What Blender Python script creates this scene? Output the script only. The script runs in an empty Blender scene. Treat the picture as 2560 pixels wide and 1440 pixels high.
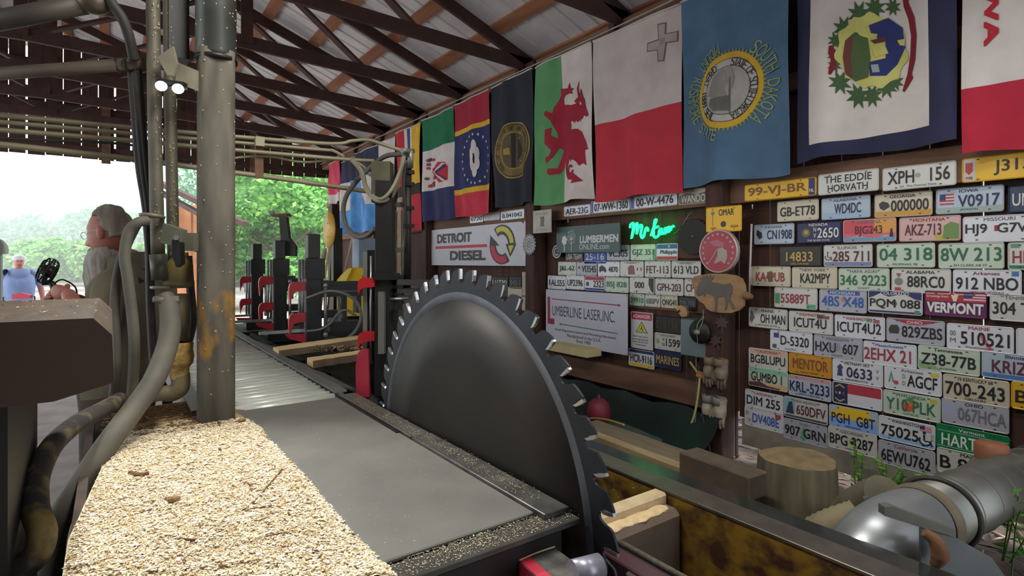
import bpy, bmesh, math, random
from math import sin, cos, pi, radians, sqrt, atan2
from mathutils import Vector, Matrix, noise as mnoise
random.seed(11)
SC = bpy.context.scene
COL = SC.collection
# ---------------------------------------------------------------- camera, sky, light, exposure
EYE = 1.6
FPX, HORIZ = 1400.0, 655.0
YAW = math.atan(1000 / FPX)
SY, CY = sin(YAW), cos(YAW)
cam_d = bpy.data.cameras.new('camera'); cam = bpy.data.objects.new('camera', cam_d); COL.objects.link(cam)
cam.location = (0, 0, EYE); cam.rotation_euler = (pi / 2, 0, -YAW)
cam_d.sensor_width = 36.0; cam_d.lens = 36.0 * FPX / 2560; cam_d.shift_y = -(720 - HORIZ) / 2560
cam_d.clip_start = 0.05; cam_d.clip_end = 600
SC.camera = cam
world = bpy.data.worlds.new('overcast_sky'); SC.world = world; world.use_nodes = True
wn = world.node_tree.nodes; wl = world.node_tree.links
bg = wn['Background']
tc = wn.new('ShaderNodeTexCoord'); sp = wn.new('ShaderNodeSeparateXYZ'); rp = wn.new('ShaderNodeValToRGB')
wl.new(tc.outputs['Generated'], sp.inputs[0]); wl.new(sp.outputs['Z'], rp.inputs[0]); wl.new(rp.outputs[0], bg.inputs['Color'])
rp.color_ramp.elements[0].position = 0.0; rp.color_ramp.elements[0].color = (0.93, 0.98, 1.0, 1)
rp.color_ramp.elements[1].position = 0.6; rp.color_ramp.elements[1].color = (0.80, 0.88, 1.0, 1)
bg.inputs['Strength'].default_value = 3.0
sun_d = bpy.data.lights.new('hazy_sun', 'SUN'); sun_d.energy = 5.0; sun_d.angle = radians(25); sun_d.color = (1, .97, .9)
sun = bpy.data.objects.new('hazy_sun', sun_d); COL.objects.link(sun); sun.rotation_euler = (radians(28), radians(12), 0)
def area(name, loc, size, energy, color, rot=(0, 0, 0)):
    d = bpy.data.lights.new(name, 'AREA'); d.shape = 'RECTANGLE'; d.size, d.size_y = size; d.energy = energy; d.color = color
    o = bpy.data.objects.new(name, d); COL.objects.link(o); o.location = loc; o.rotation_euler = rot
    return o
# unseen fill lights added above the frame to brighten saw, sawdust and wall
area('fill_light_over_saw', (0.55, 1.45, 3.3), (0.2, 1.2), 52, (1.0, .96, .88))
area('fill_light_by_wall', (2.3, 0.9, 3.2), (0.2, 1.2), 18, (1.0, .98, .96))
SC.view_settings.view_transform = 'Standard'; SC.view_settings.look = 'None'
SC.view_settings.gamma = 1.0; SC.view_settings.use_curve_mapping = False
SC.view_settings.exposure = 0.1
SC.cycles.max_bounces = 6; SC.cycles.diffuse_bounces = 4; SC.cycles.glossy_bounces = 3; SC.cycles.volume_bounces = 1
SC.cycles.use_denoising = True

# ---------------------------------------------------------------- pixel helpers (places on real planes)
def ray(px, py):
    t = (px - 1280) / FPX
    return Vector((SY + CY * t, CY - SY * t, -(py - HORIZ) / FPX))
def P(px, py, d): return ray(px, py) * d + Vector((0, 0, EYE))
def onX(px, py, x): r = ray(px, py); return r * (x / r.x) + Vector((0, 0, EYE))
def onY(px, py, y): r = ray(px, py); return r * (y / r.y) + Vector((0, 0, EYE))
def onZ(px, py, z): r = ray(px, py); return r * ((z - EYE) / r.z) + Vector((0, 0, EYE))
# ---------------------------------------------------------------- colour and materials
def lin(h):
    h = h.lstrip('#'); o = []
    for i in (0, 2, 4):
        c = int(h[i:i + 2], 16) / 255; o.append(c / 12.92 if c <= .04045 else ((c + .055) / 1.055) ** 2.4)
    return (o[0], o[1], o[2], 1)
_M = {}
def mat(col, rough=.7, metal=0., col2=None, scale=8., amt=.5, bump=0., emit=0., stretch=None, trans=0., contrast=.18):
    """noise-mixed principled material, cached"""
    key = (col, rough, metal, col2, scale, amt, bump, emit, stretch, trans, contrast)
    if key in _M: return _M[key]
    m = bpy.data.materials.new('surface'); m.use_nodes = True; n = m.node_tree.nodes; l = m.node_tree.links
    b = n['Principled BSDF']; b.inputs['Roughness'].default_value = rough; b.inputs['Metallic'].default_value = metal
    b.inputs['Base Color'].default_value = lin(col); m.diffuse_color = lin(col)
    if col2 or bump:
        t = n.new('ShaderNodeTexCoord'); nz = n.new('ShaderNodeTexNoise'); nz.inputs['Scale'].default_value = scale
        nz.inputs['Detail'].default_value = 6
        src = t.outputs['Object']
        if stretch:
            mp = n.new('ShaderNodeMapping'); mp.inputs['Scale'].default_value = stretch; l.new(src, mp.inputs[0]); src = mp.outputs[0]
        l.new(src, nz.inputs['Vector'])
        if col2:
            r = n.new('ShaderNodeValToRGB'); r.color_ramp.elements[0].color = lin(col); r.color_ramp.elements[1].color = lin(col2)
            r.color_ramp.elements[0].position = max(0, amt - contrast); r.color_ramp.elements[1].position = min(1, amt + contrast)
            l.new(nz.outputs['Fac'], r.inputs[0]); l.new(r.outputs[0], b.inputs['Base Color'])
        if bump:
            bp = n.new('ShaderNodeBump'); bp.inputs['Strength'].default_value = bump; bp.inputs['Distance'].default_value = .01
            l.new(nz.outputs['Fac'], bp.inputs['Height']); l.new(bp.outputs[0], b.inputs['Normal'])
    if emit:
        b.inputs['Emission Color'].default_value = lin(col); b.inputs['Emission Strength'].default_value = emit
    if trans:
        tr = n.new('ShaderNodeBsdfTranslucent'); mx = n.new('ShaderNodeMixShader'); mx.inputs[0].default_value = trans
        tr.inputs['Color'].default_value = lin(col2 or col); o = n['Material Output']
        l.new(b.outputs[0], mx.inputs[1]); l.new(tr.outputs[0], mx.inputs[2]); l.new(mx.outputs[0], o.inputs[0])
    _M[key] = m
    return m
def island_mat(cols, rough=.9, trans=0.):
    m = bpy.data.materials.new('chips'); m.use_nodes = True; n = m.node_tree.nodes; l = m.node_tree.links
    g = n.new('ShaderNodeNewGeometry'); r = n.new('ShaderNodeValToRGB'); b = n['Principled BSDF']; b.inputs['Roughness'].default_value = rough
    e = r.color_ramp.elements
    while len(e) < len(cols): e.new(.5)
    for i, (p, c) in enumerate(cols): e[i].position = p; e[i].color = lin(c)
    l.new(g.outputs['Random Per Island'], r.inputs[0]); l.new(r.outputs[0], b.inputs['Base Color'])
    if trans:
        tr = n.new('ShaderNodeBsdfTranslucent'); mx = n.new('ShaderNodeMixShader'); mx.inputs[0].default_value = trans
        l.new(r.outputs[0], tr.inputs['Color']); l.new(b.outputs[0], mx.inputs[1]); l.new(tr.outputs[0], mx.inputs[2]); l.new(mx.outputs[0], n['Material Output'].inputs[0])
    return m
# ---------------------------------------------------------------- mesh builder
class MB:
    def __init__(s): s.v = []; s.f = []; s.mi = []; s.mats = []; s.sm = []
    def _m(s, m):
        if m is None: return 0
        if m not in s.mats: s.mats.append(m)
        return s.mats.index(m)
    def add(s, vs, fs, m=None, smooth=False):
        k = len(s.v); i = s._m(m); s.v += [tuple(v) for v in vs]
        for f in fs: s.f.append([k + j for j in f]); s.mi.append(i); s.sm.append(smooth)
        return s
    def box(s, c, size, rot=None, m=None, bevel=0.):
        c = Vector(c); x, y, z = [a / 2 for a in size]
        if bevel:
            b = min(bevel, x * .9, y * .9, z * .9); vs = []; 
            for sz in (-1, 1):
                for sx, sy in ((-1, -1), (1, -1), (1, 1), (-1, 1)):
                    vs += [((x - b) * sx, (y - b) * sy, z * sz), (x * sx, (y - b) * sy, (z - b) * sz), ((x - b) * sx, y * sy, (z - b) * sz)]
            bm = bmesh.new(); [bm.verts.new(v) for v in vs]
            bmesh.ops.convex_hull(bm, input=bm.verts); bmesh.ops.dissolve_limit(bm, angle_limit=.01, verts=bm.verts, edges=bm.edges)
            bm.verts.index_update(); vs = [v.co.copy() for v in bm.verts]; fs = [[v.index for v in f.verts] for f in bm.faces]; bm.free()
        else:
            vs = [Vector((a * x, b_ * y, d * z)) for d in (-1, 1) for a, b_ in ((-1, -1), (1, -1), (1, 1), (-1, 1))]
            fs = [(3, 2, 1, 0), (4, 5, 6, 7), (0, 1, 5, 4), (1, 2, 6, 5), (2, 3, 7, 6), (3, 0, 4, 7)]
        R = rot if rot is not None else Matrix.Identity(3)
        if isinstance(R, tuple): 
            from mathutils import Euler
            R = Euler(R).to_matrix()
        return s.add([c + R @ Vector(v) for v in vs], fs, m)
    def box2(s, a, b, m=None, bevel=0.):
        a = Vector(a); b = Vector(b); return s.box((a + b) / 2, [abs(q) for q in (b - a)], None, m, bevel)
    def beam(s, p0, p1, w, h, up=(0, 0, 1), m=None, bevel=0.):
        p0 = Vector(p0); p1 = Vector(p1); x = (p1 - p0); L = x.length; x = x.normalized(); u = Vector(up); y = u.cross(x).normalized(); z = x.cross(y)
        R = Matrix((x, y, z)).transposed(); return s.box((p0 + p1) / 2, (L, w, h), R, m, bevel)
    def tube(s, pts, r, seg=10, m=None, smooth=True, spline=True, sub=6, cap=True):
        pts = [Vector(p) for p in pts]; rs = list(r) if isinstance(r, (list, tuple)) else [r] * len(pts)
        if spline and len(pts) > 2:
            q = []; qr = []
            for i in range(len(pts) - 1):
                a = pts[max(i - 1, 0)]; b = pts[i]; c = pts[i + 1]; d = pts[min(i + 2, len(pts) - 1)]
                for k in range(sub):
                    t = k / sub; q.append(.5 * ((2 * b) + (c - a) * t + (2 * a - 5 * b + 4 * c - d) * t * t + (3 * b - a - 3 * c + d) * t ** 3)); qr.append(rs[i] * (1 - t) + rs[i + 1] * t)
            q.append(pts[-1]); qr.append(rs[-1]); pts, rs = q, qr
        n = len(pts); T = [(pts[min(i + 1, n - 1)] - pts[max(i - 1, 0)]).normalized() for i in range(n)]
        up = Vector((0, 0, 1)) if abs(T[0].z) < .9 else Vector((1, 0, 0)); u = up.cross(T[0]).normalized(); vs = []
        for i in range(n):
            u = (u - T[i] * u.dot(T[i])).normalized(); w = T[i].cross(u)
            for k in range(seg):
                a = 2 * pi * k / seg; vs.append(pts[i] + (u * cos(a) + w * sin(a)) * rs[i])
        fs = [(i * seg + k, i * seg + (k + 1) % seg, (i + 1) * seg + (k + 1) % seg, (i + 1) * seg + k) for i in range(n - 1) for k in range(seg)]
        s.add(vs, fs, m, smooth)
        if cap: s.add(vs[:seg], [list(range(seg))[::-1]], m); s.add(vs[-seg:], [list(range(seg))], m)
        return s
    def cyl(s, p0, p1, r0, r1=None, seg=20, m=None): return s.tube([p0, p1], [r0, r0 if r1 is None else r1], seg, m, True, False)
    def lathe(s, prof, origin=(0, 0, 0), axis=(0, 0, 1), seg=24, m=None, smooth=True):
        a = Vector(axis).normalized(); u = (Vector((0, 0, 1)) if abs(a.z) < .9 else Vector((1, 0, 0))).cross(a).normalized(); w = a.cross(u); o = Vector(origin); vs = []
        for r, h in prof:
            for k in range(seg): t = 2 * pi * k / seg; vs.append(o + a * h + (u * cos(t) + w * sin(t)) * r)
        n = len(prof); fs = [(i * seg + k, i * seg + (k + 1) % seg, (i + 1) * seg + (k + 1) % seg, (i + 1) * seg + k) for i in range(n - 1) for k in range(seg)]
        return s.add(vs, fs, m, smooth)
    def prism(s, poly, o, x, y, depth, m=None):
        """2-D outline in the plane (x, y) at o, extruded along x cross y by depth"""
        o = Vector(o); x = Vector(x); y = Vector(y); z = x.cross(y).normalized() * depth; n = len(poly)
        a = [o + x * p + y * q for p, q in poly]; vs = a + [v + z for v in a]
        fs = [list(range(n))[::-1], list(range(n, 2 * n))] + [(i, (i + 1) % n, n + (i + 1) % n, n + i) for i in range(n)]
        return s.add(vs, fs, m)
    def ell(s, c, r, seg=14, rings=9, m=None, R=None):
        c = Vector(c); R = R or Matrix.Identity(3); vs = []; fs = []
        for i in range(rings + 1):
            th = pi * i / rings
            for k in range(seg): a = 2 * pi * k / seg; vs.append(c + R @ Vector((r[0] * sin(th) * cos(a), r[1] * sin(th) * sin(a), r[2] * cos(th))))
        for i in range(rings):
            for k in range(seg): fs.append((i * seg + k, (i + 1) * seg + k, (i + 1) * seg + (k + 1) % seg, i * seg + (k + 1) % seg))
        return s.add(vs, fs, m, True)
    def mesh(s, name):
        me = bpy.data.meshes.new(name); me.from_pydata(s.v, [], s.f)
        for m in s.mats: me.materials.append(m)
        me.polygons.foreach_set('material_index', s.mi); me.polygons.foreach_set('use_smooth', s.sm); me.update()
        bm = bmesh.new(); bm.from_mesh(me); bmesh.ops.remove_doubles(bm, verts=bm.verts, dist=1e-6) if len(s.v) < 4000 else None
        bm.to_mesh(me); bm.free()
        return me
    def build(s, name, m=None, parent=None, **kw):
        if m is not None:
            s.mats = [m] + [q for q in s.mats if q is not m] if not s.mats else s.mats
        return obj(name, s.mesh(name), parent, **kw)
def obj(name, me, parent=None, label=None, cat=None, group=None, kind=None, mw=None):
    o = bpy.data.objects.new(name, me); COL.objects.link(o)
    if parent is not None: o.parent = parent
    if mw is not None: o.matrix_world = mw
    tag(o, label, cat, group, kind); return o
def tag(o, label=None, cat=None, group=None, kind=None):
    if label: o['label'] = label
    if cat: o['category'] = cat
    if group: o['group'] = group
    if kind: o['kind'] = kind
    return o
def empty(name, label=None, cat=None, loc=(0, 0, 0), group=None, kind=None):
    """an Empty at the thing's base; its parts keep world coordinates through part()"""
    o = bpy.data.objects.new(name, None); COL.objects.link(o); o.location = loc; o.empty_display_size = .1
    tag(o, label, cat, group, kind); return o
def part(name, mb, m, parent, label=None, kind=None):
    """mesh given in world coordinates, parented to a thing (or part) without moving"""
    if m is not None and not mb.mats: mb.mats = [m]
    o = obj(name, mb.mesh(name), parent, label=label, kind=kind)
    q = parent; off = Vector((0, 0, 0))
    while q is not None: off += q.location; q = q.parent
    o.data.transform(Matrix.Translation(-off)) if off.length > 0 else None
    return o
def copy_tree(o, parent=None, label=None):
    c = o.copy(); COL.objects.link(c); c.parent = parent
    if label: c['label'] = label
    for ch in o.children: copy_tree(ch, c)
    return c
# ---------------------------------------------------------------- text
_TC = {}
def text_mesh(txt, bold=.012, res=3):
    key = (txt, bold)
    if key in _TC: return _TC[key]
    cu = bpy.data.curves.new('lettering', 'FONT'); cu.body = txt; cu.resolution_u = res; cu.fill_mode = 'FRONT'
    o = bpy.data.objects.new('lettering', cu); COL.objects.link(o)
    dg = bpy.context.evaluated_depsgraph_get(); ev = o.evaluated_get(dg); me = ev.to_mesh()
    vs = [v.co.copy() for v in me.vertices]; fs = [list(p.vertices) for p in me.polygons]; ev.to_mesh_clear()
    bpy.data.objects.remove(o); bpy.data.curves.remove(cu)
    if vs and bold > .002:
        base, bf = vs, fs; vs, fs = [], []; b = bold * 1.0
        for dx, dy in ((-b, -b), (b, -b), (b, b), (-b, b)):
            k = len(vs); vs += [Vector((v.x + dx, v.y + dy, 0)) for v in base]; fs += [[k + i for i in f] for f in bf]
    if not vs: vs = [Vector((0, 0, 0)), Vector((.1, 0, 0)), Vector((0, .1, 0))]; fs = [(0, 1, 2)]
    x0 = min(v.x for v in vs); x1 = max(v.x for v in vs); y0 = min(v.y for v in vs); y1 = max(v.y for v in vs)
    _TC[key] = ([((v.x - x0) / (x1 - x0 + 1e-9), (v.y - y0) / (y1 - y0 + 1e-9)) for v in vs], fs, (x1 - x0) / (y1 - y0 + 1e-9), max(1, len(vs) // max(1, len(base) if bold > .002 else len(vs))))
    return _TC[key]
def text_into(mb, txt, cx, cy, w, h, z=0., m=None, bold=.012, fit=False, f=None, nrm=(0, 0, 1)):
    """lettering stretched into a w x h box centred at (cx, cy); fit keeps the letters' own aspect if narrower; f maps (x, y) to a point"""
    vs, fs, asp, ncopy = text_mesh(txt, bold)
    if fit: w = min(w, h * asp * fit)
    n1 = len(vs) // ncopy; nv = Vector(nrm) * .00012
    pts = [(cx + (x - .5) * w, cy + (y - .5) * h) for x, y in vs]
    mb.add([(f(*p) if f else Vector((p[0], p[1], z))) + nv * (i // n1) for i, p in enumerate(pts)], fs, m)
# wall frame: local x runs towards the camera's right along the wall (-Y), local y up, local z off the wall (-X)
def wall_matrix(p): return Matrix(((0, 0, -1, p.x), (-1, 0, 0, p.y), (0, 1, 0, p.z), (0, 0, 0, 1)))
def rrect(w, h, r, n=3):
    o = []
    for cx, cy, a0 in ((w / 2 - r, h / 2 - r, 0), (-w / 2 + r, h / 2 - r, 90), (-w / 2 + r, -h / 2 + r, 180), (w / 2 - r, -h / 2 + r, 270)):
        for k in range(n + 1): a = radians(a0 + 90 * k / n); o.append((cx + r * cos(a), cy + r * sin(a)))
    return o
def disc(r, n=24, cx=0, cy=0, ry=None): return [(cx + r * cos(2 * pi * k / n), cy + (ry or r) * sin(2 * pi * k / n)) for k in range(n)]
def flat(mb, poly, z, m=None, f=None):
    """a flat printed patch from a 2-D outline (may be concave)"""
    from mathutils.geometry import tessellate_polygon
    vs = [Vector((x, y, 0)) for x, y in poly]; tris = tessellate_polygon([vs])
    out = []
    for t in tris:
        a, b, c = (vs[i] for i in t)
        out.append(t if (b - a).cross(c - a).z > 0 else t[::-1])
    mb.add([f(v.x, v.y) if f else (v.x, v.y, z) for v in vs], out, m)
HAZE = True
# ================================================================ materials of the place
WOODB = mat('#3a2620', .8, 0, '#5a3a2c', 6, .5, .3, stretch=(3, 3, .35))
WOODR = mat('#38231b', .8, 0, '#523428', 5, .5, .3, stretch=(3, 3, .3))
GIRT = mat('#5d4233', .8, 0, '#7b5a45', 5, .5, .3, stretch=(2, .3, 2))
PURL = mat('#8a5a41', .75, 0, '#a56f50', 6, .5, .2, stretch=(2, .25, 2))
TRUSS = mat('#38221f', .8, 0, '#4a2f29', 6, .5, .2)
TIN = mat('#e0dcdc', .45, .1, '#cdc8ca', 3, .5, .05)
DIRT = mat('#3b2f29', .95, 0, '#57473c', 9, .5, .9)
CONC = mat('#b9b0ab', .9, 0, '#a1978f', 4, .5, .2)
BLACK = mat('#121212', .5, .3, '#1d1c1b', 10, .5, .1)
DARK = mat('#1f1e1d', .6, .2, '#2c2a27', 9, .55, .2)
OLIVE = mat('#4f4b3f', .62, .25, '#676152', 7, .5, .15)
GREYM = mat('#7c7d7c', .45, .6, '#6a6a68', 12, .5, .1)
STEEL = mat('#a2a5a6', .35, .85, '#8b8e8f', 12, .5, .05)
RUBBER = mat('#24221f', .65, 0, '#35322c', 14, .55, .1)
HOSEG = mat('#4d4b43', .7, 0, '#605c50', 9, .5, .15)
RED = mat('#b0101f', .45, .1, '#961222', 8, .5, .05)
CREAM = mat('#d9c39a', .9, 0, '#c4a877', 30, .5, .5)
SAWN = mat('#d6bd8d', .85, 0, '#c2a574', 12, .5, .3, stretch=(1, 6, 6))
DUST = mat('#b99a5e', 1., 0, '#8d7140', 40, .5, 1.)
# ================================================================ ground and floor
ground = empty('floor', kind='structure')
mb = MB(); mb.box2((-30, 12.9, -.3), (30, 150, -.01)); part('yard', mb, mat('#b5aaa2', .95, 0, '#c9c1b8', .8, .5, .3), ground)
mb = MB(); mb.box2((-9, -6, -.3), (2.1, 12.9, 0)); part('concrete_slab', mb, CONC, ground)
# dirt along the wall: a real uneven surface
nx, ny = 60, 110; vs = []; fs = []
for j in range(ny + 1):
    for i in range(nx + 1):
        x = 2.1 + 6.9 * i / nx; y = -3 + 16 * j / ny
        z = .06 * mnoise.noise((x * 1.7, y * 1.7, 0)) + .03 * mnoise.noise((x * 6, y * 6, 3)) + .05
        if 2.1 < x < 2.5: z *= .5
        vs.append((x, y, z)); 
for j in range(ny):
    for i in range(nx): a = j * (nx + 1) + i; fs.append((a, a + 1, a + nx + 2, a + nx + 1))
mb = MB(); mb.add(vs, fs, DIRT, True); part('dirt', mb, None, ground)
mb = MB(); rnd = random.Random(5)
for k in range(5200):
    x = 2.3 + 6 * rnd.random() ** 1.4; y = -.6 + 6.5 * rnd.random(); s = .012 + .03 * rnd.random() ** 2; a = rnd.random() * pi; l = s * (1 + 3 * rnd.random())
    z = .055 + .06 * mnoise.noise((x * 1.7, y * 1.7, 0)) + .03 * mnoise.noise((x * 6, y * 6, 3)) + .008; c, d = cos(a), sin(a); t = .4 * s
    mb.add([(x - c * l, y - d * l, z), (x + d * t, y - c * t, z + .004), (x + c * l, y + d * l, z + .006 * rnd.random()), (x - d * t, y + c * t, z + .012)], [(0, 1, 2, 3)])
LITTER = island_mat([(0, '#2c201a'), (.5, '#5a4434'), (.85, '#8d7a66'), (1, '#c4b49c')])
part('litter', mb, LITTER, ground, kind='stuff')
# ================================================================ wall on the licence plate side
WX = 4.09
wall = empty('wall_right', kind='structure')
rnd = random.Random(3)
y = -1.5; k = 0
while y < 13.1:
    w = .245 + .02 * rnd.random(); zb = .36 if y < 2.75 else .42
    if 2.6 < y < 6.4: zb = .40
    mb = MB(); mb.box2((WX + .005 + .012 * rnd.random(), y + .004, zb), (WX + .035, y + w - .004, 3.95)); part('board', mb, WOODB if k % 3 else WOODR, wall); y += w; k += 1
posts = (.62, 2.70, 5.12, 7.8, 9.9, 12.3)
for py in posts:
    mb = MB(); mb.box2((3.90, py - .08, 0), (WX - .005, py + .08, 3.9), bevel=.008); part('post', mb, WOODR, wall)
for (za, zb, xa) in ((2.08, 2.25, 4.03), (2.85, 2.98, 4.03), (3.72, 3.9, 3.93), (1.16, 1.28, 4.08), (.38, .58, 4.0)):
    for a, b in zip((-1.5,) + posts, posts + (13.1,)):
        if zb == .58 and b < 2.75: continue
        if za == 1.16 and b < 2.75: continue
        mb = MB(); mb.box2((xa, a + .083, za), (WX + .001, b - .083, zb), bevel=.004); part('girt', mb, GIRT, wall)
# ledger in front of the posts that carries the top row of plates
for a, b, xx in ((-1.5, 2.62, 4.03), (2.78, 6.2, 4.03)):
    mb = MB(); mb.box2((xx - .03, a, 2.06), (xx - .001, b, 2.28), bevel=.004); part('ledger', mb, GIRT, wall)
# fill board row at the very foot, right of the post
mb = MB(); mb.box2((4.06, -1.5, .16), (4.09, 2.55, .36)); part('sill_board', mb, mat('#8f8a7c', .8, 0, '#6f6a5e', 7), wall)
mb = MB(); mb.box2((WX + .0, 2.62, -.05), (WX + .03, 13.1, .42)); part('gap_blocker_board', mb, mat('#1d1714', .9), wall)  # dark board added to block bright daylight in the gap under the wall
# unseen walls added to cut daylight from left and behind, part left open
for nm, (ya, yb), along in (('wall_left_added', (-3.0, 1.2), 1), ('wall_front_added', (-6.0, 1.5), 0)):
    w_ = empty(nm, kind='structure'); k = ya; i = 0
    while k < yb:
        mb = MB()
        if along: mb.box2((-5.72, k, 0), (-5.7, k + .27, 3.95))
        else: mb.box2((k, -3.02, 0), (k + .27, -3.0, 4.0 + .38 * (4.45 - abs(k + .8) * 1.0 - .8) * .9))
        part('board', mb, WOODB if i % 2 else WOODR, w_); k += .275; i += 1
for px2 in (-1.5, -3.0):
    pass
y = -3.0
while y < -1.5: mb = MB(); mb.box2((WX + .008, y, .3), (WX + .035, y + .24, 3.95)); part('board', mb, WOODB, wall); y += .245
# ================================================================ gable wall above the far opening
BY = 13.1; back = empty('wall_back', kind='structure')
x = -6.0; k = 0
def roofz(x): return EYE + 2.40 + .38 * (WX - x) if x > -.8 else EYE + 2.40 + .38 * (WX + .8) - .38 * (-.8 - x)
rnd = random.Random(9)
while x < 4.09:
    w = .235 + .03 * rnd.random(); gap = .012 if rnd.random() < .75 else .03
    z0 = 3.52 + (.03 * rnd.random()); z1 = roofz(x + w / 2) - .02
    mb = MB(); mb.box2((x, BY, z0), (min(x + w - gap, 4.09), BY + .025, z1)); part('board', mb, WOODR if k % 2 else WOODB, back); x += w; k += 1
for z in (3.62, 4.35, 5.1):
    mb = MB(); mb.box2((-6, BY - .06, z), (4.05, BY - .003, z + .13)); part('girt', mb, TRUSS, back)
for px_ in (265, 635):
    q = onY(px_, 400, BY - .1); mb = MB(); mb.box2((q.x - .07, BY - .12, 3.45), (q.x + .07, BY - .063, 4.6)); part('stud', mb, GIRT, back)
# ================================================================ roof: trusses, purlins, ribbed tin
roof = empty('ceiling', kind='structure')
RX = -.8; EX = 4.45
ty = [-1.8, -.4, 1.0, 2.3, 3.72, 5.24, 6.69, 8.03, 9.37, 10.7, 12.0]
for y in ty:
    def bottom(x): return EYE + 2.31 + .035 * (4.0 - x)
    mb = MB(); mb.beam((4.0, y, bottom(4.0)), (RX, y, bottom(RX)), .045, .14); part('truss_chord', mb, TRUSS, roof)
    mb = MB(); mb.beam((RX, y, bottom(RX)), (-5.6, y, bottom(4.0)), .045, .14); part('truss_chord', mb, TRUSS, roof)
    def topc(x): return roofz(x) - .10
    mb = MB(); mb.beam((4.25, y + .0, topc(4.25)), (RX, y, topc(RX)), .045, .13); part('truss_chord', mb, TRUSS, roof)
    mb = MB(); mb.beam((RX, y, topc(RX)), (-5.9, y, topc(-5.9)), .045, .13); part('truss_chord', mb, TRUSS, roof)
    for xx in (1.2, -.8, -2.8):
        mb = MB(); mb.box2((xx - .06, y - .045, bottom(xx if xx > RX else 2 * RX - xx) - .02), (xx + .06, y - .02, topc(xx) + .02)); part('truss_post', mb, TRUSS, roof)
    for a, b in (((2.6, 'b'), (1.25, 't')), ((-.75, 'b'), (1.15, 't')), ((-.85, 'b'), (-2.75, 't')), ((-4.2, 'b'), (-2.85, 't'))):
        mb = MB(); mb.beam((a[0], y + .03, bottom(a[0] if a[0] > RX else 2 * RX - a[0])), (b[0], y + .03, topc(b[0])), .03, .11, up=(0, 1, 0)); part('truss_web', mb, TRUSS, roof)
    mb = MB(); mb.box2((3.86, y + .03, 3.75), (4.02, y + .1, roofz(3.95) - .05)); part('truss_block', mb, TRUSS, roof)
SL = .38; ln = sqrt(1 + SL * SL)
for x in (4.1, 3.5, 2.9, 2.3, 1.7, 1.1, .5, -.1, -.65, -1.5, -2.2, -2.9, -3.6, -4.3, -5.0):
    s = -SL if x > RX else SL
    R = Matrix.Rotation(-math.atan(s), 3, 'Y')
    mb = MB(); mb.box((x, 5.3, roofz(x) - .022), (.145, 15.8, .036), R); part('purlin', mb, PURL, roof)
def tin_sheet(y0, y1, xa, xb):
    prof = []; y = y0
    while y < y1 - .01:
        prof += [(y, 0), (y + .085, 0), (y + .1, .018), (y + .125, .018), (y + .14, 0)]; y += .225
    prof.append((y1, 0)); vs = []
    for xx in (xa, xb):
        for (yy, h) in prof: vs.append((xx, yy, roofz(xx) + h))
    n = len(prof); fs = [(i, i + 1, n + i + 1, n + i) for i in range(n - 1)]
    m_ = MB(); m_.add(vs, fs, TIN); return m_
y = -3.2
while y < 13.3:
    part('roof_sheet', tin_sheet(y, y + .9, EX, RX + 1e-4), None, roof); part('roof_sheet', tin_sheet(y, y + .9, RX - 1e-4, -6.2), None, roof); y += .9
# ================================================================ yard beyond: trees, hills, outbuilding
LEAF = island_mat([(0, '#477a3c'), (.4, '#6aa852'), (.8, '#8cc764'), (1, '#b0e07c')], .6, .45)
LEAF2 = island_mat([(0, '#40705a'), (.5, '#65a274'), (1, '#97cf94')], .6, .4)
BARK = mat('#4a3b30', .9, 0, '#6a5848', 10, .5, .6)
def leaf_cloud(mb, blobs, n, s, rnd):
    tot = sum(b[3] ** 2 for b in blobs)
    for (cx, cy, cz, r) in blobs:
        for k in range(int(n * r * r / tot)):
            v = Vector((rnd.gauss(0, 1), rnd.gauss(0, 1), rnd.gauss(0, 1))).normalized(); q = Vector((cx, cy, cz)) + v * r * (.72 + .3 * rnd.random())
            a = Vector((rnd.gauss(0, 1), rnd.gauss(0, 1), rnd.gauss(0, .6))).normalized() * s * (.6 + .8 * rnd.random()); b = a.cross(v + Vector((rnd.gauss(0, .6), rnd.gauss(0, .6), .3))).normalized() * a.length * .55
            mb.add([q - a, q + b * .9, q + a, q - b], [(0, 1, 2, 3)])
def tree(name, base, h, spread, n, leafm, label, seed, s=.16):
    rnd = random.Random(seed); t = empty(name, label, 'tree', base, group='trees behind the shed')
    b = Vector(base); mb = MB(); mb.tube([b, b + Vector((.1, 0, h * .3)), b + Vector((-.1, .1, h * .62)), b + Vector((0, 0, h * .85))], [.2, .16, .1, .04], 8); 
    blobs = []
    for k in range(22):
        a = rnd.random() * 2 * pi; zz = .25 + .7 * rnd.random(); rr = spread * (1.05 - .5 * abs(zz - .5)) * sqrt(rnd.random())
        blobs.append((b.x + rr * cos(a), b.y + rr * sin(a), b.z + h * zz, spread * (.28 + .22 * rnd.random())))
    for q in blobs[:9]:
        mb.tube([b + Vector((0, 0, h * .35)), Vector(q[:3])], [.07, .02], 6, spline=False)
    part('trunk', mb, BARK, t); mc = MB(); leaf_cloud(mc, blobs, n, s, rnd); part('foliage', mc, leafm, t, kind='stuff'); return t
def gpt(px, d): q = P(px, 655, d); return (q.x, q.y, 0)
tree('bright_tree', gpt(690, 19), 5.2, 2.0, 15000, LEAF, 'bright light green bushy tree behind the black saw columns', 1, .1)
tree('bright_tree', gpt(770, 23), 6.5, 2.4, 15000, LEAF, 'light green tree beside the yellow disc at the opening corner', 2, .1)
tree('dark_tree', gpt(620, 30), 11, 3.4, 13000, LEAF2, 'tall bluish green tree just past the thick steel pole', 3, .15)
tree('dark_tree', gpt(735, 33), 12, 4.2, 16000, LEAF2, 'tall dark green tree filling the opening under the header', 4, .15)
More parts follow.
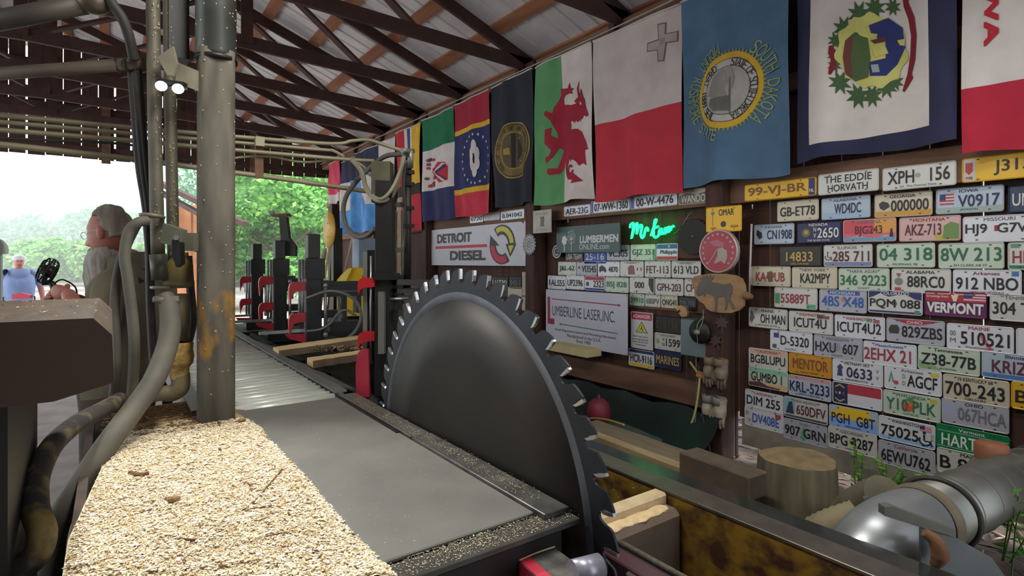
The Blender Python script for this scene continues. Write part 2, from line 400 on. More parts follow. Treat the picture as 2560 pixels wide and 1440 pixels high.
tree('dark_tree', gpt(840, 30), 11, 4., 12000, LEAF2, 'tall green tree partly hidden behind the farthest pink flag', 6, .15)
# wooded slopes to the left: three receding belts of crowns
for nm, d, zt, seed, lm, lab in (('wooded_slope', 36, 1.9, 21, LEAF, 'band of pale green trees across the yard'), ('wooded_slope', 62, 6.2, 22, LEAF2, 'hazy green wooded hillside above the yard trees'), ('wooded_slope', 100, 14, 23, LEAF2, 'farthest hazy blue green wooded ridge under the white sky')):
    rnd = random.Random(seed); mb = MB(); blobs = []
    for px_ in range(-500, 900, int(2600 / d)):
        top = zt * (.75 + .4 * mnoise.noise((px_ * .006, seed, 0)) + .15 * rnd.random())
        for lv in range(3):
            dd = d * (1 + .05 * rnd.random()) + lv * .0; q = P(px_ + rnd.uniform(-15, 15), 655, dd); rad = max(.9, top * .32) * (.8 + .5 * rnd.random())
            blobs.append((q.x, q.y, max(.3, top * (lv + .6) / 3 + (EYE * .4)), rad))
    leaf_cloud(mb, blobs, 46000, .0045 * d + .05, rnd)
    o = obj(nm, mb.mesh(nm), None, lab, 'trees', kind='stuff'); o.data.materials.append(lm)
    mb = MB(); vs = []
    for px_ in (-700, 1000): 
        q = P(px_, 655, d * 1.04); q2 = P(px_, 655, d * 1.25); vs += [(q.x, q.y, -.2), (q.x, q.y, zt * .62), (q2.x, q2.y, zt * .62), (q2.x, q2.y, -.2)]
    mb.add(vs, [(0, 4, 5, 1), (1, 5, 6, 2), (2, 6, 7, 3)], mat('#456b45', .95, 0, '#5f8a52', .6)); o2 = obj('slope_ground', mb.mesh('slope_ground'), o)
# haze over the yard
hz = MB(); hz.box2((-160, 14.2, -.2), (160, 135, 40)); hm = bpy.data.materials.new('haze'); hm.use_nodes = True; n = hm.node_tree.nodes; n.remove(n['Principled BSDF'])
vsn = n.new('ShaderNodeVolumeScatter'); vsn.inputs['Color'].default_value = (.93, 1, .98, 1); vsn.inputs['Density'].default_value = .0065
hm.node_tree.links.new(vsn.outputs[0], n['Material Output'].inputs['Volume'])
if HAZE: obj('haze', hz.mesh('haze'), None, 'white morning haze hanging over the wooded valley', 'haze', kind='stuff').data.materials.append(hm)
# outbuilding with brown gable and tin roof, half hidden behind the pole
q0 = P(300, 655, 17); ob = empty('outbuilding', 'brown plywood outbuilding with sloping dark roof edge behind the steel pole', 'building', (q0.x, q0.y, 0))
a = P(452, 655, 17); b = P(600, 655, 17.5); mb = MB(); mb.box2((a.x - .1, a.y, 0), (b.x - .1, a.y + 3, EYE + 1.75)); part('wall', mb, mat('#a0673c', .8, 0, '#b67a4a', 3, .5), ob)
mb = MB(); p0 = P(380, 448, 16.6); p1 = P(612, 560, 16.6); mb.beam(p0, p1, .5, .13); mb.beam(p0 + Vector((0, .05, -.24)), p1 + Vector((-.3, .05, -.26)), .4, .1); part('roof', mb, TRUSS, ob)
for px_ in (480, 540):
    q = P(px_, 655, 16.95); mb = MB(); mb.box2((q.x - .03, q.y - .03, 0), (q.x + .03, q.y + .02, EYE + 1.65)); part('batten', mb, mat('#8a5833', .8), ob)
# pale low wall and gate post at the edge of the yard
q = P(-5, 655, 8.2); gp = empty('gate_post', 'grey square post with a domed cap at the yard edge', 'post', (q.x - .09, q.y, 0)); mb = MB(); mb.box2((q.x - .2, q.y - .1, 0), (q.x + .04, q.y + .12, EYE + .12), bevel=.01); part('shaft', mb, mat('#8f9892', .8, 0, '#a9b1ab', 5), gp)
mb = MB(); mb.lathe([(.19, 0), (.2, .03), (.19, .12), (.14, .2), (.06, .24), (0, .25)], (q.x - .08, q.y, EYE + .12)); part('cap', mb, mat('#a8a8a6', .5, .3), gp)
for (xa, xb, yy, z, lab) in ((-8, 2.2, 24, .95, 'weathered grey board rail fence across the yard'),):
    f = empty('rail_fence', lab, 'fence', (xa, yy, 0)); x = xa
    while x <= xb: mb = MB(); mb.box2((x - .05, yy, 0), (x + .05, yy + .1, z)); part('post', mb, mat('#7d7570', .9), f); x += 1.7
    for zz in (.45, .68, .9): mb = MB(); mb.box2((xa, yy - .03, zz - .09), (xb, yy - .002, zz)); part('rail', mb, mat('#857c78', .9, 0, '#9a918c', 5), f)
# ================================================================ flags along the wall
FX = 3.86
def fab(c, c2=None): return mat(c, .85, 0, c2, 5, .5, .08, trans=.0)
def flagfn(seed, Y0, Y1, zt, zb, amp):
    W = abs(Y1 - Y0)
    def f(Y, z, off=0.):
        v = (zt - z) / (zt - zb); u = (Y0 - Y) / W
        g = .35 + .65 * v
        d = 1.5 * amp * g * (sin(u * 9.5 + seed * 1.7 + v * 1.2) + .55 * sin(u * 17 + seed * 2.9 - v * 2.3)) + .012 * sin(v * 6 + seed + u * 4) + .018 * v
        return Vector((FX - .02 + d - off, Y, z))
    return f
def fq(px, py): q = onX(px, py, FX); return (q.y, q.z)
def cut_patch(mb, poly, f, off, m, step=.045):
    """printed cloth patch: outline cut on a grid so that it lies on the folds"""
    bm = bmesh.new(); vs = [bm.verts.new((a, b, 0)) for a, b in poly]
    from mathutils.geometry import tessellate_polygon
    for t in tessellate_polygon([[Vector((a, b, 0)) for a, b in poly]]):
        try: bm.faces.new([vs[i] for i in t])
        except ValueError: pass
    bm.normal_update()
    for ax in (0, 1):
        lo = min(v.co[ax] for v in bm.verts); hi = max(v.co[ax] for v in bm.verts); k = math.ceil(lo / step)
        while k * step < hi:
            no = [0, 0, 0]; no[ax] = 1; co = [0, 0, 0]; co[ax] = k * step
            bmesh.ops.bisect_plane(bm, geom=bm.verts[:] + bm.edges[:] + bm.faces[:], plane_co=co, plane_no=no, dist=1e-5); k += 1
    bmesh.ops.triangulate(bm, faces=bm.faces[:]); bm.verts.index_update()
    mb.add([f(v.co.x, v.co.y, off) for v in bm.verts], [[v.index for v in q.verts] for q in bm.faces], m); bm.free()
def flag(label, pl, pr, ytop_l, ybot_l, colfn, ubr=(), vbr=(), amp=.018, seed=1, dz=0., tag_='flags hung along the wall'):
    """pl, pr: the flag's side edges in the frame at its top; colfn(u, v) -> cloth material"""
    Y0, zt = fq(pl, ytop_l); Y1 = fq(pr, ytop_l)[0]; zb = fq(pl, ybot_l)[1]
    f = flagfn(seed, Y0, Y1, zt, zb, amp)
    us = sorted(set([i / 26 for i in range(27)]) | set(ubr)); vs_ = sorted(set([i / 30 for i in range(31)]) | set(vbr))
    us = [u for i, u in enumerate(us) if u in ubr or u in (0, 1) or all(abs(u - b) > .012 for b in ubr)]; vs_ = [v for v in vs_ if v in vbr or v in (0, 1) or all(abs(v - b) > .012 for b in vbr)]
    mb = MB(); n = len(us); pts = []
    for v in vs_:
        for u in us:
            q = f(Y0 + (Y1 - Y0) * u, zt + (zb - zt) * v + (.012 * sin(u * 7 + seed) if v > .97 else 0)); pts.append(q)
    groups = {}
    for j in range(len(vs_) - 1):
        for i in range(n - 1):
            m = colfn((us[i] + us[i + 1]) / 2, (vs_[j] + vs_[j + 1]) / 2); groups.setdefault(m, []).append((j * n + i, (j + 1) * n + i, (j + 1) * n + i + 1, j * n + i + 1))
    k = True
    for m, fs in groups.items(): mb.add(pts, fs, m, True)
    # weld the copies and drop loose vertices
    me = mb.mesh('flag'); bm = bmesh.new(); bm.from_mesh(me); bmesh.ops.delete(bm, geom=[v for v in bm.verts if not v.link_faces], context='VERTS'); bmesh.ops.remove_doubles(bm, verts=bm.verts, dist=1e-5); bm.to_mesh(me); bm.free()
    o = obj('flag', me, None, label, 'flag', tag_)
    hm = MB(); hm.tube([f(Y0 + (Y1 - Y0) * u, zt + .004, .004) for u in (0, .25, .5, .75, 1)], .009, 6); obj('hem', hm.mesh('hem'), o).data.materials.append(mat('#b9b2ac', .8))
    return o, f, Y0, Y1, zt, zb
def emblem(o, name, patches, f, label=None, off=.006):
    mb = MB()
    for k, pa in enumerate(patches): cut_patch(mb, pa[0], f, off + .0011 * (pa[2] if len(pa) > 2 else k), pa[1])
    return obj(name, mb.mesh(name), o, label=label)
def pxs(zx, zy, ox, oy, sc, pts): return [fq(ox + a / sc, oy + b / sc) for a, b in pts]
WHT = fab('#cfc6c2', '#bdb3af'); REDC = fab('#b81f33', '#a81a2d'); NAVY = fab('#1d1f3a', '#262848'); GRN = fab('#0f6b43', '#0d5d3a'); GOLD = fab('#d6ab25', '#c2961f'); LGRN = fab('#5c9561', '#4f8655')
BLUE = fab('#4d6b87', '#43607b'); PINK = fab('#d2455f', '#c03a54'); DNAV = fab('#191c28', '#20232f'); LBLU = fab('#5a95cf', '#3f79b5'); BURG = fab('#9c1733', '#8c132c')
def star_ring(f, cy, cz, ry, rz, n, r, m, mb):
    for k in range(n):
        a = 2 * pi * k / n; c = (cy + ry * cos(a), cz + rz * sin(a))
        flat(mb, [(c[0] + r * (1 if j % 2 else .42) * cos(j * pi / 5 + .3), c[1] + r * (1 if j % 2 else .42) * sin(j * pi / 5 + .3)) for j in range(10)], 0, m, lambda a_, b_: f(a_, b_, .009))
def ell(cy, cz, ry, rz, n=40): return [(cy + ry * cos(2 * pi * k / n), cz + rz * sin(2 * pi * k / n)) for k in range(n)]
def ring_text(mb, txt, cy, cz, ry, rz, a0, a1, h, m, f, off=.011, w=.7, inw=1):
    """letters set round an ellipse; angles in degrees from the top, clockwise as seen"""
    n = len(txt)
    for k, ch in enumerate(txt):
        if ch == ' ': continue
        a = radians(a0 + (a1 - a0) * (k / max(1, n - 1))); c = Vector((cy - ry * sin(a), cz + rz * cos(a))); tx = Vector((-cos(a) * ry, -sin(a) * rz)).normalized(); ty = Vector((-sin(a), cos(a)))
        vs, fs, asp, _ = text_mesh(ch, 0); tx = tx * inw; ty = ty * inw
        ww = min(h * asp, h * w)
        mb.add([f(*(c + tx * ((x - .5) * ww) + ty * ((y - .5) * h)), off) for x, y in vs], fs, m)
# 1 farthest: pink and white
o, f, *_ = flag('faded pink red flag nearest the far opening', 822, 853, 412, 512, lambda u, v: PINK if v < .78 else WHT, vbr=(.78,), seed=1, amp=.03)
o, f, *_ = flag('narrow dark blue flag with a pale blue foot between pink flag and sky blue flag', 856, 892, 408, 585, lambda u, v: NAVY if v < .3 else (WHT if .3 < v < .68 and u < .6 else LBLU), vbr=(.3, .68), seed=2, amp=.03)
o, f, Y0, Y1, zt, zb = flag('blue flag with a white map shape and paler blue foot behind the hanging hoses', 893, 945, 386, 582, lambda u, v: NAVY if v < .3 else LBLU, vbr=(.3,), seed=3, amp=.03)
emblem(o, 'map_shape', [(pxs(0, 0, 780, 340, 3.79, [(465, 400), (545, 370), (590, 420), (590, 640), (500, 650), (470, 560)]), WHT)], f)
o, f, *_ = flag('beige flag with black and red bands hanging behind the hose mast', 950, 990, 360, 560, lambda u, v: WHT if v < .45 else (fab('#b7a587') if v > .55 else fab('#2b2b2b')), vbr=(.45, .55), seed=4)
o, f, *_ = flag('flag with red, white, blue and yellow upright stripes beside the green striped flag', 992, 1054, 335, 580, lambda u, v: (REDC if u < .35 else WHT if u < .45 else fab('#33406f') if u < .56 else WHT if u < .62 else GOLD) if v < .56 else (fab('#22201f') if v < .66 else (REDC if u > .3 else fab('#8f8373'))), ubr=(.35, .45, .56, .62, .3), vbr=(.56, .66), seed=5)
# 2 green / white / blue with a coat of arms
o, f, Y0, Y1, zt, zb = flag('flag of green, white and blue bands with a small shield and red flowers', 1060, 1137, 303, 555, lambda u, v: GRN if v < .31 else WHT if v < .705 else fab('#26295a', '#1e214c'), vbr=(.31, .705), seed=6)
sh = pxs(0, 0, 560, 0, 3, [(1560, 1290), (1615, 1215), (1675, 1215), (1690, 1250), (1685, 1350), (1625, 1370)])
st = pxs(0, 0, 560, 0, 3, [(1595, 1290), (1680, 1240), (1680, 1262), (1615, 1300), (1680, 1330), (1680, 1352)]); 
pt = [(sh, REDC), (pxs(0, 0, 560, 0, 3, [(1570, 1290), (1650, 1222), (1680, 1225), (1590, 1300), (1672, 1352), (1650, 1360)]), WHT), (pxs(0, 0, 560, 0, 3, [(1588, 1290), (1668, 1232), (1684, 1250), (1606, 1298), (1684, 1340), (1668, 1350)]), fab('#26295a', '#1e214c'))]
rnd = random.Random(7)
for k in range(16):
    a = rnd.random() * 2 * pi; cx, cy = 1570 + 34 * cos(a) * rnd.uniform(.5, 1.1) - 5, 1290 + 115 * sin(a); pt.append((pxs(0, 0, 560, 0, 3, [(cx + 12 * cos(t), cy + 13 * sin(t)) for t in (0, 1.2, 2.5, 3.8, 5)]), fab('#a8324a') if k % 3 else fab('#4c4a44')))
emblem(o, 'coat_of_arms', pt, f, off=.005)
# 3 red / gold / navy with a white flower in a ring of stars
o, f, Y0, Y1, zt, zb = flag('flag of red, thin gold and navy bands with white flower in a star ring', 1138, 1227, 265, 545, lambda u, v: (BURG if v < .5 else fab('#c73346', '#b32a3d')) if (v < .235 or v > .80) else GOLD if (v < .275 or v > .755) else fab('#212a5e', '#1b2350'), vbr=(.235, .275, .755, .80), seed=7)
cy, cz = fq(1190, 397); ry = abs(fq(1162, 397)[0] - fq(1222, 397)[0]) / 2; rz = (fq(1190, 345)[1] - fq(1190, 466)[1]) / 2
mb = MB(); star_ring(f, cy, cz, ry, rz, 20, .025, WHT, mb); obj('star_ring', mb.mesh('star_ring'), o)
pet = []
for a, l in ((90, .21), (40, .12), (140, .12), (-40, .12), (-140, .12), (-90, .2)):
    ca, sa = cos(radians(a)), sin(radians(a)); c = (cy + ca * l * .62, cz + sa * l * .75); pet.append(([(c[0] + .055 * cos(t) * (abs(sa) * .9 + .5) * .7 + 0, c[1] + .09 * sin(t)) for t in [2 * pi * k / 14 for k in range(14)]], WHT))
emblem(o, 'flower', pet, f)
# 4 navy with gold round seal
o, f, Y0, Y1, zt, zb = flag('near black navy flag with round dull gold seal', 1229, 1336, 222, 522, lambda u, v: DNAV, seed=8, amp=.026)
cy, cz = fq(1284, 376); ry = abs(fq(1240, 376)[0] - fq(1328, 376)[0]) / 2; rz = .33
G1 = fab('#7d6738', '#6a5730'); G2 = fab('#2a2723'); G3 = fab('#a58a45', '#8f7638')
emblem(o, 'gold_seal', [(ell(cy, cz, ry, rz), G3), (ell(cy, cz, ry * .94, rz * .95), G2), (ell(cy, cz, ry * .9, rz * .91), G1), (ell(cy, cz, ry * .62, rz * .66), G3), (ell(cy, cz, ry * .58, rz * .63), fab('#5d5136', '#4a4130')),
    ([(cy - .02, cz - .2), (cy + .03, cz - .2), (cy + .025, cz + .2), (cy - .03, cz + .2)], G2), ([(cy + .04, cz - .05), (cy + .16, cz - .03), (cy + .15, cz + .03), (cy + .05, cz + .04)], G3), ([(cy - .15, cz - .02), (cy - .06, cz + .12), (cy - .05, cz - .12)], G2)], f, off=.005)
mb = MB(); ring_text(mb, 'SEAL OF THE STATE OF NEW HAMPSHIRE 1776', cy, cz, ry * .77, rz * .79, -140, 140, .05, G2, f, .018); obj('lettering', mb.mesh('lettering'), o)
# 5 green / white with a red dragon
o, f, Y0, Y1, zt, zb = flag('green and white flag with a red dragon', 1340, 1483, 172, 515, lambda u, v: LGRN if u < .5 else WHT, ubr=(.5,), seed=9, amp=.02)
S2 = lambda pts: [fq(1200 + a / 2.667, b / 2.667) for a, b in pts]
D2 = lambda pts: [fq(1330 + a / 2.41, 160 + b / 2.41) for a, b in pts]
body = D2([(175, 150), (222, 148), (236, 112), (241, 145), (262, 150), (246, 163), (253, 182), (232, 178), (214, 186), (200, 192), (190, 215), (193, 245), (245, 248), (272, 240), (300, 212), (325, 212), (332, 260), (345, 290), (350, 312), (335, 320), (322, 308), (308, 336), (300, 332), (302, 350), (290, 338), (288, 354), (270, 340), (270, 356), (250, 344), (244, 352), (232, 342), (245, 370), (242, 395), (285, 392), (310, 410), (335, 470), (347, 515), (328, 520), (330, 560), (335, 612), (318, 598), (300, 615), (285, 590), (262, 575), (252, 590), (240, 572), (232, 546), (236, 590), (224, 610), (222, 645), (232, 664), (262, 676), (266, 652), (318, 705), (258, 722), (268, 700), (228, 698), (203, 672), (194, 640), (190, 560), (185, 620), (160, 660), (110, 672), (92, 655), (100, 630), (150, 628), (162, 580), (180, 520), (155, 505), (130, 560), (90, 600), (85, 570), (110, 550), (120, 520), (85, 480), (92, 400), (125, 385), (120, 430), (150, 450), (150, 420), (120, 340), (90, 310), (100, 285), (130, 300), (140, 260), (165, 215), (176, 185)])
horn = D2([(280, 246), (262, 225), (284, 200), (277, 150), (291, 100), (288, 150), (292, 192), (300, 148), (316, 200), (325, 214), (330, 262), (300, 266)])
coil = [(252 + 22 * cos(t) * q, 640 + 32 * sin(t) * q) for q, rng in ((1, range(0, 330, 20)), (.55, range(320, -10, -20))) for t in [radians(d) for d in rng]]
emblem(o, 'dragon', [(body, BURG, 0), (horn, BURG, 1), (D2(coil), BURG, 1), (D2([(298, 226), (305, 240), (300, 252), (293, 236)]), WHT, 2)], f, off=.005)
# 6 white over red with a cross
o, f, Y0, Y1, zt, zb = flag('large white over red flag with a grey cross near the top corner', 1490, 1704, 107, 505, lambda u, v: fab('#c4b8b5', '#b3a6a4') if v < .52 else fab('#bb2c3b', '#a92837'), vbr=(.52,), seed=10, amp=.016)
cr = [(1195, 165), (1250, 150), (1245, 225), (1320, 205), (1318, 275), (1250, 290), (1235, 410), (1195, 415), (1190, 340), (1120, 350), (1125, 290), (1200, 265)]
cr2 = [(1200, 171), (1244, 159), (1239, 232), (1314, 212), (1312, 270), (1245, 284), (1230, 404), (1200, 408), (1196, 334), (1127, 343), (1131, 296), (1206, 271)]
emblem(o, 'cross', [(S2(cr), fab('#7a4a4c')), (S2(cr2), fab('#a89d9a', '#968b88')), (S2([(1205, 270), (1240, 250), (1240, 290), (1210, 310)]), fab('#8d8180'))], f, off=.005)
# 7 sky blue with a golden sun seal
o, f, Y0, Y1, zt, zb = flag('steel blue flag with a golden sun ring around a grey round seal', 1709, 1978, 10, 468, lambda u, v: BLUE, seed=11, amp=.024)
SF = lambda a, b: fq(1680 + a / 2.88, b / 2.88)
cy, cz = SF(410, 655); 
def rad(dx, dy): a = SF(410 - dx, 655); b = SF(410 + dx, 655); return abs(a[0] - b[0]) / 2, abs(SF(410, 655 - dy)[1] - SF(410, 655 + dy)[1]) / 2
r1 = rad(252, 284); r2 = rad(205, 222); r3 = rad(165, 175); r4 = rad(162, 172)
SUN = fab('#c9a42e', '#b8932a'); SUN2 = fab('#8f8a4a', '#7d8256'); GS = fab('#b3b0ac', '#a39f9b'); GD = fab('#33322f'); GM = fab('#77746f', '#8c8984')
rays = [(cy + r1[0] * (1.04 if k % 2 else .93) * cos(pi * k / 60), cz + r1[1] * (1.04 if k % 2 else .93) * sin(pi * k / 60)) for k in range(120)]
pt = [(rays, SUN2), (ell(cy, cz, r1[0] * .95, r1[1] * .95, 48), SUN), (ell(cy, cz, r2[0] * 1.02, r2[1] * 1.02, 48), GD), (ell(cy, cz, *r2, 48), GS), (ell(cy, cz, *r3, 44), GD), (ell(cy, cz, r3[0] * .975, r3[1] * .975, 44), fab('#a5a29d', '#8f8c88'))]
emblem(o, 'sun_seal', pt, f, off=.005)
sc = [[(270, 700), (320, 560), (380, 500), (430, 560), (400, 640), (420, 700), (350, 720)], [(300, 720), (430, 690), (440, 800), (330, 810), (290, 770)], [(400, 500), (440, 480), (470, 560), (450, 640), (420, 600)], [(430, 560), (442, 560), (442, 830), (432, 830)]]
emblem(o, 'seal_scene', [([SF(*q) for q in s], GM if k % 2 == 0 else fab('#55534f', '#6b6864')) for k, s in enumerate(sc)], f, off=.0125)
mb = MB(); ra = (r2[0] + r3[0]) / 2; rb = (r2[1] + r3[1]) / 2
ring_text(mb, 'STATE OF SOUTH DAKOTA', cy, cz, ra, rb, 14, 166, .062, GD, f, .0125, .62); ring_text(mb, 'GREAT 1889 SEAL', cy, cz, ra, rb, 332, 208, .062, GD, f, .0125, .62, -1)
obj('seal_lettering', mb.mesh('seal_lettering'), o)
mb = MB(); LG = fab('#8f9a5e', '#7f8f60')
ring_text(mb, 'SOUTH DAKOTA', cy, cz, r1[0] * 1.2, r1[1] * 1.14, 40, 140, .10, LG, f, .009, .52); ring_text(mb, 'MOUNT RUSHMORE STATE', cy, cz, r1[0] * 1.13, r1[1] * 1.13, 345, 195, .085, LG, f, .009, .5, -1); obj('lettering', mb.mesh('lettering'), o)
# 8 white with navy border and a leafy wreath
o, f, Y0, Y1, zt, zb = flag('white flag with navy border, green leaf wreath and red ribbon', 1990, 2395, -160, 408, lambda u, v: NAVY if (u < .115 or u > .86 or v > .935 or v < .06) else fab('#cdc5bf', '#bdb4ae'), ubr=(.115, .86), vbr=(.06, .935), seed=12, amp=.022)
def leafs(cx, cy_, r, n=8): return [(cx + r * (1.08 if k % 2 else .52) * cos(pi * k / n), cy_ + r * 1.15 * (1.08 if k % 2 else .52) * sin(pi * k / n)) for k in range(2 * n)]
LFG = fab('#3f5a34', '#35502c'); YEL = fab('#c2bd6f', '#aaa757'); FB = fab('#262f6b', '#1f2759')
pt = []
for cx, cy_, r in ((1360, 110, 72), (1470, 60, 62), (1250, 210, 66), (1590, 50, 50), (1195, 300, 48), (1180, 410, 34), (1190, 480, 40), (1225, 600, 64), (1340, 690, 70), (1440, 690, 62), (1540, 620, 66), (1600, 585, 52)): pt.append(([SF(*q) for q in leafs(cx, cy_, r * 1.15)], LFG, 0))
yel = [SF(1445 + 245 * (1 + .07 * sin(9 * t)) * cos(t), 370 + 262 * (1 + .06 * sin(11 * t)) * sin(t)) for t in [2 * pi * k / 60 for k in range(60)]]
pt += [(yel, YEL, 2), ([SF(*q) for q in [(1262, 300), (1330, 240), (1420, 250), (1440, 420), (1420, 560), (1330, 590), (1260, 540), (1245, 420)]], fab('#4a5f38', '#3d5230'), 3), ([SF(*q) for q in [(1262, 300), (1320, 250), (1300, 420), (1310, 570), (1262, 540), (1245, 420)]], fab('#6b3a33', '#5a2f2a'), 4),
       ([SF(*q) for q in [(1430, 190), (1560, 130), (1660, 200), (1680, 340), (1620, 460), (1540, 545), (1430, 550), (1430, 450), (1540, 420), (1540, 300), (1450, 260)]], FB, 4), ([SF(*q) for q in [(1450, 350), (1530, 310), (1560, 385), (1470, 415)]], YEL, 5), ([SF(*q) for q in [(1440, 300), (1540, 262), (1545, 300), (1470, 320)]], fab('#4b2a2a'), 5), ([SF(*q) for q in [(1330, 215), (1400, 205), (1430, 245), (1490, 250), (1480, 285), (1420, 280), (1370, 265)]], YEL, 5), ([SF(*q) for q in [(1620, 290), (1680, 280), (1675, 330), (1640, 325)]], YEL, 5), ([SF(*q) for q in [(1440, 470), (1490, 465), (1500, 520), (1450, 525)]], fab('#8f9a9a'), 5)]
RB = fab('#7d1628', '#6b1222')
pt += [([SF(*q) for q in [(1660, -20), (1720, -20), (1705, 20), (1755, 130), (1770, 260), (1755, 430), (1725, 530), (1735, 560), (1665, 660), (1650, 650), (1690, 530), (1715, 400), (1725, 260), (1705, 140), (1670, 50)]], RB, 1), ([SF(*q) for q in [(1150, 340), (1175, 335), (1210, 400), (1185, 440), (1205, 480), (1165, 550), (1150, 540), (1165, 440), (1148, 390)]], RB, 1)]
emblem(o, 'wreath_emblem', pt, f, off=.004)
# 9 white over red with red lettering
o, f, Y0, Y1, zt, zb = flag('white over red flag with red letters running down it', 2408, 2740, -180, 388, lambda u, v: fab('#cfc8c2', '#c0b8b2') if v < .716 else fab('#b51f38', '#a31b32'), vbr=(.716,), seed=13, amp=.008)
a = SF(2255, -330); b = SF(2365, 320); mb = MB(); vs, fs, asp, nc = text_mesh('IOWA', .035)
# reads downward: text x runs down, text y runs towards the left edge of the flag's lettering
mb.add([f(a[0] + (b[0] - a[0]) * y, a[1] + (b[1] - a[1]) * x, .006 + .0002 * (i_ // (len(vs) // nc))) for i_, (x, y) in enumerate(vs)], [q for q in fs], REDC); obj('lettering', mb.mesh('lettering'), o)
# rope line the flags hang from
mb = MB(); mb.tube([(FX - .01, -.5, EYE + 2.36), (FX - .01, 2.7, EYE + 2.215), (FX - .01, 7, EYE + 2.215), (FX - .01, 12.9, EYE + 2.215)], .008, 6)
o = obj('flag_line', mb.mesh('flag_line'), None, 'grey rod along the eave that the flags hang from', 'rod'); o.data.materials.append(mat('#9b958e', .6))
# ================================================================ licence plates
PX_ = 4.062                      # back of the plates on the right-hand section
Z3 = lambda x, y: (1840 + x / 3.5556, 380 + y / 3.5556)
Z4 = lambda x, y: (1840 + x / 3.5556, 680 + y / 3.5556)
Z5 = lambda x, y: (1840 + x / 3., 960 + y / 3.)
M1 = lambda x, y: (1340 + x / 4., 460 + y / 4.)
M2 = lambda x, y: (1340 + x / 3., 760 + y / 3.)
PXL = lambda x, y: (x, y)
CN = {'w': '#c4c3bd', 'W': '#cfd0d6', 'g': '#b9c6b4', 'y': '#d3a51c', 'o': '#c58a28', 'n': '#26294f', 'k': '#2b2a27', 'c': '#c2b9a2', 'b': '#a9b6c4', 'B': '#2b4ea0', 'G': '#0f7a46', 'p': '#c8a3a0', 'P': '#5b2150', 'v': '#a8a9b2', 'N': '#22304f'}
NAME = {'w': 'off-white', 'W': 'white', 'g': 'pale green', 'y': 'yellow', 'o': 'orange yellow', 'n': 'navy blue', 'k': 'black', 'c': 'cream', 'b': 'pale blue', 'B': 'blue', 'G': 'green', 'p': 'pink', 'P': 'purple', 'v': 'silver grey', 'N': 'dark blue'}
INK = {'k': '#1c1c20', 'n': '#22264f', 'g': '#2d6a4a', 'r': '#94303a', 'w': '#d8d8d4', 'b': '#2b5aa8', 'm': '#5a2634', 'y': '#c2a45a', 'o': '#7a4a22', 's': '#6a6d74'}
def pm(c): return mat(c, .42, .15, None)
def ink(c): return mat(c, .5)
def sheetplate(w, h, r=.014, t=.0025):
    """pressed sheet: rounded outline, raised rim, recessed field"""
    mb = MB(); o = rrect(w, h, r); i1 = rrect(w - .008, h - .008, r * .8); i2 = rrect(w - .016, h - .016, r * .6); n = len(o)
    rings = [[(x, y, 0) for x, y in o], [(x, y, t) for x, y in o], [(x, y, t + .002) for x, y in i1], [(x, y, t) for x, y in i2]]
    vs = [v for r_ in rings for v in r_]; fs = [(k * n + i, k * n + (i + 1) % n, (k + 1) * n + (i + 1) % n, (k + 1) * n + i) for k in range(3) for i in range(n)]
    fs += [[3 * n + i for i in range(n)], [i for i in range(n)][::-1]]
    return mb.add(vs, fs)
